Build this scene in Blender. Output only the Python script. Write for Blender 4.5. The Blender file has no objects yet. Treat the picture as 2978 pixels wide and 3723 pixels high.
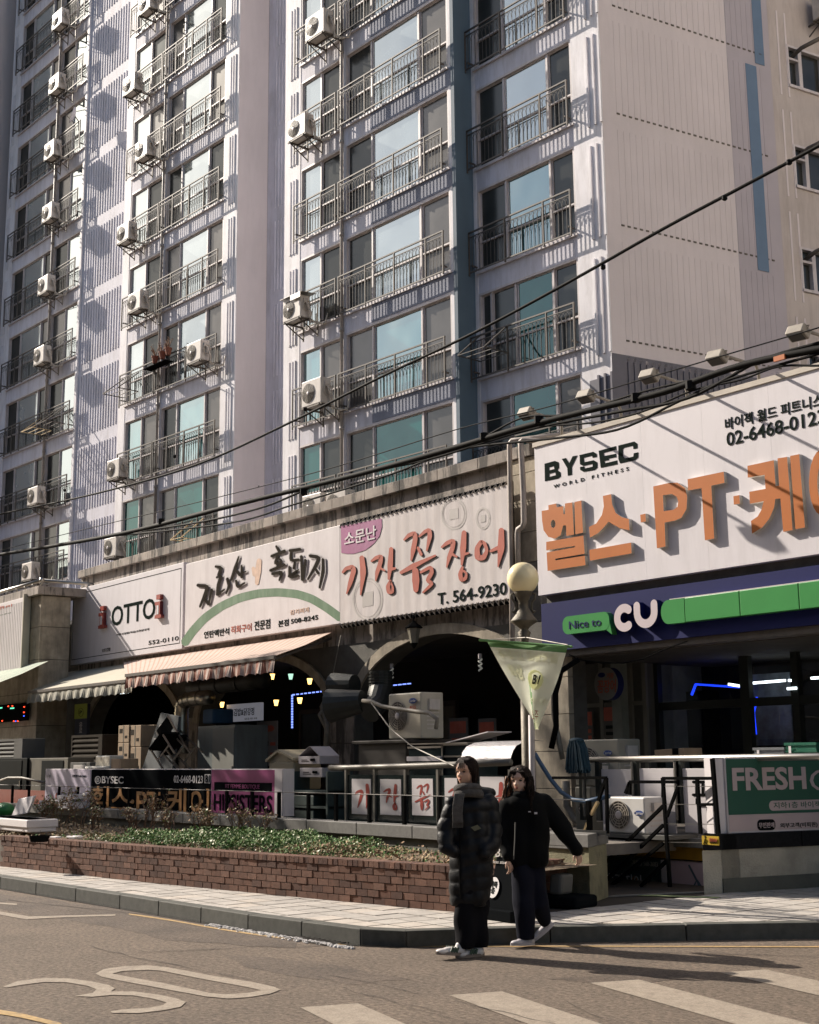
import bpy, bmesh, math, random
from mathutils import Vector, Matrix
R=math.radians; rnd=random.Random(7)
S=bpy.context.scene; COL=S.collection
# ---------------------------------------------------------------- camera
CX,CY,FOC=1489.0,1861.5,4780.0          # photograph 2978 x 3723, focal length in its pixels
RX=((0.60909038,-0.15190537,-0.77841741),(0.79303486,0.10399328,0.60023421),(-0.01022862,-0.98290903,0.18380756))
RM=Matrix(RX); CAM=Vector((0,0,1.6))
cd=bpy.data.cameras.new('camera'); cam=bpy.data.objects.new('camera',cd); COL.objects.link(cam)
r_=RM@Vector((1,0,0)); u_=RM@Vector((0,-1,0)); b_=RM@Vector((0,0,-1))
cam.matrix_world=Matrix(((r_.x,u_.x,b_.x,CAM.x),(r_.y,u_.y,b_.y,CAM.y),(r_.z,u_.z,b_.z,CAM.z),(0,0,0,1)))
cd.sensor_fit='HORIZONTAL'; cd.sensor_width=24; cd.lens=FOC/2978*24; cd.clip_end=900; cd.clip_start=.1
S.camera=cam
# ---------------------------------------------------------------- light
SAZ,SEL=19.0,33.0     # sun: degrees from -X towards -Y, elevation
sv=Vector((-math.cos(R(SAZ))*math.cos(R(SEL)),-math.sin(R(SAZ))*math.cos(R(SEL)),math.sin(R(SEL))))
wd=bpy.data.worlds.new('World'); S.world=wd; wd.use_nodes=True
nt=wd.node_tree; bg=nt.nodes['Background']; sk=nt.nodes.new('ShaderNodeTexSky'); sk.sky_type='NISHITA'
sk.sun_disc=False; sk.sun_elevation=R(SEL); sk.sun_rotation=math.atan2(sv.x,sv.y); sk.dust_density=2.2; sk.air_density=1.0
nt.links.new(sk.outputs[0],bg.inputs[0]); bg.inputs[1].default_value=.078
sl=bpy.data.lights.new('sun','SUN'); sl.energy=5.0; sl.angle=R(.55); sl.color=(1,.90,.78)
so=bpy.data.objects.new('sun',sl); COL.objects.link(so); so.rotation_euler=sv.to_track_quat('Z','Y').to_euler()
S.view_settings.view_transform='Standard'; S.view_settings.look='None'; S.view_settings.exposure=.74; S.view_settings.gamma=1
# ---------------------------------------------------------------- pixel -> place
def ray(x,y): return RM@Vector((x-CX,y-CY,FOC))
def W(x,y,Y): d=ray(x,y); return CAM+d*(Y/d.y)             # on the plane Y
def G(x,y,z=0.): d=ray(x,y); return CAM+d*((z-CAM.z)/d.z)   # on the level z
PH=R(3.85); XT=Vector((math.cos(PH),math.sin(PH),0)); NT=Vector((-math.sin(PH),math.cos(PH),0))
def TW(x,y,d): r=ray(x,y); return CAM+r*(d/r.dot(NT))      # on the tower plane at depth d
def TU(x,y,d): p=TW(x,y,d); return p.dot(XT),p.z
def TP(u,d,z): return XT*u+NT*d+Vector((0,0,z))
ZV=Vector((0,0,1))
# ---------------------------------------------------------------- materials
MATS={}
def M(name,col,rough=.65,metal=0.,var=.12,vs=2.5,bump=0.,bs=60,streak=0.,sc=(.05,.045,.04),emit=0.,spec=.5,detail=4,trans=0.,coat=0.,grime=0.,gs=.8,speck=0.,ss=70,sh=.18):
    if name in MATS: return MATS[name]
    m=bpy.data.materials.new(name); m.use_nodes=True; n=m.node_tree.nodes; l=m.node_tree.links; b=n['Principled BSDF']
    b.inputs['Roughness'].default_value=rough; b.inputs['Metallic'].default_value=metal; b.inputs['Specular IOR Level'].default_value=spec
    if coat: b.inputs['Coat Weight'].default_value=coat
    g=n.new('ShaderNodeNewGeometry'); pos=g.outputs['Position']
    c=(*col,1)
    def mixc(fac,a,bb,typ='MIX'):
        x=n.new('ShaderNodeMix'); x.data_type='RGBA'; x.blend_type=typ
        for s,v in ((x.inputs[0],fac),(x.inputs[6],a),(x.inputs[7],bb)):
            if hasattr(v,'is_output'): l.new(v,s)
            else: s.default_value=v
        return x.outputs[2]
    def noise(scale,vec=None,det=4,rg=.6):
        x=n.new('ShaderNodeTexNoise'); x.inputs['Scale'].default_value=scale; x.inputs['Detail'].default_value=det; x.inputs['Roughness'].default_value=rg
        l.new(vec or pos,x.inputs['Vector']); return x.outputs[0]
    def ramp(src,a,bb,c0=0.,c1=1.):
        x=n.new('ShaderNodeMapRange'); l.new(src,x.inputs[0]); x.inputs[1].default_value=a; x.inputs[2].default_value=bb; x.inputs[3].default_value=c0; x.inputs[4].default_value=c1; return x.outputs[0]
    out=c
    if var:
        out=mixc(ramp(noise(vs,det=detail),.3,.7),tuple(x*(1-var) for x in col)+(1,),tuple(min(1,x*(1+var)) for x in col)+(1,))
    if streak:
        v=n.new('ShaderNodeVectorMath'); v.operation='MULTIPLY'; l.new(pos,v.inputs[0]); v.inputs[1].default_value=(3.2,3.2,.6)
        f=ramp(noise(1.3,v.outputs[0],6,.7),.53-sh/2,.53+sh/2,0,streak)
        out=mixc(f,out,(*sc,1))
    if grime:
        out=mixc(ramp(noise(gs,det=8,rg=.75),.5,.75,0,grime),out,(*sc,1))
    if speck:
        s_=ramp(noise(ss,det=3,rg=.8),.32,.68,1-speck,1+speck); cx_=n.new('ShaderNodeCombineColor'); [l.new(s_,cx_.inputs[i]) for i in range(3)]
        out=mixc(1.,out,cx_.outputs[0],'MULTIPLY')
    if hasattr(out,'is_output'): l.new(out,b.inputs['Base Color'])
    else: b.inputs['Base Color'].default_value=out
    if bump:
        bn=n.new('ShaderNodeBump'); bn.inputs['Strength'].default_value=min(1,bump); bn.inputs['Distance'].default_value=.01*max(1,bump); l.new(noise(bs,det=5),bn.inputs['Height']); l.new(bn.outputs[0],b.inputs['Normal'])
    if emit: b.inputs['Emission Color'].default_value=c; b.inputs['Emission Strength'].default_value=emit
    if trans: b.inputs['Transmission Weight'].default_value=trans
    MATS[name]=m; return m
def Mglass(name,refl,gcol,base,rough=.03,wav=.0,see=0.):
    if name in MATS: return MATS[name]
    m=bpy.data.materials.new(name); m.use_nodes=True; n=m.node_tree.nodes; l=m.node_tree.links
    for x in list(n):
        if x.type=='BSDF_PRINCIPLED': n.remove(x)
    o=n['Material Output']; gl=n.new('ShaderNodeBsdfGlossy'); gl.inputs[0].default_value=(*gcol,1); gl.inputs['Roughness'].default_value=rough
    df=n.new('ShaderNodeBsdfDiffuse'); g=n.new('ShaderNodeNewGeometry')
    nz=n.new('ShaderNodeTexNoise'); nz.inputs['Scale'].default_value=1.1; l.new(g.outputs['Position'],nz.inputs['Vector'])
    mr=n.new('ShaderNodeMapRange'); l.new(nz.outputs[0],mr.inputs[0]); mr.inputs[1].default_value=.3; mr.inputs[2].default_value=.7
    mc=n.new('ShaderNodeMix'); mc.data_type='RGBA'; l.new(mr.outputs[0],mc.inputs[0]); mc.inputs[6].default_value=(*[x*.7 for x in base],1); mc.inputs[7].default_value=(*[x*1.3 for x in base],1); l.new(mc.outputs[2],df.inputs[0])
    mx=n.new('ShaderNodeMixShader'); mx.inputs[0].default_value=refl
    src=df.outputs[0]
    if see:
        tr=n.new('ShaderNodeBsdfTransparent'); m2=n.new('ShaderNodeMixShader'); m2.inputs[0].default_value=see; l.new(df.outputs[0],m2.inputs[1]); l.new(tr.outputs[0],m2.inputs[2]); src=m2.outputs[0]
    l.new(src,mx.inputs[1]); l.new(gl.outputs[0],mx.inputs[2]); l.new(mx.outputs[0],o.inputs[0])
    if wav:
        w=n.new('ShaderNodeTexNoise'); w.inputs['Scale'].default_value=.9; w.inputs['Detail'].default_value=1; l.new(g.outputs['Position'],w.inputs['Vector'])
        bn=n.new('ShaderNodeBump'); bn.inputs['Strength'].default_value=wav; bn.inputs['Distance'].default_value=.05; l.new(w.outputs[0],bn.inputs['Height']); l.new(bn.outputs[0],gl.inputs['Normal'])
    MATS[name]=m; return m
LILAC=M('pale_lilac_paint',(.655,.64,.71),.75,var=.07,vs=.7,bump=.3,bs=25,streak=.30,sc=(.27,.24,.23))
WHITEP=M('white_paint',(.80,.775,.80),.7,var=.07,vs=.8,bump=.3,bs=25,streak=.26,sc=(.3,.27,.25))
TAN=M('warm_grey_paint',(.70,.635,.635),.8,var=.05,vs=.4,bump=.2,bs=20,streak=.07,sc=(.28,.25,.23))
LILBAND=M('lilac_grey_paint',(.46,.42,.455),.8,var=.06,vs=.6,streak=.05,sc=(.2,.18,.18))
SLATE=M('slate_blue_paint',(.22,.24,.31),.75,var=.1,vs=1,bump=.3,bs=25,streak=.25,sc=(.12,.12,.15))
TEALB=M('teal_blue_paint',(.085,.135,.185),.7,var=.1,vs=.8,streak=.15,sc=(.06,.09,.12))
BLUESTR=M('sky_blue_paint',(.13,.20,.30),.75,var=.06)
GREYB=M('dark_grey_paint',(.155,.15,.175),.75,var=.08)
GREYT=M('brown_grey_paint',(.2,.185,.18),.75,var=.08,streak=.2)
FRAME=M('window_frame_paint',(.60,.55,.55),.5,var=.1,streak=.25,sc=(.25,.2,.17))
RAIL=M('aged_beige_metal',(.085,.076,.068),.6,.1,var=.2,vs=6,streak=.3,sc=(.14,.10,.07))
BALU=M('baluster_metal',(.06,.055,.05),.65,.1,var=.15)
GLB=Mglass('bright_reflecting_glass',.46,(.86,.95,.95),(.20,.23,.23),.05,.12)
GLD=Mglass('dark_screened_glass',.07,(.8,.85,.85),(.035,.035,.032),.15,.1)
GLD2=Mglass('grey_screened_glass',.12,(.8,.8,.78),(.09,.085,.08),.2,.1)
GLT=Mglass('teal_glass',.13,(.7,.95,.92),(.008,.075,.068),.03,.3); GLM=Mglass('half_mirror_teal_glass',.38,(.8,.97,.97),(.03,.12,.13),.03,.5); GLC=Mglass('curtained_glass',.36,(.86,.95,.96),(.27,.31,.32),.06,.1)
ACW=M('ac_cream_plastic',(.62,.57,.52),.45,var=.1,vs=5,streak=.3,sc=(.3,.25,.2))
ACD=M('ac_dark_fan_recess',(.07,.06,.05),.6,var=.3,vs=30)
ACR=M('ac_grille_wire',(.36,.32,.27),.45,var=.1)
ACB=M('dirty_bracket_metal',(.11,.095,.08),.6,.3,var=.3,vs=10)
HOSE=M('beige_insulated_hose',(.50,.44,.37),.6,var=.2,vs=10)
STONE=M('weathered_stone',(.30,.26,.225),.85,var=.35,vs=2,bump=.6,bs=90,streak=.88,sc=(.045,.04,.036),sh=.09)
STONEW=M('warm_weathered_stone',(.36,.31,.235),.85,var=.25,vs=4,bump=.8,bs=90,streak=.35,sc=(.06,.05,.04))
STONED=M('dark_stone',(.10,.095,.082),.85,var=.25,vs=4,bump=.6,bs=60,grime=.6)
CONC=M('concrete',(.30,.285,.25),.85,var=.2,vs=5,bump=.8,bs=60,grime=.5,sc=(.1,.095,.08),gs=2.5)
CONCD=M('shaded_concrete',(.12,.118,.095),.85,var=.2,vs=5,bump=.6,bs=60,grime=.4,sc=(.06,.06,.05),gs=2.5)
COPING=M('grey_granite_coping',(.15,.145,.135),.6,var=.15,vs=20,bump=.3,bs=150)
DGRAN=M('black_granite',(.012,.012,.013),.6,spec=.1,var=.3,vs=30)
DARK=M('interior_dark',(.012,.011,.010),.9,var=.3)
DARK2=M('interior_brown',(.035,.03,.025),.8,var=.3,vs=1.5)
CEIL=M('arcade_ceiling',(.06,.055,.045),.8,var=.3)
BLACKM=M('black_metal',(.008,.008,.008),.85,0,var=0,spec=0.)
STEEL=M('stainless_steel',(.42,.40,.37),.38,1.,var=.1)
SIGNW=M('sign_white',(.66,.63,.66),.55,var=.03,vs=1,streak=.16,sc=(.36,.33,.33))
SIGNW2=M('sign_warm_white',(.64,.60,.61),.55,var=.05,vs=2,streak=.22,sc=(.38,.33,.33))
CARD=M('cardboard',(.30,.215,.135),.85,var=.12,vs=6)
FOAM=M('white_foam',(.72,.68,.68),.8,var=.05,bump=.2,bs=120)
# ---------------------------------------------------------------- mesh helpers
class MB:
    def __init__(s): s.v=[]; s.f=[]
    def quad(s,a,b,c,d): i=len(s.v); s.v+=[Vector(a),Vector(b),Vector(c),Vector(d)]; s.f.append((i,i+1,i+2,i+3)); return s
    def poly(s,pts): i=len(s.v); s.v+=[Vector(p) for p in pts]; s.f.append(tuple(range(i,i+len(pts)))); return s
    def hexa(s,o,a,b,c):      # box from corner o along vectors a,b,c
        o,a,b,c=map(Vector,(o,a,b,c)); i=len(s.v); s.v+=[o,o+a,o+a+b,o+b,o+c,o+a+c,o+a+b+c,o+b+c]
        F=[(0,3,2,1),(4,5,6,7),(0,1,5,4),(1,2,6,5),(2,3,7,6),(3,0,4,7)]
        if a.cross(b).dot(c)<0: F=[f[::-1] for f in F]
        s.f+=[tuple(i+k for k in f) for f in F]; return s
    def box(s,x0,x1,y0,y1,z0,z1): return s.hexa((x0,y0,z0),(x1-x0,0,0),(0,y1-y0,0),(0,0,z1-z0))
    def tbox(s,u0,u1,d0,d1,z0,z1): return s.hexa(TP(u0,d0,z0),XT*(u1-u0),NT*(d1-d0),ZV*(z1-z0))
    def bar(s,p,q,w,h=None):
        p,q=Vector(p),Vector(q); h=h or w; t=(q-p); a=t.cross(ZV) if abs(t.normalized().z)<.95 else t.cross(Vector((1,0,0)))
        a.normalize(); b=a.cross(t).normalized(); return s.hexa(p-a*w/2-b*h/2,a*w,b*h,t)
    def tube(s,pts,r,n=8,cap=True):
        pts=[Vector(p) for p in pts]; rs=r if isinstance(r,(list,tuple)) else [r]*len(pts); i0=len(s.v); pa=None
        for k,p in enumerate(pts):
            t=(pts[min(k+1,len(pts)-1)]-pts[max(k-1,0)]).normalized()
            if pa is None: pa=t.orthogonal().normalized()
            a=(pa-t*pa.dot(t)); a=a.normalized() if a.length>1e-5 else t.orthogonal().normalized(); pa=a; b=t.cross(a)
            for j in range(n): w=2*math.pi*j/n; s.v.append(p+(a*math.cos(w)+b*math.sin(w))*rs[k])
        for k in range(len(pts)-1):
            for j in range(n): s.f.append((i0+k*n+j,i0+k*n+(j+1)%n,i0+(k+1)*n+(j+1)%n,i0+(k+1)*n+j))
        if cap: s.f.append(tuple(i0+j for j in range(n))[::-1]); s.f.append(tuple(i0+(len(pts)-1)*n+j for j in range(n)))
        return s
    def lathe(s,o,prof,n=20,ax=(0,0,1)):   # prof: (radius, height)
        o=Vector(o); ax=Vector(ax).normalized(); a=ax.orthogonal().normalized(); b=ax.cross(a); i0=len(s.v)
        for r,h in prof:
            for j in range(n): w=2*math.pi*j/n; s.v.append(o+ax*h+(a*math.cos(w)+b*math.sin(w))*max(r,1e-4))
        for k in range(len(prof)-1):
            for j in range(n): s.f.append((i0+k*n+j,i0+k*n+(j+1)%n,i0+(k+1)*n+(j+1)%n,i0+(k+1)*n+j))
        s.f.append(tuple(i0+j for j in range(n))[::-1]); s.f.append(tuple(i0+(len(prof)-1)*n+j for j in range(n))); return s
    def ell(s,c,rx,ry,rz,n=16,m=10,rot=None):
        c=Vector(c); i0=len(s.v)
        for k in range(m+1):
            th=math.pi*k/m
            for j in range(n):
                w=2*math.pi*j/n; p=Vector((rx*math.sin(th)*math.cos(w),ry*math.sin(th)*math.sin(w),rz*math.cos(th)))
                s.v.append(c+(rot@p if rot else p))
        for k in range(m):
            for j in range(n): s.f.append((i0+k*n+j,i0+(k+1)*n+j,i0+(k+1)*n+(j+1)%n,i0+k*n+(j+1)%n))
        return s
    def mesh(s,name,off=None):
        me=bpy.data.meshes.new(name); vs=[tuple(v-off) if off else tuple(v) for v in s.v]; me.from_pydata(vs,[],s.f); me.update(); return me
def tag(o,label=None,cat=None,group=None,kind=None):
    for k,v in (('label',label),('category',cat),('group',group),('kind',kind)):
        if v: o[k]=v
    return o
def wloc(p):
    v=Vector((0,0,0))
    while p: v+=Vector(p.location); p=p.parent
    return v
def obj(name,mb,mat,parent=None,smooth=False,bevel=0):
    off=wloc(parent) if parent else None
    me=mb.mesh(name,off) if isinstance(mb,MB) else mb
    if mat and not me.materials:
        for m in (mat if isinstance(mat,(list,tuple)) else [mat]): me.materials.append(m)
    o=bpy.data.objects.new(name,me); COL.objects.link(o)
    if parent: o.parent=parent
    if smooth: me.shade_smooth()
    if bevel: md=o.modifiers.new('bevel','BEVEL'); md.width=bevel; md.segments=2; md.limit_method='ANGLE'
    return o
def inst(name,me,loc,parent=None,rz=0.):
    o=bpy.data.objects.new(name,me); COL.objects.link(o); o.location=Vector(loc)-(wloc(parent) if parent else Vector()); o.rotation_euler=(0,0,rz)
    if parent: o.parent=parent
    return o
def empty(name,label,cat,loc=(0,0,0),group=None,kind=None,rz=0.):
    o=bpy.data.objects.new(name,None); COL.objects.link(o); o.location=loc; o.rotation_euler=(0,0,rz); o.empty_display_size=.1
    return tag(o,label,cat,group,kind)
def thing(name,mb,mat,label,cat,group=None,smooth=False,bevel=0):
    # one mesh thing: origin moved to its base
    mn=Vector((min(v.x for v in mb.v),min(v.y for v in mb.v),min(v.z for v in mb.v))); mx=Vector((max(v.x for v in mb.v),max(v.y for v in mb.v),max(v.z for v in mb.v)))
    c=Vector(((mn.x+mx.x)/2,(mn.y+mx.y)/2,mn.z)); me=mb.mesh(name,c)
    for m in (mat if isinstance(mat,(list,tuple)) else [mat]): me.materials.append(m)
    o=bpy.data.objects.new(name,me); COL.objects.link(o); o.location=c
    if smooth: me.shade_smooth()
    if bevel: md=o.modifiers.new('bevel','BEVEL'); md.width=bevel; md.segments=2; md.limit_method='ANGLE'
    return tag(o,label,cat,group)
def copy_tree(o,parent=None):
    c=o.copy(); COL.objects.link(c); c.parent=parent
    for ch in o.children: copy_tree(ch,c)
    return c
# flat shapes (2D fill with holes) mapped to a frame (O,U,V,N); optional depth
def shape2d(name,splines,fr,depth,mats,parent=None,lift=0.):
    cu=bpy.data.curves.new(name,'CURVE'); cu.dimensions='2D'; cu.fill_mode='BOTH'; cu.extrude=depth/2
    for sp in splines:
        s=cu.splines.new('POLY'); s.points.add(len(sp)-1)
        for p,q in zip(s.points,sp): p.co=(q[0],q[1],0,1)
        s.use_cyclic_u=True
    return _curve_obj(cu,name,fr,depth,mats,parent,lift,None)
def _curve_obj(cu,name,fr,depth,mats,parent,lift,fit):
    t=bpy.data.objects.new('tmp',cu); me=bpy.data.meshes.new_from_object(t); bpy.data.objects.remove(t); bpy.data.curves.remove(cu)
    O,U,V,N=fr; off=wloc(parent) if parent else Vector()
    if fit and len(me.vertices):
        xs=[v.co.x for v in me.vertices]; ys=[v.co.y for v in me.vertices]; a,b,c,d=min(xs),max(xs),min(ys),max(ys)
        x0,y0,x1,y1=fit
        for v in me.vertices: v.co.x=x0+(v.co.x-a)/(b-a+1e-9)*(x1-x0); v.co.y=y0+(v.co.y-c)/(d-c+1e-9)*(y1-y0)
    for v in me.vertices: q=O+U*v.co.x+V*v.co.y+N*(v.co.z+depth/2+lift)-off; v.co=q
    me.update(); ms=mats if isinstance(mats,(list,tuple)) else [mats]; me.materials.clear()
    for m in ms: me.materials.append(m)
    if len(ms)>1:
        for p in me.polygons: p.material_index=0 if p.normal.dot(N)>.5 else 1
    else:
        for p in me.polygons: p.material_index=0
    me.name=name; return obj(name,me,None,parent)
def text(name,body,fr,box,mats,parent,depth=.004,bold=0.,lift=.003,shear=0.,spacing=1.):
    cu=bpy.data.curves.new(name,'FONT'); cu.body=body; cu.size=1; cu.offset=bold; cu.extrude=depth/2; cu.resolution_u=3; cu.shear=shear; cu.space_character=spacing; cu.space_line=.9
    return _curve_obj(cu,name,fr,depth,mats,parent,lift,box)
def FY(Y): return (Vector((0,Y,0)),Vector((1,0,0)),Vector((0,0,1)),Vector((0,-1,0)))   # street-facing plane, coordinates x,z
def pbox(x0,y0,x1,y1,Y):     # pixel rectangle -> x0,z0,x1,z1 on plane Y
    ym=(y0+y1)/2; xm=(x0+x1)/2
    return W(x0,ym,Y).x,W(xm,y1,Y).z,W(x1,ym,Y).x,W(xm,y0,Y).z
def pxz(x,y,Y): p=W(x,y,Y); return (p.x,p.z)
# brush strokes: polylines with widths in any 2D space -> outlines
def stroke(pts,ws):
    L=[];Rr=[]
    # densify
    P=[];Q=[]
    for i in range(len(pts)-1):
        for t in (0,.25,.5,.75):
            P.append(Vector(pts[i]).lerp(Vector(pts[i+1]),t)); Q.append(ws[i]*(1-t)+ws[i+1]*t)
    P.append(Vector(pts[-1])); Q.append(ws[-1])
    for _ in range(1):
        P=[P[0]]+[(P[i-1]+P[i]*2+P[i+1])/4 for i in range(1,len(P)-1)]+[P[-1]]
    n=len(P)
    t0=(P[1]-P[0]).normalized(); t1=(P[-1]-P[-2]).normalized()
    for i in range(n):
        t=(P[min(i+1,n-1)]-P[max(i-1,0)]).normalized(); nn=Vector((-t.y,t.x)); L.append(P[i]+nn*Q[i]/2); Rr.append(P[i]-nn*Q[i]/2)
    cap0=[P[0]-t0*Q[0]*.35+Vector((-t0.y,t0.x))*Q[0]*.2*s for s in (-1,1)]; cap1=[P[-1]+t1*Q[-1]*.35+Vector((-t1.y,t1.x))*Q[-1]*.2*s for s in (1,-1)]
    return L,Rr,cap0,cap1
def strokes_mb(lst,fn,mb=None):
    mb=mb or MB()
    for k,(pts,ws) in enumerate(lst):
        fk=lambda p: fn(p,.0006*(k+1))
        L,Rr,c0,c1=stroke([Vector(p) for p in pts],ws)
        for i in range(len(L)-1): mb.quad(fk(L[i]),fk(L[i+1]),fk(Rr[i+1]),fk(Rr[i]))
        mb.quad(fk(c0[0]),fk(c0[1]),fk(L[0]),fk(Rr[0])); mb.quad(fk(L[-1]),fk(c1[0]),fk(c1[1]),fk(Rr[-1]))
    return mb
def ring(cx,cy,rx,ry,w,n=14,w2=None): return ([(cx+rx*math.cos(2*math.pi*i/n),cy+ry*math.sin(2*math.pi*i/n)) for i in range(n+1)],[w]*(n+1))
def sag(p,q,s,n=24): p,q=Vector(p),Vector(q); return [p.lerp(q,i/n)-ZV*s*4*(i/n)*(1-i/n) for i in range(n+1)]
# ================================================================= ROAD, KERB, PAVEMENT
ASPH=M('asphalt',(.185,.143,.108),.82,var=.16,vs=1.2,bump=2.5,bs=150,grime=.5,sc=(.095,.075,.062),gs=.55,detail=12,speck=.6,ss=26)
RPAINT=M('worn_road_paint',(.315,.265,.21),.75,var=.14,vs=14,bump=.8,bs=160,grime=.8,sc=(.17,.135,.108),gs=6,speck=.25)
YPAINT=M('worn_yellow_paint',(.36,.24,.10),.8,var=.3,vs=20,grime=.8,sc=(.17,.14,.115),gs=9)
TILE=[M('pavement_tile_'+a,c,.8,var=.12,vs=9,bump=.5,bs=120,grime=.25,sc=(.2,.17,.14),gs=2) for a,c in (('pale',(.43,.40,.365)),('grey',(.38,.355,.325)),('warm',(.46,.415,.365)))]
GROUT=M('pavement_joint_sand',(.05,.04,.032),.95,var=.2)
KERB=M('granite_kerb',(.075,.076,.066),.75,var=.25,vs=12,bump=.5,bs=130,grime=.5,sc=(.07,.07,.06),gs=3)
road=tag(obj('road',MB().quad((-140,-60,0),(120,-60,0),(120,120,0),(-140,120,0)),ASPH),kind='structure')
K=[(-40,6.3),(-24,6.42),(-17.23,6.52),(-13.98,6.66),(-11.34,6.74),(-9.75,6.93),(-9.37,7.14),(-9.12,7.6),(-8.75,8.25),(-7.36,10.2),(-5.6,12.7),(0,21)]
def gline(pxs): return [(G(*p).x,G(*p).y) for p in pxs]
gf=lambda z: (lambda p,k: (p[0],p[1],z+k))
def quadmark(name,pts,z=.004): return obj(name,MB().poly([(p[0],p[1],z) for p in pts]),RPAINT,road)
DV=Vector((.972,-.235)); 
for i,(a,b,wd_) in enumerate(((-7.62,4.93,.40),(-7.33,5.95,.40),(-7.05,7.02,.37),(-6.74,8.07,.40))):
    a=Vector((a,b)); n=Vector((.13,.37)); quadmark('crosswalk_stripe',[a,a+DV*4.2,a+DV*4.2+n*1.05,a+n])
pxm=lambda p,k: tuple(G(p[0],p[1],.004+k))
GF0=(Vector((0,0,0)),Vector((1,0,0)),Vector((0,1,0)),Vector((0,0,1)))
gpoly=lambda pts: [(G(*p).x,G(*p).y) for p in [(x/1.568,3000+y/1.568) for x,y in pts]]
shape2d('speed_number',[gpoly([(545,850),(590,825),(700,808),(850,803),(960,815),(1200,860),(1450,900),(1560,925),(1600,942),(1540,965),(1420,985),(1300,993),(1180,982),(950,940),(700,893),(580,868)]),gpoly([(640,850),(700,835),(850,828),(930,835),(1150,880),(1400,925),(1490,945),(1420,960),(1290,968),(1200,962),(950,908),(750,872)])],GF0,.001,RPAINT,road,.004)
shape2d('speed_number',[gpoly([(18,925),(100,893),(250,875),(400,878),(520,895),(620,915),(655,935),(630,952),(770,952),(900,970),(1000,990),(1060,1012),(1030,1040),(930,1060),(800,1075),(640,1075),(630,1066),(700,1055),(850,1045),(930,1030),(950,1015),(880,995),(760,975),(640,972),(520,983),(430,978),(530,960),(550,940),(500,920),(380,900),(250,898),(120,915),(40,930)])],GF0,.001,RPAINT,road,.004)
obj('parking_line',strokes_mb([([(-60,3305),(0,3320),(100,3337)],[10,12,13]),([(100,3337),(250,3331),(418,3327)],[10,6,6]),([(-40,3281),(60,3288)],[6,6])],pxm),RPAINT,road)
obj('edge_line',strokes_mb([([(470,3323),(620,3345),(800,3378),(950,3400),(1150,3425),(1350,3440),(1700,3440),(2200,3440),(3000,3442)],[5,5,5,6,5,4,4,4,4]),([(-30,3674),(80,3692),(220,3726)],[16,16,14])],pxm),YPAINT,road)
# asphalt cracks (open joints filled with dark dirt) and a patch
CR=M('crack_dirt',(.05,.042,.036),.95,var=.3); cr=[]
rc=random.Random(3)
for (x,y,n,dx,dy) in ((330,3440,14,42,9),(1200,3545,11,30,5),(1250,3590,12,34,8),(1420,3640,9,40,11),(30,3270,12,45,6),(1650,3636,11,36,8),(500,3460,12,55,-2),(2420,3560,5,14,-6),(2400,3460,12,48,1),(2060,3640,9,40,14)):
    P_=[(x,y)]
    for i in range(n): x+=dx*rc.uniform(.6,1.3); y+=dy+rc.uniform(-4,4); P_.append((x,y))
    cr.append((P_,[rc.uniform(.4,1.5) for _ in P_]))
obj('asphalt_crack',strokes_mb(cr,lambda p,k: tuple(G(p[0],p[1],.006+k*.2))),CR,road)
PATCH=M('darker_asphalt_patch',(.13,.098,.074),.7,var=.25,vs=2,bump=2.5,bs=150,grime=.6,sc=(.06,.05,.042),gs=1.3,speck=.6,ss=26)
def patch(pts,seed):
    r=random.Random(seed); P_=[]
    for (a,b) in zip(pts,pts[1:]+pts[:1]):
        a=Vector(a);b=Vector(b); n=max(2,int((b-a).length/45))
        for i in range(n): P_.append(a.lerp(b,i/n)+Vector((r.uniform(-14,14),r.uniform(-3,3))))
    shape2d('asphalt_patch',[[(G(*p).x,G(*p).y) for p in P_]],GF0,.0006,PATCH,road,.0012)
patch([(-50,3245),(450,3305),(900,3390),(1100,3410),(1060,3450),(620,3420),(420,3372),(-50,3300)],4)
patch([(1990,3560),(2420,3530),(2560,3556),(2260,3580)],6); patch([(820,3470),(1180,3500),(1500,3560),(1280,3580),(900,3520)],8)
# pavement
sw=MB(); 
base=[(x,y,.122) for x,y in K]+[(0,60,.122),(-60,60,.122),(-60,6.3,.122)]
side=tag(obj('sidewalk',MB().poly(base),GROUT),kind='structure')
def kerb_clip(pts):
    # keep the part of a tile on the inner (left of travel) side of each nearby kerb segment
    for (a,b) in zip(K[:-1],K[1:]):
        a=Vector(a); b=Vector(b); t=(b-a).normalized(); n=Vector((-t.y,t.x))
        a2=a+n*.16
        c=sum((Vector(p) for p in pts),Vector((0,0)))/len(pts)
        s=(c-a).dot(t)
        if s<-.6 or s>(b-a).length+.6: continue
        out=[]
        for i in range(len(pts)):
            p,q=Vector(pts[i]),Vector(pts[(i+1)%len(pts)]); dp,dq=(p-a2).dot(n),(q-a2).dot(n)
            if dp>=0: out.append(p)
            if dp*dq<0: out.append(p+(q-p)*dp/(dp-dq))
        pts=out
        if len(pts)<3: return None
    ar=sum(pts[i][0]*pts[(i+1)%len(pts)][1]-pts[(i+1)%len(pts)][0]*pts[i][1] for i in range(len(pts)))/2
    return pts if ar>.006 else None
def wall_y(x):   # street face of the planter
    P_=[(-26,6.75),(-19.03,7.19),(-15.41,7.57),(-12.79,7.94),(-10.26,8.37),(-9.7,8.48)]
    for (a,b),(c,d) in zip(P_[:-1],P_[1:]):
        if x<=c: return b+(d-b)*(x-a)/(c-a)
    return 99
tl=[]
T=.30
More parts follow.
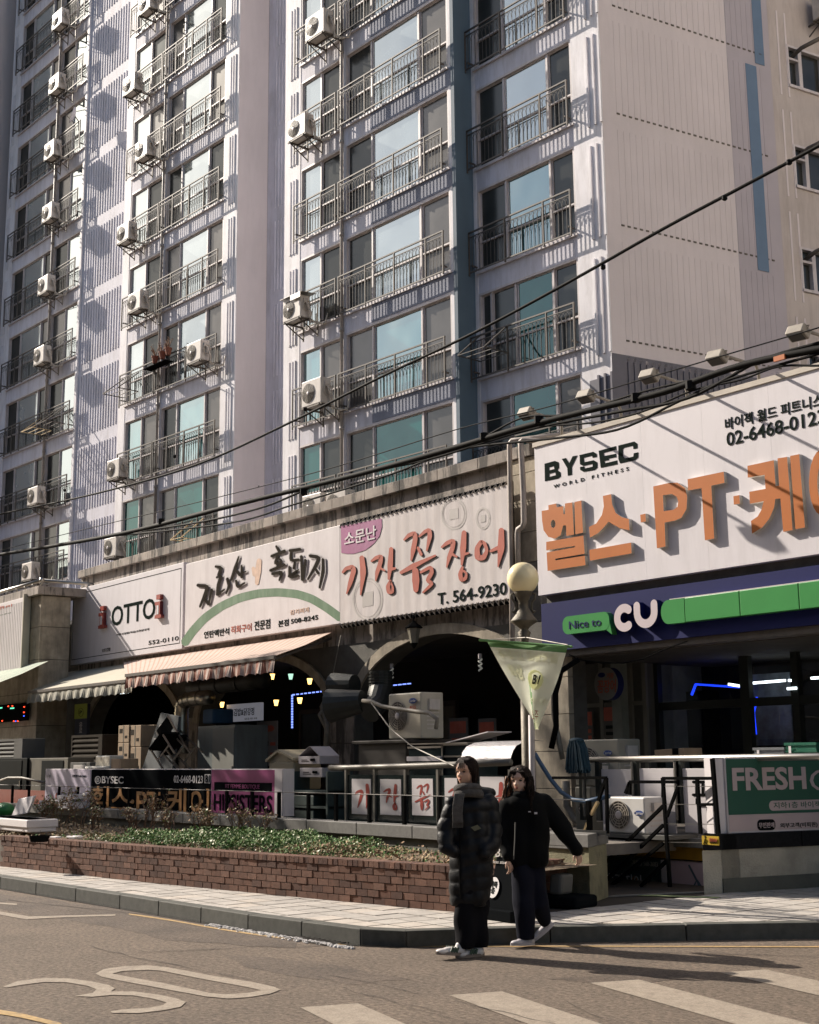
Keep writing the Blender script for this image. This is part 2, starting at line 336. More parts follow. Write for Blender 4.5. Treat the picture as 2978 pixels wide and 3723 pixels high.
for i in range(-72,-18):
    for j in range(19,62):
        x0,y0=i*T,j*T+.13; xc,yc=x0+T/2,y0+T/2
        if yc>wall_y(xc)+.3 and xc<-9.7: continue
        if xc<-9.8 and yc>10.2: continue
        if yc>13 or xc>-5.5: continue
        g=.012; q=kerb_clip([(x0+g,y0+g),(x0+T-g,y0+g),(x0+T-g,y0+T-g),(x0+g,y0+T-g)])
        if q: tl.append((xc*xc+yc*yc,q,(xc,yc)))
tl.sort(key=lambda t:t[0]); full=None; far=[MB(),MB(),MB()]
for k,(d,q,c) in enumerate(tl):
    z1=.128+rnd.uniform(0,.005); m=rnd.choice((0,0,1,1,2)); mb=MB() if k<290 else far[m]
    mb.poly([(p[0],p[1],z1) for p in q])
    for a,b in zip(q,q[1:]+q[:1]): mb.quad((a[0],a[1],.118),(b[0],b[1],.118),(b[0],b[1],z1),(a[0],a[1],z1))
    if k<290: obj('paving_tile',mb,TILE[m],side)
for m in range(3):
    if far[m].v: tag(obj('distant_paving_tiles',far[m],TILE[m],side),kind='stuff')
kerb=empty('kerb',None,None,kind='structure')
def along(P_,step,s0=0):
    pts=[]; acc=s0
    for a,b in zip(P_[:-1],P_[1:]):
        a=Vector(a);b=Vector(b);L=(b-a).length; s=acc
        while s<L: pts.append((a+(b-a)*s/L,(b-a)/L)); s+=step
        acc=s-L
    return pts
for a,b in zip(K[1:-1],K[2:]):
    a=Vector(a);b=Vector(b);L=(b-a).length; n=max(1,round(L/1.0)); t=(b-a)/L; nn=Vector((-t.y,t.x))
    for i in range(n):
        p=a+(b-a)*i/n+t*.004; q=a+(b-a)*(i+1)/n-t*.004; dz=rnd.uniform(-.002,.002)
        obj('kerb_stone',MB().hexa((p.x-nn.x*.0,p.y-nn.y*.0,-.05),((q-p).x,(q-p).y,0),(nn.x*.15,nn.y*.15,0),(0,0,.188+dz)),KERB,kerb,bevel=.008)
# water by the kerb
WET=M('wet_gutter',(.03,.028,.026),.12,var=.2,bump=1.,bs=14)
pts=[Vector((a[0],a[1])) for a in K[1:7]]; wt=MB()
for a,b in zip(pts[:-1],pts[1:]): wt.quad((a.x,a.y-.004,.005),(a.x,a.y-.09,.005),(b.x,b.y-.09,.005),(b.x,b.y-.004,.005))
tag(obj('gutter_water',wt,WET),kind='structure')
GLINT=M('gutter_glint',(.55,.53,.52),.25,var=.4,vs=30,bump=3,bs=45,grime=.5,gs=10,sc=(.12,.1,.09))  # white specks stand in for the glint of the gutter water
ic=MB(); ri=random.Random(5)
for i in range(420):
    t=ri.random(); x=-11.9+2.3*t; y=6.72+.1*t-.05-abs(ri.gauss(0,.05)); s=ri.uniform(.008,.028); ic.ell((x,y,.004),s,s*.8,s*.6,6,4)
tag(obj('gutter_glint',ic,GLINT),'line of white specks standing in for water glint in the gutter against the kerb','glint',kind='stuff')
GR=M('drain_iron',(.05,.045,.04),.6,.4,var=.3); gr=MB()
p=G(1150,3422)
for i in range(9): gr.box(p.x-.3+i*.07,p.x-.27+i*.07,p.y-.1,p.y+.12,.003,.012)
gr.box(p.x-.32,p.x+.32,p.y-.12,p.y-.1,.003,.013); gr.box(p.x-.32,p.x+.32,p.y+.12,p.y+.14,.003,.013)
thing('drain_grate',gr,GR,'dark iron drain grate set in the road beside the bend of the kerb','drain grate')
# ================================================================= BRICK PLANTER
BR=[M('red_brick_'+n,c,.85,var=.25,vs=14,bump=.7,bs=110,grime=.35,sc=(.07,.045,.035),gs=4) for n,c in (('deep',(.085,.038,.025)),('warm',(.125,.056,.034)),('pale',(.165,.082,.054)))]
MORT=M('brick_mortar',(.17,.145,.12),.95,var=.25,vs=20,grime=.4)
PL=[(-24,6.82),(-19.03,7.19),(-15.41,7.57),(-12.79,7.94),(-10.26,8.37),(-9.72,8.48)]
planter=empty('brick_planter','long low red brick planter wall with a soldier course on top along the pavement','planter',(-15,7.6,.12))
ZB=.125
mb=MB(); bricks=[]
P2=PL+[(-10.15,9.8)]
for a,b in zip(P2[:-1],P2[1:]):
    a=Vector(a);b=Vector(b);t=(b-a).normalized();n=Vector((-t.y,t.x)); mb.hexa((a.x+n.x*.012,a.y+n.y*.012,ZB-.03),((b-a).x,(b-a).y,0),(n.x*.19,n.y*.19,0),(0,0,.385+.03))
obj('mortar_core',mb,MORT,planter)
sh={}
def brick_mesh(l,w,h,key):
    if key not in sh: sh[key]=MB().box(-l/2,l/2,0,w,0,h).mesh('brick')
    return sh[key]
CH=.0655
for c in range(6):
    for (p,t) in along(P2[1:],.166,(.083 if c%2 else 0)):
        if c==5: break
        bricks.append((p.length,p+t*.08,t,ZB+.008+c*(CH+.0075),0))
for (p,t) in along(P2[1:],.0755): bricks.append((p.length+1.5,p,t,ZB+.008+5*(CH+.0075),1))
bricks.sort(key=lambda b:b[0]); farb=[MB(),MB(),MB()]
cm={}
for k,(d,p,t,z,sd) in enumerate(bricks):
    m=rnd.choice((0,1,1,2)); l,w,h=(.157,.09,CH) if not sd else (.066,.215,.062)
    ang=math.atan2(t.y,t.x)+rnd.uniform(-.012,.012); nn=Vector((-t.y,t.x)); off=nn*rnd.uniform(-.004,.004)-nn*(.004 if not sd else .012)
    if k<298:
        key=(sd,m)
        if key not in cm: cm[key]=MB().box(-l/2,l/2,0,w,0,h).mesh('brick'); cm[key].materials.append(BR[m])
        inst('brick',cm[key],(p.x+off.x,p.y+off.y,z),planter,ang)
    else: farb[m].hexa((p.x+off.x-t.x*l/2,p.y+off.y-t.y*l/2,z),(t.x*l,t.y*l,0),(nn.x*w,nn.y*w,0),(0,0,h))
for m in range(3): tag(obj('distant_bricks',farb[m],BR[m],planter),kind='stuff')
SOIL=M('planter_soil',(.13,.095,.06),.95,var=.4,vs=20,bump=3,bs=40)
so_=MB(); 
for a,b in zip(PL[:-1],PL[1:]): so_.quad((a[0],a[1]+.15,.49),(b[0],b[1]+.15,.49),(b[0],9.84,.52),(a[0],9.84,.52))
tag(obj('planter_soil',so_,SOIL),kind='structure')
# ================================================================= TERRACE WALL AND FLOOR
twall=empty('terrace_wall','low grey concrete terrace wall with granite coping behind the brick planter','wall',(-16,9.9,.1))
obj('concrete_core',MB().box(-33,-9.95,9.87,10.05,.1,.652),CONCD,twall)
x=-30.
while x<-10.1:
    w=min(1.15,-9.97-x); obj('coping_stone',MB().box(x+.006,x+w-.006,9.82,10.1,.655,.80+rnd.uniform(-.003,.003)),COPING,twall,bevel=.006); x+=1.15
pier=empty('terrace_pier','mossy concrete corner pier with black granite cap beside the basement stairs','pier',(-10.2,10.1,.13))
a,b,c_=G(1985,3268,.13),G(2147,3286,.13),G(2212,3262,.13)
v1=b-a; v2=c_-b; MOSS=M('mossy_concrete',(.235,.215,.135),.9,var=.35,vs=6,bump=1.5,bs=70,grime=.6,sc=(.07,.075,.035),gs=3)
obj('pier_body',MB().hexa(a,v1,v2,(0,0,.55)),MOSS,pier)
obj('cap',MB().hexa(a-v1*.03-v2*.05+ZV*.552,v1*1.05,v2*1.12,(0,0,.13)),COPING,pier,bevel=.006)
TFLO=M('terrace_floor_tile',(.16,.14,.12),.8,var=.2,grime=.5)
tag(obj('terrace_floor',MB().box(-45,-10.7,10.05,17.2,.5,.62).box(-10.7,-2,13.2,17.2,.5,.62),TFLO),kind='structure')
# cable railing on the coping
cr_=empty('cable_railing','low black post railing with a single steel cable on the terrace coping','railing',(-16,9.95,.8))
for px in (45,105,215,283,380,470,570,690,745,825,917,1015,1122,1222,1343,1470,1597):
    p=W(px,2890,9.95); 
    obj('post',MB().box(p.x-.022,p.x+.022,9.93,9.97,.8,1.145),BLACKM,cr_)
obj('cable',MB().tube([(-30,9.95,1.15),(-9.97,9.95,1.15)],.0055,6),RAIL,cr_)
# ================================================================= APARTMENT TOWER
tower=empty('apartment_building','tall lilac and white apartment block with balcony rails and teal glass above the shops','apartment building',TP(-26,24,0))
FH=2.7; ZR=17.0; ROOFZ=36.
def zr(k): return ZR+FH*k
win_cache={}
def part_mesh(name,me,loc,parent,rz=PH): return inst(name,me,loc,parent,rz)
def window(u0,d,z0,w,h,panes,sec=.09):
    """panes: list of (start,end,kind) in metres along the window"""
    key=('w',round(w,2),round(h,2),tuple((round(a,2),round(b,2),k) for a,b,k in panes))
    if key not in win_cache:
        f=MB(); t=.055; f.box(0,w,0,.16,0,t); f.box(0,w,0,.16,h-t,h); f.box(0,t,0,.16,t,h-t); f.box(w-t,w,0,.16,t,h-t)
        f.box(-.03,w+.03,-.05,.0,-.05,-.0)
        for i in range(len(panes)-1):
            x=(panes[i][1]+panes[i+1][0])/2; f.box(x-.028,x+.028,.035,.125,t,h-t)
        f.box(t,w-t,.045,.11,h*.36-.02,h*.36+.02)
        fm=f.mesh('window'); fm.materials.append(FRAME); pm=[]
        for i,(a,b,k) in enumerate(panes):
            a=max(a,t); b=min(b,w-t); g=MB(); dd=.08 if k=='B' or k=='T' else .1
            g.quad((a,dd,t),(b,dd,t),(b,dd,h-t),(a,dd,h-t)); s=MB()
            q=.03; s.box(a,b,dd-.02,dd-.002,t,t+q); s.box(a,b,dd-.02,dd-.002,h-t-q,h-t); s.box(a,a+q,dd-.02,dd-.002,t+q,h-t-q); s.box(b-q,b,dd-.02,dd-.002,t+q,h-t-q)
            gm=g.mesh('pane'); gm.materials.append({'B':GLB,'D':GLD,'E':GLD2,'T':GLT,'M':GLM,'C':GLC}[k]); sm=s.mesh('sash'); sm.materials.append(FRAME); pm.append((gm,sm,(a,dd)))
        win_cache[key]=(fm,pm)
    fm,pm=win_cache[key]
    o=inst('window',fm,TP(u0,d-sec,z0),tower,PH)
    for gm,sm,_ in pm:
        p=inst('pane',gm,(0,0,0),None); p.parent=o; q=inst('sash',sm,(0,0,0),None); q.parent=o
rail_cache={}
def railing(u0,u1,d,z,posts,parent=None,zoff=1.07):
    w=u1-u0; key=('r',round(w,2),tuple(round(p,2) for p in posts))
    if key not in rail_cache:
        m=MB(); m.box(0,w,-.02,.02,-.035,0); m.box(0,w,-.012,.012,-.145,-.125); m.box(0,w,-.015,.015,-zoff,-zoff+.035)
        for p in [.02]+list(posts)+[w-.02]: m.box(p-.016,p+.016,-.02,.02,-zoff-.06,-.035)
        for p in [.1,w-.1]: m.box(p-.015,p+.015,0,.2,-.9,-.86)
        b=MB(); n=int(w/.125); st=w/n
        for i in range(1,n): b.box(i*st-.0055,i*st+.0055,-.006,.006,-zoff+.035,-.16)
        for i in range(0,n-1):
            x=i*st; prev=None
            for q in range(7):
                a=math.pi*q/6; pp=Vector((x+st-math.cos(a)*st,-.012,-.36+math.sin(a)*.2))
                if prev is not None: b.bar(prev,pp,.007)
                prev=pp
        rm=m.mesh('railing'); rm.materials.append(RAIL); bm_=b.mesh('balusters'); bm_.materials.append(BALU); rail_cache[key]=(rm,bm_)
    rm,bm_=rail_cache[key]; o=inst('railing',rm,TP(u0,d,z),tower,PH); b=inst('balusters',bm_,(0,0,0),None); b.parent=o; b['kind']='stuff'
def ribs(u0,u1,n,d,z0,z1,mat,w=.045,pr=.035):
    mb=MB()
    for i in range(n): u=u0+(u1-u0)*(i+.5)/n; mb.tbox(u-w/2,u+w/2,d-pr,d+.01,z0,z1)
    obj('rib_panel',mb,mat,tower)
# --- section u coordinates read off the picture
D2,D1,D0,D3=21.,21.1,21.23,21.6
u=lambda px,py,d: TU(px,py,d)[0]
s2L=u(1036,580,D2); s2R=u(1656,600,D2)
w1a,w1b=u(1092,620,D2),u(1240,600,D2); w2a,w2b=u(1254,700,D2),u(1634,590,D2)
s3L=u(1724,600,D3)-.1; s3wa,s3wb=u(1730,600,D3),u(2080,350,D3); s3R=u(2190,450,D3)
s1R=u(864,600,D1); s1L=u(1+460,500,D1)
a1,a2=u(481,580,D1),u(597,580,D1); b1,b2=u(606,560,D1),u(818,480,D1)
c1,c2=u(63,570,D0),u(209,560,D0); e1,e2=u(212,450,D0),u(310,400,D0); s0L=u(32,580,D0); s0R=e2+.12
# recess depth from return edge
lo,hi=21.2,27.
for _ in range(40):
    mid=(lo+hi)/2; uu,_z=TU(974,580,mid)
    # pixel of the edge (s1R, mid): compare
    if uu<s1R: lo=mid   # farther planes have smaller u at this pixel
    else: lo,hi=lo,mid
    if TU(974,580,lo)[0]>s1R: pass
def u_at(d): return TU(974,580,d)[0]
# solve u_at(d)=s1R by scan
best=min((abs(u_at(21.1+i*.02)-s1R),21.1+i*.02) for i in range(300)); DREC=best[1]
print('tower u', [round(x,2) for x in (s0L,c1,c2,e1,e2,s1L,a1,a2,b1,b2,s1R,DREC,s2L,w1a,w1b,w2a,w2b,s2R,s3L,s3wa,s3wb,s3R)])
WT=.35
def wallpart(mat,*boxes):
    mb=MB()
    for b in boxes: mb.tbox(*b)
    return obj('wall',mb,mat,tower)
# piers (solid, full height) and spandrels between windows
def section(d,uL,uR,wins,kmin,kmax,pm,sm,top=1.13,bot=-1.02,smf=None):
    """wins: list of (ua,ub) openings"""
    e=[uL]+[x for w in wins for x in w]+[uR]
    for i in range(0,len(e),2):
        if e[i+1]-e[i]>.01: wallpart(pm,(e[i],e[i+1],d,d+WT,0,ROOFZ))
    for (a,b) in wins:
        for k in range(kmin,kmax+2):
            z0=zr(k-1)+top if k>kmin else 0; z1=zr(k)+bot if k<=kmax else ROOFZ
            wallpart(smf(a,b,k) if smf else sm,(a,b,d+.01,d+WT,z0,z1))
section(D2,s2L,s2R-.12,[(w1a,w1b),(w2a,w2b)],-5,6,WHITEP,LILAC)
section(D1,s1L,s1R,[(a1,a2),(b1,b2)],-5,6,WHITEP,LILAC)
section(D0,s0L,s0R,[(c1,c2),(e1,e2)],-5,6,WHITEP,LILAC)
section(D3,s3L,s3R,[(s3wa,s3wb)],-5,6,WHITEP,LILAC)
# slate painted spandrel strips right part of section two
xs=w2a+(w2b-w2a)*.27
for k in range(-4,7):
    obj('painted_band',MB().tbox(xs,s2R-.12,D2-.004,D2+.01,zr(k-1)+1.16,zr(k)-1.06),SLATE,tower)
obj('painted_column',MB().tbox(s2R-.12,s2R,D2-.004,D3+.3,8.2,ROOFZ),TEALB,tower)
obj('painted_column_base',MB().tbox(s2R-.12,s2R,D2-.004,D3+.3,0,8.196),GREYT,tower)
# rib groups on white piers
def pier_ribs(ua,ub,n,d,pm=None):
    for k in range(-4,7): ribs(ua,ub,n,d,zr(k-1)+1.38,zr(k)+.62+.3,pm or WHITEP,.05,.025)
pier_ribs(s2L+.22,s2L+.62,3,D2); pier_ribs(b2+.22,b2+.62,3,D1); pier_ribs(s0L+.1,s0L+.45,3,D0)
for k in range(-4,7):
    ribs(s3wb+.4,s3wb+.95,3,D3,zr(k-1)+1.38,zr(k)+.92,WHITEP if k>-3 else GREYB,.05,.04)
# grey base on section three and the side
obj('painted_base',MB().tbox(s3wb+.22,s3R+.002,D3-.005,D3+.01,0,zr(-3)+.85),GREYB,tower)
# ribbed infill between S0 and S1 (slightly set back) and recess between S1 and S2
DP=21.3
wallpart(LILAC,(s0R,s1L,DP,DP+WT,0,ROOFZ))
for k in range(-4,7): ribs(s0R+.12,s1L-.25,16,DP,zr(k-1)+1.3,zr(k)+.85,LILAC,.05,.022)
wallpart(TAN,(s1R-.3,s1R+.002,D1+WT,DREC,0,ROOFZ),(s1R-.02,s1R+.004,D1+.03,D1+WT,0,ROOFZ))
wallpart(LILAC,(s1R+.01,s2R-.2,DREC,DREC+WT,0,ROOFZ))
uu0=u(985,580,DREC); 
for k in range(-4,7): ribs(s1R+.35,s2L+1.2,22,DREC,zr(k-1)+1.3,zr(k)+.85,LILAC,.05,.02)
wallpart(WHITEP,(s2L,s2L+.2,D2+WT,DREC,0,ROOFZ))
# windows + railings per floor
rw=random.Random(11)
def panes3(w,bright): a=.0; return [(0.05,w*.27,'D' if rw.random()<.6 else 'E'),(w*.285,w*.725,bright),(w*.74,w-.05,'D' if rw.random()<.5 else 'E')]
for k in range(-5,7):
    br='T' if k<-2 else 'M' if k==-2 else 'B'; bs=lambda: 'T' if k<-2 else 'M' if k==-2 else rw.choice('BBBC')  # lower floors get duller teal panes that paint in their darker reflection
    def P3(w): return [(.06,w*.255,rw.choice('DDE')),(w*.275,w*.715,bs()),(w*.735,w-.06,rw.choice('DEE'))]
    def P2(w): return [(.06,w*.47,bs()),(w*.5,w-.06,rw.choice('DDE'))]
    z0=zr(k)-1.02; h=2.15
    window(w1a,D2+.1,z0,w1b-w1a,h,P2(w1b-w1a)); window(w2a,D2+.1,z0,w2b-w2a,h,P3(w2b-w2a))
    window(a1,D1+.1,z0,a2-a1,h,P2(a2-a1)); window(b1,D1+.1,z0,b2-b1,h,P3(b2-b1))
    wc=c2-c1; window(c1,D0+.1,z0,wc,h,[(.06,wc*.26,'D'),(wc*.28,wc*.74,'B'),(wc*.76,wc-.06,rw.choice('DE'))])
    we=e2-e1; window(e1,D0+.1,z0,we,h,[(.06,we*.5,rw.choice('DE')),(we*.53,we-.06,'B')])
    ws=s3wb-s3wa
    if k!=-2: window(s3wa,D3+.1,z0,ws,h,[(.06,ws*.29,'D'),(ws*.31,ws*.74,rw.choice('BBC') if k>-1 else 'M' if k==-1 else 'T'),(ws*.76,ws-.06,'D' if k>-3 else 'E')])
    else: window(s3wa,D3+.1,z0,ws,h,[(.06,ws*.11,'D'),(ws*.13,ws*.36,'D'),(ws*.39,ws*.74,'T'),(ws*.76,ws-.06,'D')])
    ro=.2; z=zr(k)
    railing(w1a-.05,w1b+.02,D2-ro,z,[.65,1.27]); railing(w2a-.05,w2b-.05,D2-ro,z,[1.15,2.3,3.5])
    railing(a1-.05,a2+.05,D1-ro,z,[.75]); railing(b1-.05,b2+.02,D1-ro,z,[.85,1.85,2.7])
    railing(c1-.1,c2+.02,D0-ro,z,[.62,1.24,1.9]); railing(e1+.0,e2+.05,D0-ro,z,[.55])
    railing(s3wa-.12,s3wb+.02,D3-ro,z,[1.25,2.5])
# drain pipes between the paired windows
PIPE=M('painted_drain_pipe',(.40,.35,.31),.5,var=.15,streak=.4)
for (uu,d) in (((w1b+w2a)/2,D2-.05),((a2+b1)/2,D1-.05),((c2+e1)/2,D0-.05)):
    m=MB().tube([TP(uu,d,0),TP(uu,d,ROOFZ)],.045,8)
    for k in range(-4,7): m.lathe(TP(uu,d,zr(k)+1.2),[(.06,0),(.06,.1)],8)
    obj('drain_pipe',m,PIPE,tower,smooth=True)
# --- side wall (runs away to the right)
SA=R(8.4); SD=Vector((math.sin(SA),math.cos(SA),0)); SN=Vector((math.cos(SA),-math.sin(SA),0)); O3=TP(s3R,D3,0)
def SP(s,z,o=0.): return O3+SD*s+SN*o+ZV*z
def SH(x,y):   # pixel to (s,z) on side wall
    r=ray(x,y); t=(O3-CAM).dot(SN)/r.dot(SN); p=CAM+r*t; return (p-O3).dot(SD),p.z
def sbox(mb,s0,s1,z0,z1,o0,o1): return mb.hexa(SP(s0,z0,o0),SD*(s1-s0),ZV*(z1-z0),SN*(o1-o0))
sA=SH(1978+1125/1.725,0)[0]; sA2=SH(1978+1230/1.725,1000)[0]; sB=SH(1978+1470/1.725,1150/1.725)[0]; sC=SH(1978+1535/1.725,560/1.725)[0]
print('side',sA,sA2,sB,sC)
obj('wall',sbox(MB(),0,sA,0,ROOFZ,-.3,0),TAN,tower); obj('wall',sbox(MB(),sA+.001,sB,0,ROOFZ,-.3,0),LILBAND,tower)
dsh=SH(2276,1235); d0=SH(2225,20)
za=SH(2240,406)[1]; zb=SH(2258,811)[1]; print('dash z',SH(2218.6,11.6),SH(2241.8,404.6),SH(2259.2,810.4),SH(2276.6,1235))
pr=MB(); pr2=MB(); n=34; s0=SH(2241.8,404.6)[0]
zd=[SH(2276.6,1235)[1]+2.7*i for i in range(9)]
for zi in zd+[zd[0]-2.7,zd[0]-5.4]:
    s=s0; i=0
    while s<sB-.25:
        mbx=pr if s+.06<sA else pr2
        # sunk-looking flutes: proud fins with a sloped foot
        sbox(mbx,s,s+.07,zi,zi+2.28,0,.006); s+=.175
tag(obj('rib_panel',pr,TAN,tower),kind='stuff'); tag(obj('rib_panel',pr2,LILBAND,tower),kind='stuff')
FOOT=M('rib_foot_brown',(.14,.12,.10),.9,var=.3)  # dark brown dash at the foot of each rib
ft=MB()
for zi in zd:
    s=s0
    while s<sB-.25: sbox(ft,s+.0,s+.085,zi-.04,zi-.002,0,.014); s+=.175
tag(obj('rib_feet',ft,FOOT,tower),kind='stuff')
st=MB(); a=SH(2740,150); c=SH(2768,235); sbox(st,a[0]-.0,SH(2757,90)[0]+.12,SH(2766,236)[1],ROOFZ,.010,.014)
s5=SH(2703,230)[0]; s6=SH(2737,232)[0]; sbox(st,s5+.05,s6+.1,SH(2770,985)[1],SH(2704,228)[1],.010,.015)
obj('painted_stripe',st,BLUESTR,tower)
bm2=MB(); zt=SH(2221,1282)[1]; sbox(bm2,-.002,sB-.6,0,zt,.001,.006); obj('painted_base',bm2,GREYB,tower)
bm3=MB(); s=s0
while s<sB-.8: sbox(bm3,s-.001,s+.071,0,zt-.15,.005,.036); s+=.175
obj('rib_panel',bm3,GREYB,tower)
# rear part of the side with windows
sE=sC+14
wl=[]
zs=[(SH(1978+1525/1.725,(280)/1.725)[1],SH(1978+1540/1.725,(530)/1.725)[1])]
zt1,zb1=zs[0]; print('rear win z',zt1,zb1,sB,sC)
pr=MB()
for i in range(-4,6):
    for s in (sB+.28,sB+.55): sbox(pr,s,s+.06,zb1-.35+i*2.7,zb1+1.95+i*2.7,0,.01)
obj('rib_panel',pr,TAN,tower)
WALLR=M('cream_rear_wall',(.53,.47,.44),.8,var=.08,vs=.6,streak=.25,sc=(.25,.2,.17))
obj('wall',sbox(MB(),sB+.001,sC,0,ROOFZ,-.3,0),WALLR,tower)
fr=MB(); ww=2.6
for i in range(-5,6):
    z0=zb1+i*2.7; z1=zt1+i*2.7; sbox(fr,sC,sC+ww,z1,z0+2.7,-.3,0)
sbox(fr,sC+ww,sE,0,ROOFZ,-.3,0); sbox(fr,sC,sC+ww,0,zb1-5*2.7,-.3,0); obj('wall',fr,WALLR,tower)
for i in range(-3,6):
    z0=zb1+i*2.7; z1=zt1+i*2.7; f=MB()
    for (x0,x1) in ((0,.06),(.38,.5),(1.2,1.26),(2.5,2.6)): sbox(f,sC+x0,sC+x1,z0,z1,-.2,.02)
    sbox(f,sC,sC+ww,z0-.07,z0,-.2,.05); sbox(f,sC+.06,sC+2.5,z1-.06,z1,-.2,.019); sbox(f,sC+.06,sC+.38,z1-.4,z1-.34,-.2,.018)
    o=obj('window',f,FRAME,tower)
    g=MB(); g.quad(SP(sC,z0,-.1),SP(sC+2.6,z0,-.1),SP(sC+2.6,z1,-.1),SP(sC,z1,-.1)); obj('pane',g,GLD,o)
    ex=MB().tube([SP(sC+.2,z1-.3,-.05),SP(sC+.22,z1-.2,.3),SP(sC+.5,z1-.05,.7)],.055,8); obj('vent_pipe',ex,RAIL,o,smooth=True)
# roof and back so the block is closed
obj('roof_slab',MB().tbox(s0L,s3R,D2+.3,D2+12,ROOFZ,ROOFZ+.3),LILAC,tower)
BK=M('tower_inner_dark',(.03,.03,.03),.9)
obj('inner_core',MB().tbox(s0L+.2,s3R-.4,max(DREC+WT+.05,D3+.6),D2+12,0,ROOFZ-.01).tbox(w1a-.1,s2R-.2,D2+.45,DREC-.02,0,ROOFZ-.02).tbox(s0L+.15,s1R-.35,D0+.45,DREC-.02,0,ROOFZ-.02).tbox(s2R+.1,s3R-.4,D3+.4,D3+.58,0,ROOFZ-.02),BK,tower)
# neighbouring block at far left
nb=empty('apartment_building','plain warm grey apartment wall at the far left edge behind the lilac tower','apartment building',TP(s0L-3.5,22,0))
obj('wall',MB().tbox(s0L-9,s0L-.9,19.3,DREC+4,0,ROOFZ),TAN,nb)
obj('rib_panel',MB().tbox(s0L-.93,s0L-.88,20.5,20.8,5,ROOFZ-1),TAN,nb)
# ---- buildings outside the view that the glass mirrors and the sun bounces off
opp=empty('apartment_building','grey apartment slab standing across the road behind the viewer','apartment building',(-30,-14,0))
OPW=M('opposite_grey_wall',(.11,.11,.115),.8); OPG=M('opposite_dark_glass',(.04,.05,.055),.3)
m=MB(); g=MB()
for (x0,x1,h) in ((-75,-52,15),(-50,-30,20),(-28,-8,22),(-6,20,19)):
    m.box(x0,x1,-24,-13,0,h)
    for k in range(int(h/2.8)):
        xx=x0+1
        while xx<x1-2: g.box(xx,xx+1.6,-13.01,-12.97,1+k*2.8,2.4+k*2.8); xx+=2.6
obj('wall',m,OPW,opp); obj('window',g,OPG,opp)
rb=empty('apartment_building','cream apartment block added out of view at right to bounce sunlight','apartment building',(7,24,0))  # unseen block, added so warm sun bounces onto the tower's side wall
obj('wall',MB().box(6,16,14,40,6,36),M('cream_bounce_wall',(.85,.78,.70),.8,var=0),rb); obj('shop_storey',MB().box(6,16,14,40,0,5.99),OPG,rb); g=MB()
for k in range(11):
    for j in range(7): g.box(5.97,6.0,16+j*3.3,17.2+j*3.3,7.2+k*2.5,8.4+k*2.5)
obj('window',g,OPG,rb)

tr_=empty('shade_tree','tall dense evergreen tree added out of view at left to shade the terrace','tree',(-30,6.6,.1)); TB=M('tree_bark',(.10,.075,.055),.9,var=.3,bump=2,bs=20); TL=M('evergreen_leaf',(.045,.07,.03),.6,var=.4)  # unseen tree, added to keep the sun off the terrace fronts
m=MB().tube([(-30,6.6,.1),(-30.05,6.6,3),(-29.95,6.55,8),(-30,6.6,14)],[.22,.18,.12,.04],10); rt=random.Random(21)
for i in range(26): z=3+i*.42; a=rt.uniform(0,6.28); m.tube([(-30,6.6,z),(-30+.8*math.cos(a),6.6+.8*math.sin(a),z+.5),(-30+1.6*math.cos(a),6.6+1.5*math.sin(a),z+.8)],[.05,.035,.015],6)
obj('trunk',m,TB,tr_); m=MB()
for i in range(6500):
    z=rt.uniform(3.2,15.2); rr=2.0*min(1,(15.6-z)/3.5,(z-2.6)/1.2)*math.sqrt(rt.random()); a=rt.uniform(0,6.28); p=Vector((-30+rr*math.cos(a),6.6+rr*math.sin(a),z)); n=Vector((rt.gauss(0,1),rt.gauss(0,1),rt.gauss(0,1))).normalized(); b=n.orthogonal().normalized(); c=n.cross(b); s_=rt.uniform(.08,.17); m.poly([p-b*s_,p-c*s_*.5,p+b*s_,p+c*s_*.5])
tag(obj('crown',m,TL,tr_),kind='stuff')
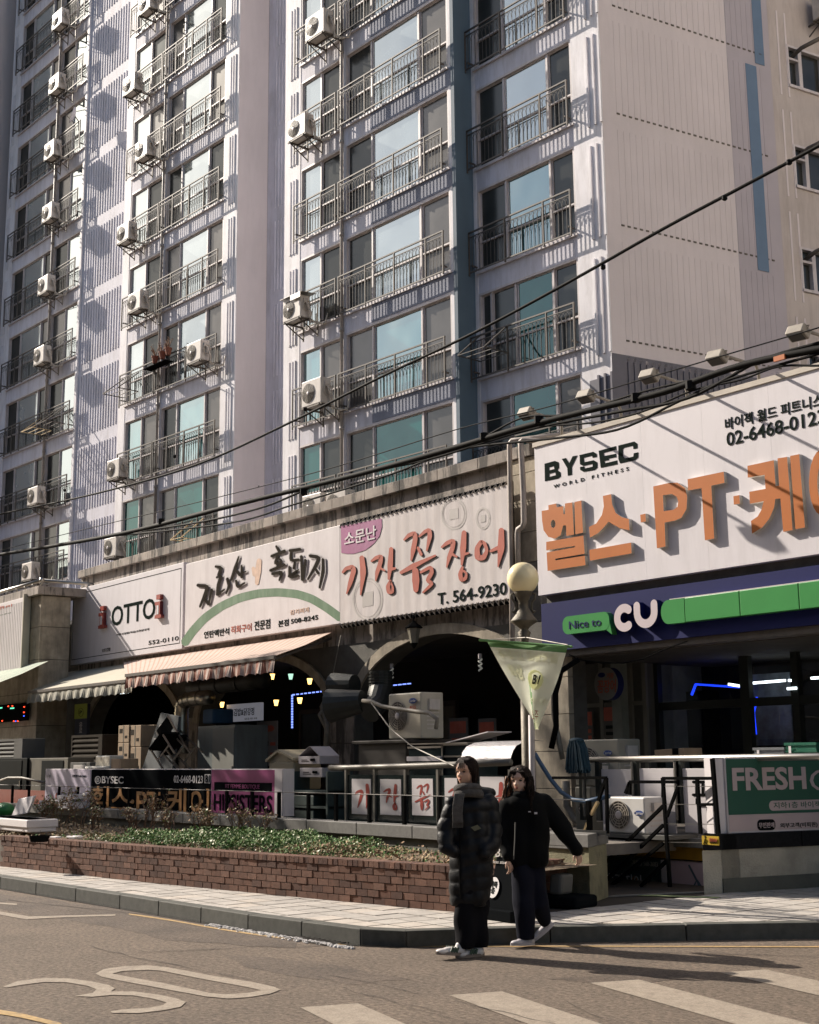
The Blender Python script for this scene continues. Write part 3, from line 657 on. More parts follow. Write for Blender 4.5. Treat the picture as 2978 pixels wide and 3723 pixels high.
# ================================================================= OUTDOOR AIR CONDITIONERS
def build_ac(w=.8,h=.62,d=.31,fr=.235,fx=.27,bracket=True,hose=True,fan='ring',cab=None,back=.35,logo=None):
    r=empty('air_conditioner',None,None)
    c=obj('cabinet',MB().box(0,w,0,d,0,h),cab or ACW,r,bevel=.018)
    cx,cz=fx,h*.5
    obj('fan_recess',MB().lathe((cx,-.001,cz),[(fr,0),(fr,.006)],24,(0,-1,0)),ACD,r)
    g=MB(); rr=fr
    while rr>.05:
        n=24; o=[(cx+math.cos(2*math.pi*i/n)*rr,-.014,cz+math.sin(2*math.pi*i/n)*rr) for i in range(n+1)]; g.tube(o,.0055,4,False); rr-=.031
    for i in range(12): a=math.pi*i/6; g.bar((cx,-.012,cz),(cx+math.cos(a)*fr,-.012,cz+math.sin(a)*fr),.006)
    obj('fan_grille',g,ACR,r); obj('fan_hub',MB().lathe((cx,-.012,cz),[(.048,0),(.05,.008),(.03,.014)],14,(0,-1,0)),FRAME,r,smooth=True)
    s=MB()
    for i in range(5): s.box(w-.004,w+.004,d*.25,d*.8,h*.2+i*.055,h*.2+i*.055+.02)
    s.box(w+.004,w+.05,d*.3,d*.75,h*.62,h*.85); obj('side_cover',s,ACW,r)
    if bracket:
        b=MB()
        for x in (.06,w-.1): b.box(x,x+.04,-.02,d+back,-.05,-.005); b.bar((x+.02,.05,-.05),(x+.02,d+back,-.38),.025); b.box(x,x+.04,d+back-.03,d+back,-.42,.5)
        b.box(-.0,w+.02,0,.035,-.045,-.006); b.box(-.0,w+.02,d-.03,d,-.045,-.006); obj('bracket',b,ACB,r)
    if hose:
        t=MB()
        for k in range(3):
            o=k*.03; t.tube([(w-.02,d*.4+o,h*.7),(w+.10,d*.45+o,h*.62-o),(w+.17,d*.6+o,h*.25-o),(w+.12,d*.8,-.05-o*2),(w+.26,d+.1,-.22+o),(w+.42,d+.22,-.16-o),(w+.4,d+.3,.1)],.019,6)
        nn=16; t.tube([(w+.06+.02*math.sin(i),d*.55+math.cos(2*math.pi*i/nn)*.12,h*.52+math.sin(2*math.pi*i/nn)*.14) for i in range(nn+1)],.014,5)
        obj('hose',t,HOSE,r,smooth=True)
    return r
ac_proto=build_ac(); ac_b=build_ac(.84,.70,.33,.26,.3); first={id(ac_proto):True,id(ac_b):True}
def put_ac(proto,loc,rz,label,group):
    if first.get(id(proto)): o=proto; first[id(proto)]=False
    else: o=copy_tree(proto)
    o.location=loc; o.rotation_euler=(0,0,rz); return tag(o,label,'air conditioner',group)
ORD=['topmost','second','third','fourth','fifth','sixth','seventh','eighth','ninth','tenth']
def ac_col(lst,D,where,group,offd=.78,protos=None):
    for i,(x,y,lab) in enumerate(lst):
        p=TW(x,y,D-offd); put_ac((protos or [ac_proto]*20)[i],p,PH,lab or f'{ORD[i]} air conditioner unit down {where}',group)
G1='air conditioner units hanging on the left window column'
ac_col([(188,110,'highest cream air conditioner unit on the left window column'),(176,343,'air conditioner unit on the left window column just above the satellite dish'),(159,584,'air conditioner unit on the left window column right below the satellite dish'),(151,811,None),(136,1074,None),(121,1329,'air conditioner with looping hoses on the left column one floor above the folding racks'),(98,1839,'air conditioner on the left window column crossed by the thin wire'),(77,2113,'lowest air conditioner of the left column behind the steel handrail')],D0,'the left window column of the tower',G1)
G2='air conditioner units hanging on the middle window column'
ac_col([(501,58,'highest air conditioner unit on the middle window column, cut near the top edge'),(445,351,'air conditioner with coiled hose on the middle column, second from the top'),(489,587,'air conditioner on the middle column, third from the top, with a covered fan'),(423,890,'air conditioner jutting left on the middle column, fourth from the top'),(463,1140,'air conditioner with tangled hoses two floors above the flower pots side rack'),(677,1326,'air conditioner at the right end of the balcony with flower pots'),(387,1746,'air conditioner on the middle column just above the single black wire'),(376,2030,'air conditioner of the middle column standing behind the stained parapet')],D1,'the middle window column of the tower',G2)
G3='air conditioner units hanging on the right window column'
ac_col([(1110,154,'highest air conditioner left of the wide balconies near the top of the picture'),(1046,518,'air conditioner jutting out left of the wide balconies, second from the top'),(1028,1175,'air conditioner with a torn sheet metal cover on top'),(1096,1485,'large air conditioner crossed by the single black wire'),(1098,1890,'air conditioner mostly hidden behind the stained parapet, left of its neighbour'),(1185,1880,'air conditioner mostly hidden behind the stained parapet, right of its neighbour')],D2,'the right window column',G3,protos=[ac_b,ac_proto,ac_proto,ac_b,ac_proto,ac_proto])
p=SP(SH(2930,60)[0],SH(2930,90)[1],.55); put_ac(ac_b,p,math.atan2(SD.y,SD.x),'air conditioner with a round fan on the side wall in the upper right corner','air conditioner units on the tower')
# sheet metal cover
p=TW(1028,1175,D2-.78); m=MB(); m.hexa(p+ZV*.64-XT*.05-NT*.08,XT*1.0,NT*.5+ZV*.04,(0,0,.008)); m.hexa(p+ZV*.5+XT*.45-NT*.085,XT*.45,(0,0,.15),NT*.008)
thing('metal_cover',m,STEEL,'bent sheet metal lid lying on an air conditioner','metal cover')
# satellite dish
p=TW(268,420,D0-.65); dn=(Vector((-.35,-.9,.35))).normalized(); m=MB().lathe(p,[(.02,-.05),(.12,-.04),(.24,0),(.30,.04),(.315,.06),(.30,.05),(.22,.012),(.1,-.02),(.01,-.03)],24,dn)
sd=empty('satellite_dish','round white satellite dish fixed to a balcony rail of the left window column','satellite dish',p)
obj('dish',m,WHITEP,sd,smooth=True); obj('arm',MB().tube([p-dn*.03-ZV*.3,p-dn*.0-ZV*.28,p+dn*.32-ZV*.08],.012,6).lathe(p+dn*.32-ZV*.08,[(.03,-.03),(.03,.04)],8,dn),RAIL,sd); obj('mount',MB().tube([p-dn*.05,p-dn*.2-ZV*.15,p-dn*.2-ZV*.5],.02,6),RAIL,sd)
# drying racks
def rack(u0,w,d,z,label,mat=RAIL,L=.75,n=2):
    m=MB(); o=lambda uu,dd,zz: TP(uu,dd,zz)
    for k in range(n):
        uu=u0+w*k/(n-1) if n>1 else u0
        m.bar(o(uu,d-.2,z),o(uu,d-.2-L,z-.65),.03); m.bar(o(uu,d-.2-L,z-.65),o(uu,d-.2,z-.65),.025)
    for t in (0,.33,.66,1.): m.bar(o(u0,d-.2-L*t,z-.65),o(u0+w,d-.2-L*t,z-.65),.018)
    return thing('drying_rack',m,mat,label,'drying rack','folding racks hooked over balcony rails')
GOLD=M('brass_metal',(.55,.42,.24),.3,.6,var=.1)  # light brass for racks and gold bars
rack(*[TU(450,1440,D1)[0],.95,D1,zr(0)-.0-0],'beige folding rack on the left end of the balcony with flower pots') if 0 else None
def rk(px,py,D,w,label,mat=RAIL,n=2,L=.75): uu,z=TU(px,py,D-.2); rack(uu,w,D,z,label,mat,L,n)
rk(450,1378,D1,1.0,'beige folding rack on the left end of the balcony with flower pots')
rk(150,1520,D0,.9,'left folding rack of the pair on the left window column',GOLD); rk(205,1492,D0,.75,'right folding rack of the pair on the left window column')
rk(700,1895,D1,.6,'brassy folding rack low on the middle column just above the parapet',GOLD)
rk(1745,1220,D3,.9,'dark folding rack on the balcony right of the blue column',BALU)
# flower pots on a balcony rail
POT=M('terracotta',(.28,.10,.06),.8,var=.2); TWIG=M('dry_twig',(.16,.10,.065),.85,var=.4,vs=20); DRYL=M('dry_leaf',(.22,.12,.07),.8,var=.4,vs=30)
def pot(px,py,k):
    uu,z=TU(px,py,D1-.3); p=TP(uu,D1-.32,z); o=empty('potted_plant',['left small clay pot with bare twigs on the balcony rail','middle clay pot with bare twigs on the balcony rail','right clay pot with a dry bush on the balcony rail'][k],'potted plant',p,'flower pots on the balcony rail')
    obj('pot',MB().lathe(p,[(.07,0),(.11,.2),(.12,.2),(.12,.24),(.09,.24)],14),POT,o,smooth=False); t=MB(); rr=random.Random(k)
    for i in range(26):
        a=rr.uniform(0,6.28); q=p+ZV*.22; e=q+Vector((math.cos(a)*rr.uniform(.05,.22),math.sin(a)*.12,rr.uniform(.1,.38))); t.tube([q,(q+e)/2+ZV*.04,e],.005,4); t.ell(e,.02,.015,.012,5,3)
    obj('twigs',t,DRYL,o)
pot(565,1322,0); pot(592,1306,1); pot(614,1292,2)
m=MB(); uu,z=TU(540,1345,D1-.3); m.tbox(uu,uu+1.35,D1-.5,D1-.2,z-.03,z); thing('plant_shelf',m,BLACKM,'dark shelf hooked on the balcony rail under the clay pots','shelf')
# ================================================================= SHOP ROW
YF=13.45; YS=13.28
shop=empty('arcade_building','single storey arcade building of stained stone slabs with arches and shop signs','shop building',(-22,15,.1))
zp=lambda px,py: W(px,py,YF).z
ztop=W(1000,1868,YF).z; zsb=3.97
print('parapet z',[round(W(*p,YF).z,2) for p in ((297,2054),(1000,1868),(1856,1649))],'sign',pbox(262,2140,666,2357,YS))
xl=W(297,2054,YF).x; xr_=W(1944,1640,YF).x
PZ0,PZ1=3.6,6.28
x=xl; k=0
while x<xr_-.05:
    w=min(1.03,xr_-x)
    obj('parapet_stone',MB().box(x+.004,x+w-.004,YF,YF+.3,PZ0,6.1),STONE,shop); obj('coping_stone',MB().box(x+.003,x+w-.003,YF-.1,YF+.35,6.103,6.29),STONE,shop,bevel=.008); x+=1.03
CAPL=M('pale_cap',(.52,.47,.40),.7,var=.15)  # pale beige cap of the fitness sign
obj('roof',MB().box(xl,-2,YF+.3,17.5,5.6,5.75),CEIL,shop)
# arch walls below the signs
px_=lambda x,y=2450: W(x,y,YF).x
TERR=.62
def arch_wall(xa,xb,xo0,xo1,zspring,zapex,z1,mat,name='arch_wall',yf=YF,th=.4):
    n=20; ar=[(xo0+(xo1-xo0)*(1-math.cos(math.pi*i/n))/2,zspring+(zapex-zspring)*math.sin(math.pi*i/n)) for i in range(n+1)]
    poly=[(xa,TERR),(xo0,TERR)]+ar+[(xo1,TERR),(xb,TERR),(xb,z1),(xa,z1)]
    shape2d(name,[poly],(Vector((0,yf+th,0)),Vector((1,0,0)),ZV,Vector((0,-1,0))),th,mat,shop)
    band=[(a,b) for a,b in ar]; c=((xo0+xo1)/2)
    outer=[(c+(a-c)*1.0+(.0 if 0 else (a-c)/abs(xo1-xo0)*2*.2),b+.17*max(.2,(b-zspring)/(zapex-zspring+1e-6))) for a,b in ar]
    shape2d('arch_band',[band+outer[::-1]],(Vector((0,yf,0)),Vector((1,0,0)),ZV,Vector((0,-1,0))),.05,STONEW,shop)
pl=[(px_(275,2550),px_(318,2550)),(px_(660,2600),px_(722,2600)),(px_(1200,2600),px_(1290,2600)),(px_(1960,2600),px_(2088,2600))]
print('pillars',[(round(a,2),round(b,2)) for a,b in pl])
ap2=W(1600,2305,YF).z; print('apex',ap2,W(1265,2430,YF).z)
zA=ap2
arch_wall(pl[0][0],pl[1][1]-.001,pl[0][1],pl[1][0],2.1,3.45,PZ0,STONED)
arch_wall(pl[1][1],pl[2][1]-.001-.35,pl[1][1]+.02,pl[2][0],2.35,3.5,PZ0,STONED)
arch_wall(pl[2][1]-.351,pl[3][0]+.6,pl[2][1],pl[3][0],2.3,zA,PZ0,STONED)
# slab joints in stone: thin recessed strips set as separate stones on pillars
for (a,b) in pl[1:3]:
    z=TERR
    while z<PZ0-.9:
        h=.62; obj('pillar_stone',MB().box(a-.02,b+.02,YF-.035,YF-.001,z+.005,min(z+h,2.6)-.005),STONE,shop,bevel=.004); z+=h
        if z>2.2: break
# left deep pier in front of the sign (seen edge on, sunlit side)
lp=empty('stone_pier','tall stone clad pier with a coping under the steel handrail left of the shop signs','pier',(-28,12.6,.1))
YP=12.15
xa,xb=W(84,2350,YP).x,W(143,2350,YP).x
zt=W(140,2165,YP).z; print('pier',xa,xb,zt)
z=.1
while z<zt-.3:
    h=.78; z2=min(z+h,zt-.01)
    obj('pier_stone',MB().box(xa-2.6,xb,YP,YP+.75,z+.006,z2-.006),STONEW,lp,bevel=.005); z+=h
obj('pier_core',MB().box(xa-2.55,xb-.02,YP+.02,YP+.73,.1,zt-.02),GROUT,lp)
obj('coping_stone',MB().box(xa-3.2,xb+.1,YP-.12,YP+1.1,zt,zt+.2),STONE,lp,bevel=.01)
hr=empty('steel_handrail','shiny steel handrail on the coping above the left stone pier','handrail',(xb,YP,zt+.2))
t=MB(); zc=zt+.2; zh=W(152,2110,YP).z; t.tube([(xa-4,YP,zh),(xb-.02,YP,zh)],.045,10); t.tube([(xb-.02,YP,zh),(xb-.02,YP+3,zh)],.04,10); t.lathe((xb-.02,YP,zh-.05),[(.05,0),(.065,.05),(.05,.11)],10)
obj('rail',t,STEEL,hr,smooth=True)
for xx in (xb-.05,xb-.55,xb-1.05,xb-1.6,xb-2.2): obj('post',MB().tube([(xx,YP,zc),(xx,YP,zh)],.03,8),STEEL,hr,smooth=True)
obj('post',MB().tube([(xb-.02,YP+1.2,zc),(xb-.02,YP+1.2,zh)],.03,8),STEEL,hr)
# back wall, ceiling of arcade
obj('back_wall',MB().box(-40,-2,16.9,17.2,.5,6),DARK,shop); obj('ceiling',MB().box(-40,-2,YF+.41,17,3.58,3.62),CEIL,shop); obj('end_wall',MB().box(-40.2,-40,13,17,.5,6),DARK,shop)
obj('left_wall',MB().box(-40,xl-.01,YF,YF+.3,.5,5.0),STONED,shop); obj('roof_parapet_back',MB().box(xl,xl+.3,YF+.3,17.2,PZ0,6.1),STONE,shop)
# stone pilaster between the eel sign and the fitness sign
SP_=empty('stone_pilaster','stained stone pilaster with drain pipes between the eel banner and the fitness sign','pilaster',(W(1900,2000,YF).x,YF,TERR))
xa2,xb2=W(1862,1900,YF).x,W(2060,1900,YF).x; z=PZ0-.5
for i in range(7):
    z2=z+.46; 
    if z2>6.1: z2=6.095
    if z<6.0: obj('pilaster_stone',MB().box(xa2,xb2,YF-.06,YF-.002,z+.004,z2-.004),STONEW if i>2 else STONED,SP_,bevel=.004)
    z+=.46
xa3,xb3=pl[3]; z=TERR
while z<3.1: obj('pilaster_stone',MB().box(xa3,xb3,YF-.1,YF-.002,z+.004,z+.52),STONEW,SP_,bevel=.004); z+=.525
# drain pipes
dp=MB(); q=lambda x,y,Y=13.2: W(x,y,Y)
dp.tube([q(1855,1600)+Vector((.9,.5,0)),q(1860,1602),q(1853,1612),q(1853,1640),q(1860,2080),q(1864,2400)],.04,8)
thing('drain_pipe',dp,PIPE,'left pale drain pipe running down behind the globe lamp','pipe','drain pipes on the stone pilaster',smooth=True)
dp=MB(); dp.tube([q(1962,1612,13.25)+Vector((.2,.4,0)),q(1900,1598),q(1893,1605),q(1895,1640),q(1903,1790),q(1905,1900),q(1900,1915),q(1884,1925),q(1882,1940),q(1884,2060)],.045,8)
thing('drain_pipe',dp,PIPE,'right pale drain pipe with a kink beside the fitness sign','pipe','drain pipes on the stone pilaster',smooth=True)
# ----------------------------------------------------------------- signs
INK=M('sign_dark_print',(.020,.027,.024),.9,var=.05,spec=0.); RED=M('brush_red',(.40,.075,.04),.5,var=.12,vs=5,streak=.15,sc=(.5,.25,.2)); SHADW=M('print_dark_olive',(.13,.11,.09),.6,var=.05)
BRUSH=M('brush_dark_grey',(.045,.040,.034),.9,var=.2,spec=0.); GRNP=M('sign_green_band',(.065,.15,.07),.55,var=.1,streak=.25,sc=(.3,.4,.3)); PURP=M('sign_magenta',(.30,.07,.20),.55,var=.12,streak=.25,sc=(.35,.2,.3)); PEACH=M('faded_peach_print',(.60,.42,.32),.6,var=.15,vs=9); FAINT=M('faded_grey_print',(.44,.41,.39),.6,var=.08); HALO=M('halo_print',(.45,.42,.42),.6)
def pl2(Y,k0=0.): return lambda p,k: (lambda w: (w.x,w.y-k-k0,w.z))(W(p[0],p[1],Y))
def board(name,label,x0,y0,x1,y1,Y,th,mat,cat='shop sign',side=None,zz=None):
    a,b,c,d=pbox(x0,y0,x1,y1,Y)
    if zz: b,d=zz
    r=empty(name,label,cat,(a,Y,b)); obj('panel',MB().box(a,c,Y,Y+th,b,d),mat,r,bevel=.006); return r,(a,b,c,d)
# OTTO sign
YO=13.25
s1,(a,b,c,d)=board('shop_sign','white shop sign with red and black lettering at the left end of the row',262,2140,664,2357,YO,.2,SIGNW,zz=(W(262,2418,YO).z,W(262,2148,YO).z))
f=FY(YO); bz=[(b+.1,d-.1)]
m=MB()
for (x0,x1,z0,z1) in ((a+.06,c-.1,d-.13,d-.115),(a+.06,c-.1,b+.12,b+.135),(a+.06,a+.075,b+.12,d-.115),(c-.115,c-.1,b+.12,d-.115)): m.box(x0,x1,YO-.003,YO-.0005,z0,z1)
obj('border_line',m,INK,s1)
def ptx(name,body,x0,y0,x1,y1,Y,mats,parent,**kw):   # text into a pixel rectangle given by left-bottom / right-top
    a_=W(x0,y0,Y); b_=W(x1,y1,Y); return text(name,body,FY(Y),(a_.x,a_.z,b_.x,b_.z),mats,parent,**kw)
ptx('lettering','OTTO',405,2278,566,2172,YO,INK,s1,bold=.012)
REDI=M('red_letter_face',(.32,.045,.03),.4,var=.05); REDS=M('red_letter_side',(.20,.03,.025),.45,var=.05)
for (x0,x1,yt,yb) in ((368,393,2202,2287),(574,599,2160,2250)):
    A=W(x0,yb,YO); B=W(x1,yt,YO); w=B.x-A.x; h=B.z-A.z; X=A.x; Z=A.z
    sp=[[(X,Z),(X+w,Z),(X+w,Z+h*.14),(X+w*.8,Z+h*.14),(X+w*.8,Z+h*.7),(X,Z+h*.7),(X,Z+h*.56),(X+w*.22,Z+h*.56),(X+w*.22,Z+h*.14),(X,Z+h*.14)],[(X+w*.2,Z+h*.8),(X+w*.8,Z+h*.8),(X+w*.8,Z+h),(X+w*.2,Z+h)]]
    shape2d('raised_letter',sp,f,.08,[REDI,REDS],s1,.002)
    shape2d('letter_highlight',[[(X+w*.34,Z+h*.16),(X+w*.62,Z+h*.16),(X+w*.62,Z+h*.54),(X+w*.34,Z+h*.54)]],f,.004,SIGNW,s1,.084)
ptx('lettering','가평식김밥(역삼)오토닭강정',423,2313,543,2283,YO,INK,s1,bold=.0)
ptx('lettering','552-0110',540,2345,650,2312,YO,INK,s1,bold=.006)
ptx('lettering','오토김밥',371,2372,402,2354,YO,INK,s1,bold=.0)
# pork sign
s2,(a2_,b2_,c2_,d2_)=board('shop_sign','white restaurant sign with dark brush lettering above a green arc, second from left',673,2140,1236,2300,YO,.18,SIGNW2,zz=(W(673,2352,YO).z,W(673,2052,YO).z))
ox,oy,sc=600,1800,1/2.3; C2=lambda pts: [(ox+x*sc,oy+y*sc) for x,y in pts]
def ST(lst,fn=C2,ws=1.): return [(fn(p),[x*sc*ws for x in w]) for p,w in lst]
brush=[([(280,755),(365,762),(345,830),(300,935)],[26,30,30,18]),([(332,862),(372,912)],[20,26]),([(400,790),(375,905)],[24,18]),
 ([(430,598),(478,605),(455,672)],[20,26,24]),([(440,690),(478,672),(452,755),(445,835)],[18,24,26,24]),([(450,830),(505,790)],[24,14]),([(530,700),(545,760),(520,825)],[26,24,14]),
 ([(625,515),(595,610),(560,712)],[12,26,20]),([(600,625),(632,668)],[20,26]),([(648,590),(650,690)],[16,22]),([(655,650),(685,640)],[16,12]),([(602,715),(615,772),(675,735)],[20,24,14]),
 ([(938,428),(962,470)],[18,24]),([(898,512),(1010,468)],[22,26]),([(950,505),(925,575),(985,565),(960,525)],[18,20,20,14]),([(888,632),(1008,580)],[22,22]),([(945,575),(950,615)],[14,14]),([(905,660),(988,640),(965,715)],[22,26,14]),
 ([(1050,465),(1140,452)],[24,22]),([(1062,470),(1058,548),(1128,540)],[22,24,20]),([(1092,560),(1085,615)],[16,20]),([(1045,680),(1130,625),(1060,690)],[24,22,16]),([(1050,600),(1052,690),(1125,672)],[20,24,18]),([(1148,510),(1158,710)],[20,24]),([(1150,590),(1185,585)],[14,14]),([(1182,540),(1165,700)],[18,16]),
 ([(1220,508),(1298,520),(1270,590),(1200,705)],[26,30,28,12]),([(1262,612),(1290,655)],[18,24]),([(1328,535),(1330,640),(1300,775)],[20,26,14])]
obj('lettering_halo',strokes_mb([(p,[x+9 for x in w]) for p,w in ST(brush)],pl2(YO,.0005)),HALO,s2)
bi=0
for cnt in (3,4,5,6,8,3): obj('brush_letter',strokes_mb(ST(brush[bi:bi+cnt]),pl2(YO,.022)),BRUSH,s2); bi+=cnt
obj('faded_print',strokes_mb(ST([([(740,610),(750,670)],[30,30]),([(790,545),(780,640),(770,740)],[40,50,30])]),pl2(YO,.006)),PEACH,s2)
arc=[(165,1235),(230,1140),(330,1030),(470,930),(620,860),(780,822),(950,812),(1110,828),(1230,868),(1350,940),(1465,1025)]
obj('green_band',strokes_mb([(C2(arc),[70*sc]*11)],pl2(YO,.002)),GRNP,s2)
ptx('lettering','연탄맥반석',742,2322,834,2281,YO,INK,s2,bold=.014); ptx('lettering','직화구이',840,2305,915,2265,YO,RED,s2,bold=.014); ptx('lettering','전문점',925,2293,983,2249,YO,INK,s2,bold=.014)
ptx('lettering','본점',1012,2280,1050,2250,YO,INK,s2,bold=.014); ptx('lettering','508-8245',1058,2268,1157,2235,YO,INK,s2,bold=.012); ptx('lettering','김치찌개',1055,2236,1124,2207,YO,PEACH,s2,bold=.01)
# eel banner
YE=13.22
s3=empty('banner_sign','faded white cloth banner laced to a frame with big red brush lettering','banner',(W(1540,2200,YE).x,YE,3.9))
zc0,zc1=W(1237,2269,YE).z,W(1235,1917,YE).z; xa4,xb4=W(1237,2090,YE).x,W(1852,2000,YE).x
cl=MB(); n=60
for i in range(n):
    xA,xB=xa4+(xb4-xa4)*i/n,xa4+(xb4-xa4)*(i+1)/n; w_=lambda x:.0014*math.sin(x*23)
    cl.quad((xA,YE+w_(xA),zc0),(xB,YE+w_(xB),zc0),(xB,YE+w_(xB),zc1),(xA,YE+w_(xA),zc1))
BAN=M('faded_banner_cloth',(.60,.555,.545),.8,var=.06,vs=2,streak=.2,sc=(.38,.31,.27)); obj('cloth',cl,BAN,s3,smooth=True)
frm=MB()
for z in (zc0-.05,zc1+.05): frm.tube([(xa4-.03,YE+.05,z),(xb4+.05,YE+.05,z)],.025,8)
for x in (xa4-.03,xb4+.04): frm.tube([(x,YE+.05,zc0-.05),(x,YE+.05,zc1+.05)],.025,8)
obj('frame',frm,BLACKM,s3); lc=MB(); x=xa4
while x<xb4:
    for z,s in ((zc1,1),(zc0,-1)): lc.bar((x,YE-.012,z-s*.015),(x+.06,YE+.03,z+s*.075),.014); lc.bar((x+.06,YE+.02,z+s*.075),(x+.1,YE-.012,z-s*.015),.01)
    x+=.13
tag(obj('lacing',lc,HOSE,s3),kind='stuff')
ox3,oy3=1200,1750; C3=lambda pts: [(ox3+x*sc,oy3+y*sc) for x,y in pts]
EEL={'gi':[([(112,762),(140,728),(195,715),(205,745),(175,850),(145,940)],[20,30,38,42,36,10]),([(272,635),(285,760),(262,950)],[40,50,10])],
'jang':[([(352,668),(390,640),(435,625),(428,680),(400,760),(388,830)],[18,30,34,36,34,12]),([(410,715),(465,748)],[24,14]),([(518,562),(510,700),(498,818)],[34,46,20]),([(515,735),(553,728)],[30,18]),([(512,830),(490,880),(500,930),(530,925),(532,880),(512,840)],[20,34,36,26,16,16])],
'kkom':[([(625,490),(665,450),(715,432),(720,480),(700,580),(685,662)],[16,32,36,40,40,14]),([(752,462),(800,420),(838,405),(842,460),(815,580)],[16,28,34,38,14]),([(742,555),(770,615)],[24,26]),([(598,765),(700,710),(888,620)],[26,44,16]),([(720,740),(725,830),(725,915)],[50,62,40]),([(765,762),(850,715),(862,760),(820,830),(865,855),(785,930)],[22,30,34,34,30,16])],
'jang2':[([(940,552),(985,515),(1040,495),(1030,560),(1000,640),(982,720)],[18,32,38,38,34,10]),([(1020,605),(1068,632)],[26,16]),([(1128,425),(1120,560),(1108,700)],[40,52,16]),([(1110,615),(1168,600)],[30,16]),([(1115,718),(1095,775),(1105,825),(1140,815),(1150,770),(1125,750)],[22,36,38,28,18,20])],
'eo':[([(1270,505),(1235,560),(1240,640),(1290,640),(1320,580),(1300,520),(1275,505)],[34,42,50,44,28,30,30]),([(1348,585),(1415,555)],[22,34]),([(1440,405),(1438,560),(1412,715)],[44,58,10])]}
allst=[s for k in EEL for s in EEL[k]]
[obj('lettering_shadow',strokes_mb([([(x+3,y+4) for x,y in p],w) for p,w in ST(EEL[k_],C3)],pl2(YE,.007)),SHADW,s3) for k_ in EEL]; [obj('brush_letter',strokes_mb(ST(EEL[k_],C3),pl2(YE,.016)),RED,s3) for k_ in EEL]
ov=[(ox3+(90+t)*sc,0) for t in (0,)]
mg=MB(); P_=[(1240,1912),(1242,2010),(1262,2014),(1290,2013),(1330,2000),(1362,1975),(1380,1950),(1390,1915),(1388,1885)]
mg.poly([pl2(YE,.006)(p,0) for p in [(1240,1914)]+P_[1:]]); obj('magenta_spot',mg,PURP,s3)
ptx('lettering','소문난',1253,1985,1368,1908,YE-.009,SIGNW2,s3,bold=.014)
ptx('lettering','T. 564-9230',1592,2200,1842,2115,YE-.003,INK,s3,bold=.014,depth=.003)
def coin(cx,cy,rx,ry):
    lst=[ring(cx,cy,rx,ry,6,24),ring(cx,cy,rx*.86,ry*.86,2,24)]; w=rx*.7
    o=obj('coin_print',strokes_mb(lst,pl2(YE,.0025)),FAINT,s3); m_=MB(); m_.poly([pl2(YE,.0035)(p,0) for p in ((cx-rx*.35,cy+ry*.4),(cx+rx*.38,cy+ry*.3),(cx+rx*.38,cy-ry*.38),(cx-rx*.35,cy-ry*.28))]); obj('coin_print',m_,FAINT,s3)
coin(1337,2178,53,76); coin(1650,1868,44,56); coin(1757,1885,24,38)
# fitness sign
YB=13.2; s4=empty('shop_sign','big white fitness sign with raised orange lettering, largest sign at the right','shop sign',(-12,YB,3.9))
za0,za1=W(1962,2165,YB).z,W(1942,1628,YB).z; xs0=W(1950,1900,YB).x; xs1=-6.6
for i in range(7):
    x0=xs0+(xs1-xs0)*i/7; obj('sign_panel',MB().box(x0+.002,x0+(xs1-xs0)/7-.0,YB,YB+.22,za0,za1),SIGNW,s4)
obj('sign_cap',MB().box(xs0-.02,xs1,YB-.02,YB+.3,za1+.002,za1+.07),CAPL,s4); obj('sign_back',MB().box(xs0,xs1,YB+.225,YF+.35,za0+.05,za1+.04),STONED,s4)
o5b=lambda pts: [pxz(1900+x/2.875,1500+y/2.875,YB) for x,y in pts]
for sp in ([[(232,535),(340,505),(378,520),(382,575),(365,600),(398,625),(400,670),(370,690),(236,718)],[(278,572),(330,558),(335,590),(278,605)],[(280,640),(345,622),(350,655),(282,672)]],[[(413,485),(455,475),(490,530),(525,458),(574,448),(515,570),(517,650),(475,660),(470,580)]],
 [[(595,445),(740,410),(775,430),(778,462),(735,472),(730,450),(640,472),(645,520),(745,498),(782,520),(783,575),(755,600),(640,620),(605,600),(603,570),(645,562),(650,585),(735,565),(735,535),(635,558),(603,540),(600,465)]],
 [[(798,400),(978,350),(980,388),(850,420),(853,455),(978,430),(980,465),(900,480),(905,495),(858,505),(862,530),(990,500),(992,540),(820,577)]],
 [[(1003,345),(1170,303),(1200,325),(1200,372),(1160,380),(1158,345),(1060,368),(1048,385),(1052,460),(1075,480),(1160,460),(1165,425),(1210,415),(1208,470),(1175,498),(1020,530),(1003,480)]]): shape2d('letter',[o5b(q_) for q_ in sp],FY(YB),.003,INK,s4,.002)
ptx('lettering','WORLD FITNESS',2014,1775,2286,1697,YB,INK,s4,spacing=1.9,bold=.006)
ptx('lettering','바이젝 월드 피트니스',2638,1565,2990,1430,YB,INK,s4,bold=.014)
ptx('lettering','02-6468-0123',2644,1623,2998,1485,YB,INK,s4,bold=.014)
ORG=M('orange_letter_face',(.46,.128,.012),.45,var=.05); LSIDE=M('cream_letter_side',(.60,.56,.50),.5,var=.1,streak=.3,sc=(.2,.17,.13))
DL=.06; YL=YB-DL
o5=lambda pts: [pxz(1900+x/2.875,1500+y/2.875,YL) for x,y in pts]; o6=lambda pts: [pxz(2478+x/2.994,1500+y/2.994,YL) for x,y in pts]
def letter(*sp): shape2d('raised_letter',list(sp),FY(YB),DL,[ORG,LSIDE],s4,.001)
el=lambda cx,cy,rx,ry,n=18: [(cx+rx*math.cos(2*math.pi*i/n),cy+ry*math.sin(2*math.pi*i/n)) for i in range(n)]
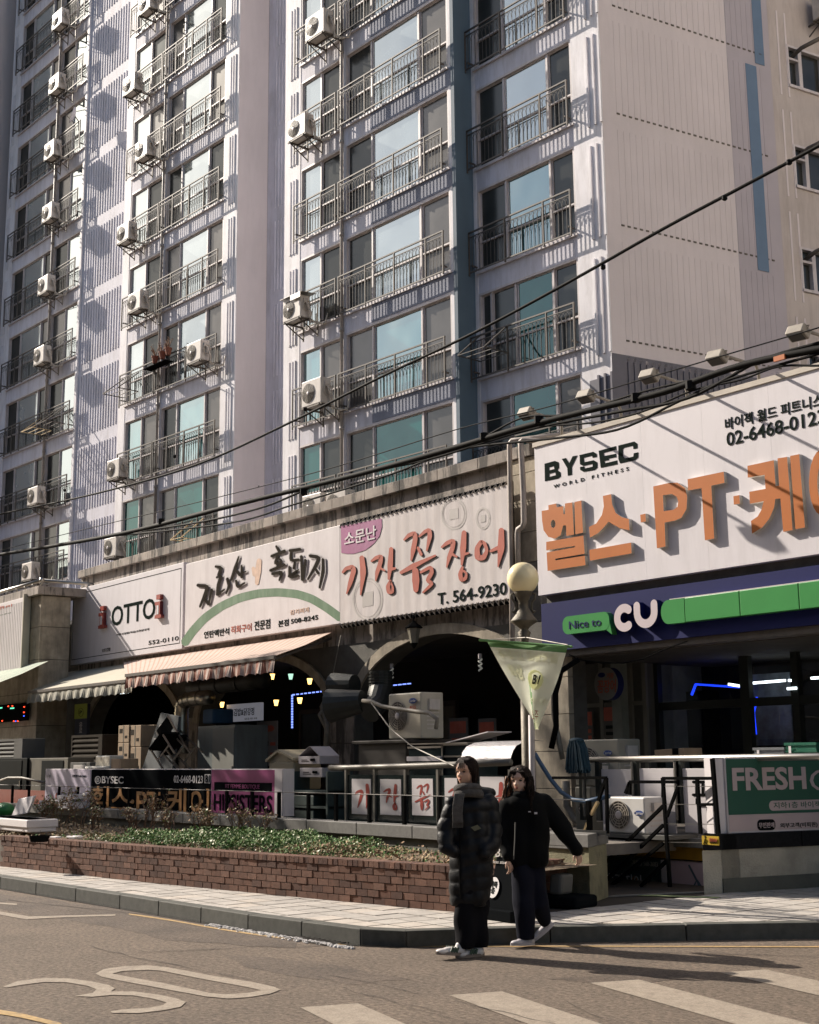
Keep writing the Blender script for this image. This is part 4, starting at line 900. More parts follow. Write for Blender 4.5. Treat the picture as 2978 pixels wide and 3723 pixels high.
letter(o5([(270,968),(352,950),(358,990),(425,978),(428,1062),(444,1060),(444,950),(520,938),(538,1275),(458,1290),(455,1180),(425,1180),(400,1280),(340,1318),(270,1300),(220,1230),(205,1130),(200,1028),(272,1015)]),o5(el(320,1163,24,42)))
letter(o5([(543,935),(615,918),(633,1255),(553,1272)]))
letter(o5([(248,1352),(636,1285),(650,1475),(342,1528),(344,1545),(652,1495),(658,1595),(262,1655),(252,1463),(548,1408),(548,1392),(248,1440)]))
letter(o5([(840,872),(925,852),(938,960),(975,1050),(1040,1095),(1112,1112),(1118,1230),(1020,1210),(940,1165),(900,1140),(850,1200),(790,1260),(705,1308),(695,1195),(770,1160),(830,1070),(850,980)]))
letter(o5([(698,1435),(1135,1358),(1140,1472),(705,1548)])); letter(o5([(1230,1068),(1285,1056),(1290,1138),(1236,1148)]))
letter(o5([(1366,772),(1530,735),(1620,732),(1700,790),(1722,880),(1715,1010),(1660,1100),(1590,1130),(1486,1150),(1495,1400),(1405,1418)]),o5([(1468,865),(1560,850),(1612,880),(1628,930),(1620,985),(1580,1015),(1476,1030)]))
letter(o6([(66,725),(460,643),(468,765),(325,795),(357,1370),(255,1390),(218,822),(72,848)])); letter(o6([(565,910),(630,898),(636,990),(570,1002)]))
letter(o6([(718,580),(1005,518),(1025,800),(1063,795),(1045,498),(1150,482),(1210,1278),(1108,1298),(1076,935),(1022,940),(1010,1030),(960,1150),(880,1250),(768,1318),(757,1180),(830,1130),(870,1060),(895,965),(745,992),(738,862),(915,830),(905,678),(722,708)]))
letter(o6([(1182,472),(1282,452),(1345,1250),(1240,1270)]))
ee=lambda cx,cy,rx,ry,n=22: el(cx,cy,rx,ry,n)
letter(o6(ee(1530,760,142,360)),o6(ee(1530,760,50,210)))
# CU band
YC=13.2; NAVY=M('navy_fascia',(.010,.014,.085),.6,var=.05,spec=.15); s5=empty('shop_sign','navy blue shop fascia with green bars and white rounded letters under the fitness sign','shop sign',(-12,YC,3.2))
zc_0,zc_1=W(1976,2370,YC).z,W(1966,2197,YC).z; xc0=W(1970,2290,YC).x
obj('fascia',MB().box(xc0,-6.4,YC,YC+.3,zc_0,zc_1),NAVY,s5); obj('trim',MB().box(xc0-.3,-6.4,YC+.05,YC+.32,zc_0-.09,zc_0-.002),RAIL,s5); obj('gap_strip',MB().box(xc0,-6.4,YC+.12,YC+.3,zc_1+.002,za0-.002),STONED,s5)
obj('soffit',MB().box(xc0,-6.4,YC+.3,17,zc_0-.1,zc_0-.06),CEIL,s5)
GREEN=M('lime_green_box',(.05,.27,.07),.35,var=.04,coat=.2); PINKW=M('pale_pink_letter',(.62,.54,.56),.35,var=.03)
def rrect(x0,y0,x1,y1,r,n=8,tl=True):
    pts=[]
    for cx,cy,a0 in ((x1-r,y1-r,0),(x0+r,y1-r,90),(x0+r,y0+r,180),(x1-r,y0+r,270)):
        for i in range(n+1): a=R(a0+90*i/n); pts.append((cx+r*math.cos(a),cy+r*math.sin(a)))
    return pts
YG=YC-.1; q0=W(2047,2308,YG); q1=W(2214,2222,YG); h=q1.z-q0.z; sp=rrect(q0.x,q0.z,q1.x,q1.z,h*.42)
shape2d('speech_bubble',[sp],FY(YC),.1,[GREEN,GREEN],s5,.001); shape2d('bubble_tail',[[(q1.x-.12,q0.z+.04),(q1.x+.04,q0.z-.07),(q1.x,q0.z+.12)]],FY(YC),.098,[GREEN,GREEN],s5,.001)
ptx('lettering','Nice to',2070,2288,2185,2245,YG,NAVY,s5,bold=.004,lift=.004)
q0=W(2231,2301,YG); q1=W(2302,2191,YG); cx,cz=(q0.x+q1.x)/2+.02,(q0.z+q1.z)/2; rxo,rzo=(q1.x-q0.x)/2,(q1.z-q0.z)/2
def thick(path,w,n=10):
    L,Rr,_,_=stroke([Vector(p) for p in path],[w]*len(path)); e=Vector(path[-1]); s=Vector(path[0]); te=(L[-1]-Rr[-1]); ts=(Rr[0]-L[0])
    out=list(L)
    for i in range(1,n): a=math.atan2(te.y,te.x)-math.pi*i/n; c_=(L[-1]+Rr[-1])/2; out.append(c_+Vector((math.cos(a),math.sin(a)))*w/2)
    out+=Rr[::-1]
    for i in range(1,n): a=math.atan2(ts.y,ts.x)-math.pi*i/n; c_=(L[0]+Rr[0])/2; out.append(c_+Vector((math.cos(a),math.sin(a)))*w/2)
    return [(p[0],p[1]) for p in out]
wc_=.115
cp=[(cx+(rxo-wc_/2)*math.cos(R(a)),cz+(rzo-wc_/2)*math.sin(R(a))) for a in range(52,312,12)]
shape2d('raised_letter',[thick(cp,wc_)],FY(YC),.1,[PINKW,NAVY],s5,.001)
q0=W(2307,2288,YG); q1=W(2389,2178,YG); x0,x1,z0,z1=q0.x+wc_/2,q1.x-wc_/2,q0.z+wc_/2,q1.z-wc_/2; ru=(x1-x0)/2
hw=wc_/2; xm_=(x0+x1)/2; ro_,ri_=ru+hw,ru-hw; zc_u=z0+ru
uo=[(xm_-ro_,z1)]+[(xm_-ro_*math.cos(math.pi*i/14),zc_u-ro_*math.sin(math.pi*i/14)) for i in range(15)]+[(xm_+ro_,z1)]
uo+=[(x1+hw*math.cos(math.pi*i/8),z1+hw*math.sin(math.pi*i/8)) for i in range(1,8)]+[(xm_+ri_,z1)]+[(xm_+ri_*math.cos(math.pi*i/12),zc_u-ri_*math.sin(math.pi*i/12)) for i in range(13)]+[(xm_-ri_,z1)]+[(x0+hw*math.cos(math.pi*i/8),z1+hw*math.sin(math.pi*i/8)) for i in range(1,8)]
up=[(x0,z1-.0),(x0,z0+ru+.1)]+[((x0+x1)/2-ru*math.cos(math.pi*i/10),z0+ru-ru*math.sin(math.pi*i/10)) for i in range(11)]+[(x1,z0+ru+.1),(x1,z1)]
shape2d('raised_letter',[uo],FY(YC),.1,[PINKW,NAVY],s5,.001)
gz0,gz1=W(2440,2268,YG).z,W(2440,2180,YG).z; edges=[W(2403,2240,YG).x,W(2490,2230,YG).x,W(2690,2200,YG).x,W(2905,2170,YG).x,-6.4]
for i in range(4):
    x0,x1=edges[i]+.004,edges[i+1]-.004
    if i==0:
        hh=(gz1-gz0)/2; sp=[(x1,gz0),(x1,gz1)]+[(x0+hh*.8-hh*.8*math.sin(math.pi*j/12),(gz0+gz1)/2+hh*math.cos(math.pi*j/12)) for j in range(13)]
        shape2d('green_bar',[sp],FY(YC),.1,[GREEN,GREEN],s5,.001)
    else: obj('green_bar',MB().box(x0,x1,YG,YC-.001,gz0,gz1),GREEN,s5,bevel=.008)
obj('bar_highlight',MB().box(edges[0]+.15,-6.4,YG+.01,YC-.002,gz1+.001,gz1+.012),PINKW,s5)
# floodlights over the fitness sign
LAMPH=M('floodlight_housing',(.24,.215,.18),.6,.1,var=.15,vs=8)
def flood(bx,by,hx,hy,lab,i):
    b=W(bx,by,YB+.05); e=W(hx,hy,YB-1.05); o=empty('sign_floodlight',lab,'floodlight',b,'floodlights on arms over the fitness sign')
    obj('arm',MB().tube([b-ZV*.05,b+ZV*.2,b+ZV*.32-Vector((0,.06,-.0)),b.lerp(e,.25)+ZV*.22,e],.02,8),LAMPH,o,smooth=True)
    h=MB(); ax=Vector((-1,0,.06)).normalized(); n_=Vector((0,-.5,-.85)).normalized(); t_=ax.cross(n_)
    h.hexa(e-ax*.0-t_*.08-n_*.07,ax*.24,t_*.16,n_*.13); obj('housing',h,LAMPH,o,bevel=.02)
    obj('glass',MB().hexa(e+ax*.03-t_*.055+n_*.062,ax*.18,t_*.12,n_*.006),GLD2,o)
    obj('bracket',MB().tube([e+ax*.02,e-ax*.03+ZV*.06,e+ax*.15+ZV*.09,e+ax*.29+ZV*.03],.008,5),LAMPH,o)
for i,(bx,by,hx,hy) in enumerate(((2044,1600,1937,1500),(2260,1545,2155,1437),(2500,1475,2388,1363),(2762,1412,2637,1294),(3060,1330,2935,1203))):
    flood(bx,by,hx,hy,['leftmost floodlight over the fitness sign, in front of teal balcony glass','second floodlight from the left, just right of the tower window','third floodlight from the left in front of the dark ribbed wall','fourth floodlight from the left near the thick cable clamp','rightmost floodlight over the fitness sign by the right edge'][i],i)
# ================================================================= AWNINGS
def awning(label,x0t,x1t,zt,yt,x0b,x1b,zb,yb,mtop,mval,stripes=None,name='awning',val=.24,arm=True):
    o=empty(name,label,'awning',((x0t+x1t)/2,yt,zb)); n=36
    A=lambda i: Vector((x0t+(x1t-x0t)*i/n,yt,zt)); B=lambda i: Vector((x0b+(x1b-x0b)*i/n,yb,zb))
    cm_=MB(); ci=[]; ns=n*3
    for i in range(ns):
        a0,a1=A(i/3),A((i+1)/3); b0,b1=B(i/3),B((i+1)/3); mid0=a0.lerp(b0,.5)-ZV*.03; mid1=a1.lerp(b1,.5)-ZV*.03
        cm_.quad(a0,a1,mid1,mid0); cm_.quad(mid0,mid1,b1,b0); ci+=[i%len(mtop)]*2
    co=obj('canopy_cloth',cm_,list(mtop),o)
    for p_,k_ in zip(co.data.polygons,ci): p_.material_index=k_
    obj('front_bar',MB().bar(B(0)-ZV*.02,B(n)-ZV*.02,.05,.06),RAIL,o)
    vm=MB(); vi=[]; N=int((x1b-x0b)/.05)
    for i in range(N):
        t0,t1=i/N,(i+1)/N; p=B(n*t0)-ZV*.05; q=B(n*t1)-ZV*.05
        w=lambda t: .035*math.sin(t*N*.9)+.02*math.sin(t*N*.37); h=lambda t: val-.03*abs(math.sin(t*N*math.pi/4))
        vi.append((i//2)%len(mval)); vm.quad(p,q,q+Vector((0,-.03+w(t1),-h(t1))),p+Vector((0,-.03+w(t0),-h(t0))))
    co=obj('valance',vm,list(mval),o)
    for p_,k_ in zip(co.data.polygons,vi): p_.material_index=k_
    if arm:
        r=MB(); r.bar(A(n)-ZV*.12+Vector((-.1,0,0)),B(n)-ZV*.06+Vector((-.1,0,0)),.04); r.bar(A(2)-ZV*.12,B(2)-ZV*.06,.04); obj('arm',r,RAIL,o)
    return o
AW1=M('cream_awning_cloth',(.44,.41,.33),.85,var=.1,vs=2); AW2=M('beige_awning_stripe',(.39,.365,.29),.85,var=.08)
AWP=M('pink_awning_cloth',(.47,.37,.315),.85,var=.08); AWR=M('rust_awning_stripe',(.38,.25,.19),.85,var=.08); AWRR=M('rust_valance',(.30,.13,.09),.85,var=.15); AWG=M('grey_valance',(.30,.29,.24),.85,var=.2)
YA=11.75
b0=W(103,2532,YA); b1=W(458,2452,YA); t0=W(258,2428,YF); t1=W(545,2375,YF)
print('awn1',b0,b1,t0,t1)
b2=W(458,2444,11.65); b3=W(1000,2395,11.65); t2=W(470,2400,YF); t3=W(1222,2300,YF); print('awn2',b2,b3,t2,t3)
awning('cream striped awning with grey ruffled valance, left of the pink striped one',t0.x-.3,t1.x+.6,3.8,YF-.05,b0.x,b1.x+.35,(b0.z+b1.z)/2,YA,[AW1,AW1,AW2],[AWG,AW1,AWG,AWG])
awning('pink and rust striped awning with a ruffled valance under the pork restaurant sign',t2.x-.2,t3.x,3.86,YF-.05,b2.x,b3.x,(b2.z+b3.z)/2,11.65,[AWP,AWP,AWR],[AWRR,AWP])
AWGR=M('teal_green_awning',(.12,.25,.19),.8,var=.2); q=W(95,2448,11.7)
awning('green and white awning cut off by the left edge of the picture',q.x-5,q.x+.25,W(60,2440,YP-.01).z+.12,YP-.02,q.x-5,q.x-.1,W(0,2490,11.2).z,11.0,[AWGR,AW1],[AWGR,AW1],val=.06,arm=False)
# left-edge white sign with grooves
sA_,(a,b,c,d)=board('shop_sign','tall white corrugated sign at the left edge on the stone pier',-120,2200,80,2450,YP-.18,.14,SIGNW2)
g=MB(); x=a
while x<c-.05: g.box(x,x+.012,YP-.186,YP-.1801,b+.05,d-.1); x+=.11
obj('groove_lines',g,FAINT,sA_); ptx('lettering','숯불갈비',-60,2222,44,2205,YP-.18,RED,sA_,bold=.014); ptx('lettering','전문점',0,2236,40,2228,YP-.18,GRNP,sA_)
obj('edge_trim',MB().box(c+.001,c+.06,YP-.2,YP-.02,b-.02,d+.08),AW1,sA_)
# LED board
RL=M('red_led',(1,.06,.02),emit=1.8,var=0); GL=M('green_led',(.12,.75,.45),emit=1.0,var=0); BL=M('blue_led',(.05,.12,1),emit=1.6,var=0); WL=M('white_tube_light',(.85,.95,1),emit=2.2,var=0); WM=M('warm_bulb',(1,.60,.17),emit=2.2,var=0)
YD=12.0; sL,(a,b,c,d)=board('led_board','dark message board edged with small red, green and blue lights at the left edge',-60,2562,92,2625,YD,.1,BLACKM,'light board')
LR=MB(); LG=MB(); LB=MB()
for x,y in ((30,2568),(45,2567),(88,2570),(87,2590),(8,2621),(50,2622),(65,2622)): w=W(x,y,YD-.02); LR.ell(w,.02,.02,.017,6,4)
for x,y in ((45,2575),(2,2574)): w=W(x,y,YD-.02); LG.box(w.x-.12,w.x+.12,YD-.03,YD-.02,w.z-.015,w.z+.015)
for x,y in ((87,2603),(57,2622)): w=W(x,y,YD-.02); LB.ell(w,.016,.016,.016,6,4)
obj('red_bulbs',LR,RL,sL)['kind']='stuff'; obj('green_tubes',LG,GL,sL); obj('blue_bulbs',LB,BL,sL)
# P sign on post
YQ=12.9; P1,(a,b,c,d)=board('parking_sign','narrow parking sign, lime above navy, fixed to the stone pillar',272,2560,316,2675,YQ,.08,M('sign_navy',(.06,.07,.11),.5,var=.05),'sign',zz=(W(294,2690,YQ).z,W(294,2560,YQ).z))
obj('lime_panel',MB().box(a-.005,c+.005,YQ-.012,YQ-.001,W(294,2613,YQ).z,d+.003),M('lime_panel',(.36,.44,.07),.5,var=.06),P1)
obj('circle_line',strokes_mb([ring(294,2590,9,15,1.3,20)],pl2(YQ-.014)),INK,P1); ptx('lettering','P',290,2597,299,2583,YQ-.013,INK,P1,bold=.014)
ptx('lettering','유\n료',288,2665,300,2625,YQ,SIGNW,P1,bold=.014)
# ================================================================= LIGHT BOXES BEHIND THE CABLE
YX=10.16
LAV=M('lavender_panel',(.47,.42,.52),.5,var=.04,streak=.1,sc=(.35,.3,.35)); BLK=M('black_sign_panel',(.009,.010,.011),.9,var=.05,spec=0.); PNK=M('magenta_panel',(.25,.02,.14),.5,var=.06); ORD_=M('dim_orange_print',(.42,.19,.05),.5,var=.08); WHT=M('white_print',(.6,.58,.58),.5,var=0)
zb_,zt_=.80,W(760,2796,YX).z; print('box top',zt_,W(165,2806,YX).z)
def lbox(label,xa,xb,mat,side=SIGNW2,sd=.0,Y=YX,z0=.803,z1=None,cat='sign box'):
    xa,xb=W(xa,2850,Y).x,W(xb,2850,Y).x; z1=z1 or zt_; r=empty('sign_box',label,cat,(xa,Y,z0)); obj('casing',MB().box(xa,xb,Y+.004,Y+.2,z0,z1),side,r,bevel=.004); obj('face',MB().box(xa+.004,xb-.012,Y-.003,Y+.003,z0+.01,z1-.012),mat,r); return r,xa,xb
r,a,c=lbox('pale lavender sign box with faint print at the left end of the terrace',165,330,LAV)
ptx('lettering','본점',170,2826,184,2817,YX-.003,FAINT,r); ptx('lettering','가평점 568-3683',262,2826,314,2817,YX-.003,INK,r); 
obj('print',strokes_mb([([(182,2890),(192,2910),(200,2905)],[7,7,5]),([(196,2920),(204,2903),(206,2918)],[5,5,5]),([(185,2905),(205,2916)],[6,6])],pl2(YX,.004)),GRNP,r); ptx('lettering','빌리지아',207,2932,300,2882,YX-.003,GREYB,r,bold=.014); obj('print',strokes_mb([ring(210,2895,6,12,4,10),([(188,2885),(196,2900)],[2,2])],pl2(YX,.006)),RED,r)
r,a,c=lbox('black sign box with cut orange letters between lavender and magenta boxes',332,768,BLK)
ptx('lettering','BYSEC',371,2848,450,2823,YX-.003,WHT,r,bold=.014); ptx('lettering','02-6468-0123',633,2846,739,2820,YX-.003,WHT,r,bold=.015)
obj('logo_mark',strokes_mb([ring(357,2836,10,13,3,18)],pl2(YX,.006)),WHT,r); ptx('lettering','B',352,2843,362,2828,YX-.003,WHT,r,bold=.014)
obj('white_tag',MB().box(W(745,2830,YX).x,W(766,2830,YX).x,YX-.006,YX-.0035,W(755,2848,YX).z,W(755,2815,YX).z),WHT,r); ptx('lettering','B1',748,2845,763,2818,YX-.0065,BLK,r,bold=.014)
ptx('lettering','헬스·PT·케어',338,2953,762,2868,YX-.003,ORD_,r,bold=.014,depth=.006)
r,a,c=lbox('magenta sign box with black serif lettering at the right end of the boxes',769,1027,PNK)
x1=W(1000,2850,YX).x; obj('white_edge',MB().box(x1,c-.0,YX-.006,YX-.0035,.81,zt_-.01),SIGNW2,r)
obj('black_band',MB().box(W(780,2850,YX).x,W(990,2850,YX).x,YX-.005,YX-.0035,W(885,2875,YX).z,W(885,2845,YX).z),BLK,r)
ptx('lettering','FIT FEMME BOUTIQUE',820,2868,945,2853,YX-.006,PNK,r,bold=.0); ptx('lettering','HIPSISTERS',778,2946,990,2892,YX-.003,BLK,r,bold=.014)
# red skirting panels left
obj_=thing('red_panel',MB().box(W(-40,2900,10.4).x,W(162,2900,10.4).x,10.4,10.45,.66,W(60,2872,10.4).z),M('dull_red_panel',(.20,.035,.02),.5,var=.15),'dull red board standing behind the cable railing at the left edge','board')
# ================================================================= CLUTTER ON THE LEFT TERRACE
BEI=M('beige_appliance',(.13,.12,.095),.7,var=.1,streak=.3,spec=.2); GRYM=M('grey_louver',(.11,.108,.10),.8,0,var=.1,spec=.15); DGL=M('dark_panel_glass',(.006,.008,.007),.7,var=.1,spec=.05); SMOKE=M('brown_plastic',(.04,.034,.027),.9,var=.2,spec=.05)
def pb(x0,y0,x1,y1,Y,d): a,b,c,e=pbox(x0,y0,x1,y1,Y); return a,c,Y,Y+d,b,e
def louver(label,x0,y0,x1,y1,Y,d,mf,ms,n,group=None,frame=.12):
    a,c,y,_,b,e=pb(x0,y0,x1,y1,Y,d); b=max(b,.62); o=empty('louvered_unit',label,'outdoor unit',(a,Y,b)); obj('cabinet',MB().box(a,c,Y+.03,Y+d,b,e),mf,o,bevel=.01)
    obj('frame',MB().box(a,c,Y-.01,Y+.029,e-.05,e).box(a,a+.05,Y-.01,Y+.029,b,e-.051).box(c-(c-a)*frame,c,Y-.01,Y+.029,b,e-.051),mf,o)
    s=MB()
    h=(e-b-.06)/n
    for i in range(n): s.hexa((a+.055,Y-.01,b+i*h+h*.15),(c-a-.06-(c-a)*frame,0,0),(0,.035,h*.55),(0,-.004,.02)); 
    obj('slats',s,ms,o); return o
louver('grey louvered outdoor unit below the light board at the left edge',-60,2688,82,2758,10.9,.5,GRYM,GRYM,4,frame=.2)
def cabinet(label,x0,y0,x1,y1,Y,d,mat,door=None,name='cabinet',cat='cabinet',z0=.62):
    a,c,y,_,b,e=pb(x0,y0,x1,y1,Y,d); b=z0 if z0 is not None else b; o=empty(name,label,cat,(a,Y,b)); obj('body',MB().box(a,c,Y,Y+d,b,e),mat,o,bevel=.012)
    if door: x_0,x_1,m=door; w=c-a; obj('door',MB().box(a+w*x_0,a+w*x_1,Y-.014,Y-.001,b+.06,e-.05),m,o,bevel=.004); obj('handle',MB().box(a+w*x_1-.05,a+w*x_1-.03,Y-.03,Y-.015,(b+e)/2-.06,(b+e)/2+.06),STEEL,o)
    return o
cabinet('black glass fronted cabinet at the left edge of the terrace',-70,2757,97,2870,10.75,.5,DGL,(.05,.9,DGL))
cabinet('beige cabinet with a black door right of the glass fronted one',98,2756,246,2860,10.8,.55,BEI,(.38,.9,DGL))
louver('tall brown louvered unit standing beside the parking sign pillar',260,2672,372,2776,11.4,.6,SMOKE,SMOKE,5)
cabinet('small grey oven with glass door standing by the louvered unit',255,2772,328,2802,10.7,.4,GRYM,(.2,.8,FAINT),'oven','oven',z0=1.2)
louver('lower grey stand under the oven behind the lavender sign',255,2803,345,2870,10.72,.4,GRYM,GRYM,3)
# plastic wrapped package
FILM=M('plastic_film',(.50,.48,.42),.15,var=.2,bump=1.5,bs=12); rp=random.Random(2); a,c,y,_,b,e=pb(342,2747,402,2800,10.35,.3); zt2=zt_
m=MB(); m.box(a+.05,c-.02,10.35,10.62,zt2+.004,e); m.box(a-.12,c+.02,10.22,10.6,zt2+.002,zt2+.05); o=thing('wrapped_package',m,FILM,'white package wrapped in plastic film on top of the black sign box','package',bevel=.03)
m=MB().box(c+.02,c+.4,10.35,10.7,zt2+.004,e-.06); thing('carton',m,CARD,'small brown carton right beside the film wrapped package','carton',bevel=.01)
# carton stacks
def carton(label,x0,y0,x1,y1,Y,d,mat=CARD,group='cartons stacked under the pink awning'):
    a,c,y,_,b,e=pb(x0,y0,x1,y1,Y,d); o=empty('carton',label,'carton',(a,Y,b),group); obj('box',MB().box(a+.003,c-.003,Y,Y+d,b+.002,e-.002),mat,o,bevel=.008)
    w=(c-a); obj('tape',MB().box(a+w*.46,a+w*.54,Y-.003,Y-.0005,b+.01,e-.005),BEI,o)
    obj('print',MB().box(a+w*.12,a+w*.4,Y-.003,Y-.0005,b+(e-b)*.55,b+(e-b)*.8).box(a+w*.62,a+w*.85,Y-.003,Y-.0005,b+(e-b)*.25,b+(e-b)*.4),SMOKE,o); return o
carton('top carton of the left stack, sunlit on its front',430,2637,469,2700,11.3,.35); carton('second carton of the left stack with a folded sun patch',428,2701,468,2766,11.3,.35); carton('bottom carton of the left stack behind the black sign',428,2767,468,2830,11.3,.35)
carton('top carton of the right stack with a torn tape mark',470,2637,512,2715,11.32,.4); carton('lower carton of the right stack with a round print',470,2716,512,2830,11.32,.4)
carton('shaded carton leaning behind the two stacks at the top',513,2636,560,2700,11.7,.4); carton('shaded lower carton behind the grey leaning board',513,2702,560,2830,11.7,.4)
# leaning sign
LEAN=M('grey_leaning_sign',(.05,.058,.062),.8,var=.1); o=empty('leaning_sign','grey signboard with a hexagon emblem leaning tilted against the duct','signboard',W(560,2800,11.1))
pp=[(585,2592),(650,2605),(625,2800),(515,2800)]
f1=MB(); Ps=[W(x,y,11.15+(2800-y)*.0006) for x,y in pp]; f1.poly(Ps[::-1]); back=[p+Vector((0,.05,0)) for p in Ps]; f1.poly(back)
for i in range(4): f1.quad(Ps[i],Ps[(i+1)%4],back[(i+1)%4],back[i])
obj('board',f1,LEAN,o); hx=[(598+22*math.cos(R(90+60*i))*1.05,2652+26*math.sin(R(90+60*i))) for i in range(7)]
obj('emblem',strokes_mb([(hx,[1.6]*7),([(585,2652),(598,2640),(606,2650),(612,2644),(616,2652)],[1.5]*5)],lambda p,k:(lambda w:(w.x,w.y-k,w.z))(W(p[0],p[1],11.15+(2800-p[1])*.0006-.008))),FAINT,o)
obj('print',strokes_mb([([(560+i*3,2686+j*13+i*1.5),(612+i*2,2694+j*13+i)],[5,5]) for i,j in ((0,0),(0,1),(0,2))],lambda p,k:(lambda w:(w.x,w.y-k,w.z))(W(p[0],p[1],11.15+(2800-p[1])*.0006-.008))),FAINT,o)
# upturned chairs
def chair(label,px,py,Y,ang,tilt):
    b=W(px,py,Y); o=empty('chair',label,'chair',b,'black chairs piled behind the black sign box'); rot=Matrix.Rotation(ang,3,'Z')@Matrix.Rotation(tilt,3,'Y')
    T=lambda x,y,z: b+rot@Vector((x,y,z)); L=MB()
    for x in (0,.38):
        for y in (0,.38): L.bar(T(x,y,0),T(x,y,.45),.025)
    for x in (0,.38): L.bar(T(x,.38,.45),T(x,.42,.9),.025)
    L.bar(T(0,0,.2),T(.38,0,.2),.02); L.bar(T(0,.38,.2),T(.38,.38,.2),.02); obj('frame',L,STEEL,o)
    obj('seat',MB().hexa(T(-.02,-.02,.44),T(.42,0,0)-T(0,0,0),T(0,.42,0)-T(0,0,0),T(0,0,.05)-T(0,0,0)),BLACKM,o); obj('backrest',MB().hexa(T(0,.39,.62),T(.38,0,0)-T(0,0,0),T(0,.03,.03)-T(0,0,0),T(0,.03,.28)-T(0,0,0)),BLACKM,o)
    return o
chair('black chair tilted on its side with pale metal legs up',592,2795,10.7,.3,-.75); chair('black chair lying behind the tilted one',652,2800,11.1,.5,-.9)
# ducts
DUCT=M('galvanised_duct',(.42,.41,.37),.3,.9,var=.2,vs=5,bump=.5,bs=8); DUCTD=M('dark_duct',(.045,.047,.042),.5,.4,var=.3,vs=4)
def duct(label,pts,r,mat,name='ventilation_duct'):
    P_=[W(*p) for p in pts]; P3=[]
    for i in range(len(P_)-1):
        for t in (0,.25,.5,.75): P3.append(P_[i].lerp(P_[i+1],t))
    P3.append(P_[-1])
    for _ in range(2): P3=[P3[0]]+[(P3[i-1]+P3[i]*2+P3[i+1])/4 for i in range(1,len(P3)-1)]+[P3[-1]]
    o=empty(name,label,'duct',P_[-1]); obj('pipe',MB().tube(P3,r,14),mat,o,smooth=True); rg=MB()
    for i in range(2,len(P3)-1,2): t=(P3[i+1]-P3[i-1]).normalized(); rg.tube([P3[i]-t*.008,P3[i]+t*.008],r+.012,14)
    obj('band',rg,mat,o); return o
duct('silver ventilation duct bending down under the pink awning',[(760,2535,12.6),(700,2540,12.6),(665,2550,12.6),(660,2590,12.6),(660,2650,12.6),(660,2740,12.6)],.14,DUCT)
duct('dark horizontal duct under the arcade ceiling',[(700,2500,13.2),(800,2490,13.2),(960,2470,13.2)],.17,DUCTD)
# white fridge / panel
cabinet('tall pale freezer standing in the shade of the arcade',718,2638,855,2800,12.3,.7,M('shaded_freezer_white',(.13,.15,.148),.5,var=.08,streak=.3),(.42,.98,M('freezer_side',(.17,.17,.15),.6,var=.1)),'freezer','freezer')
BLC=M('blue_cloth',(.03,.08,.16),.85,var=.2); thing('blue_tarp',MB().box(W(735,2600,12.35).x,W(775,2600,12.35).x,12.35,12.8,W(740,2632,12.3).z,W(740,2578,12.3).z),BLC,'blue cloth covered box lying on the pale freezer','box',bevel=.04)
# inner lit sign
YI=14.6; LITW=M('dim_lit_sign',(.50,.52,.62),.5,var=.03,emit=.12); ri,(a,b,c,d)=board('shop_sign','small hanging white sign with black lettering deep in the arcade',824,2562,944,2615,YI,.1,LITW,zz=(W(884,2622,YI).z,W(884,2558,YI).z))
ptx('lettering','토김밥&닭강정',838,2605,925,2572,YI,INK,ri,bold=.014); ptx('lettering','552-0110',890,2617,935,2608,YI,INK,ri)
# menu banner
YM=13.0; mb_,(a,b,c,d)=board('menu_banner','dim hanging menu banner with rows of black and red print in the arcade',932,2622,1008,2785,YM,.02,M('menu_cloth',(.20,.18,.17),.8,var=.1),'banner')
pr=MB(); prr=MB()
for i in range(7):
    z=d-.45-i*.19; [pr.box(a+.06+j*.1,a+.13+j*.1,YM-.004,YM-.001,z,z+.08) for j in range(4)]; prr.box(a+.5,c-.06,YM-.004,YM-.001,z,z+.06)
obj('print',pr,INK,mb_); obj('price_print',prr,RED,mb_); obj('red_round_print',strokes_mb([([(948,2652),(990,2648)],[22,22])],pl2(YM,.004)),RED,mb_)
# posters deep inside right arch
for i,(x0,y0,x1,y1,l) in enumerate(((1632,2610,1700,2700,'dim framed poster with red print inside the right arch'),(1738,2612,1802,2700,'dim menu poster with a red header right of the framed one'))):
    pb_,(a,b,c,d)=board('poster',l,x0,y0,x1,y1,14.5,.03,M('dim_poster',(.11,.10,.09),.7,var=.1),'poster'); m=MB()
    for k in range(6): m.box(a+.08,c-.08,14.494,14.498,d-.4-k*.15,d-.34-k*.15)
    obj('print',m,RED if i==0 else INK,pb_); obj('header_print',MB().box(a+.04,c-.04,14.494,14.498,d-.26,d-.06),RED,pb_)
# beige bin with gable lid, cartons, green shelf
YR=10.9; a,c,y,_,b,e=pb(978,2770,1068,2822,YR,.45); b=1.15; o=empty('storage_bin','beige plastic bin with a gabled lid at the end of the magenta box','bin',(a,YR,b))
BIN=M('beige_bin_plastic',(.33,.285,.19),.6,var=.06); obj('body',MB().box(a,c,YR,YR+.5,b,e),BIN,o,bevel=.02)
zr_=W(1010,2735,YR).z; m=MB(); L0=a-.04; L1=c+.04; mid=(a+c)/2-.05
for (A,B_) in (((L0,e),(mid,zr_)),((mid,zr_),(L1,e+.02))): m.hexa((A[0],YR-.04,A[1]),(B_[0]-A[0],0,B_[1]-A[1]),(0,.58,0),(0,0,.04))
m.poly([(a+.01,YR+.001,e),(c-.01,YR+.001,e),(mid,YR+.001,zr_)]); obj('lid',m,BIN,o)
WCAR=M('white_carton',(.34,.31,.32),.8,var=.08)
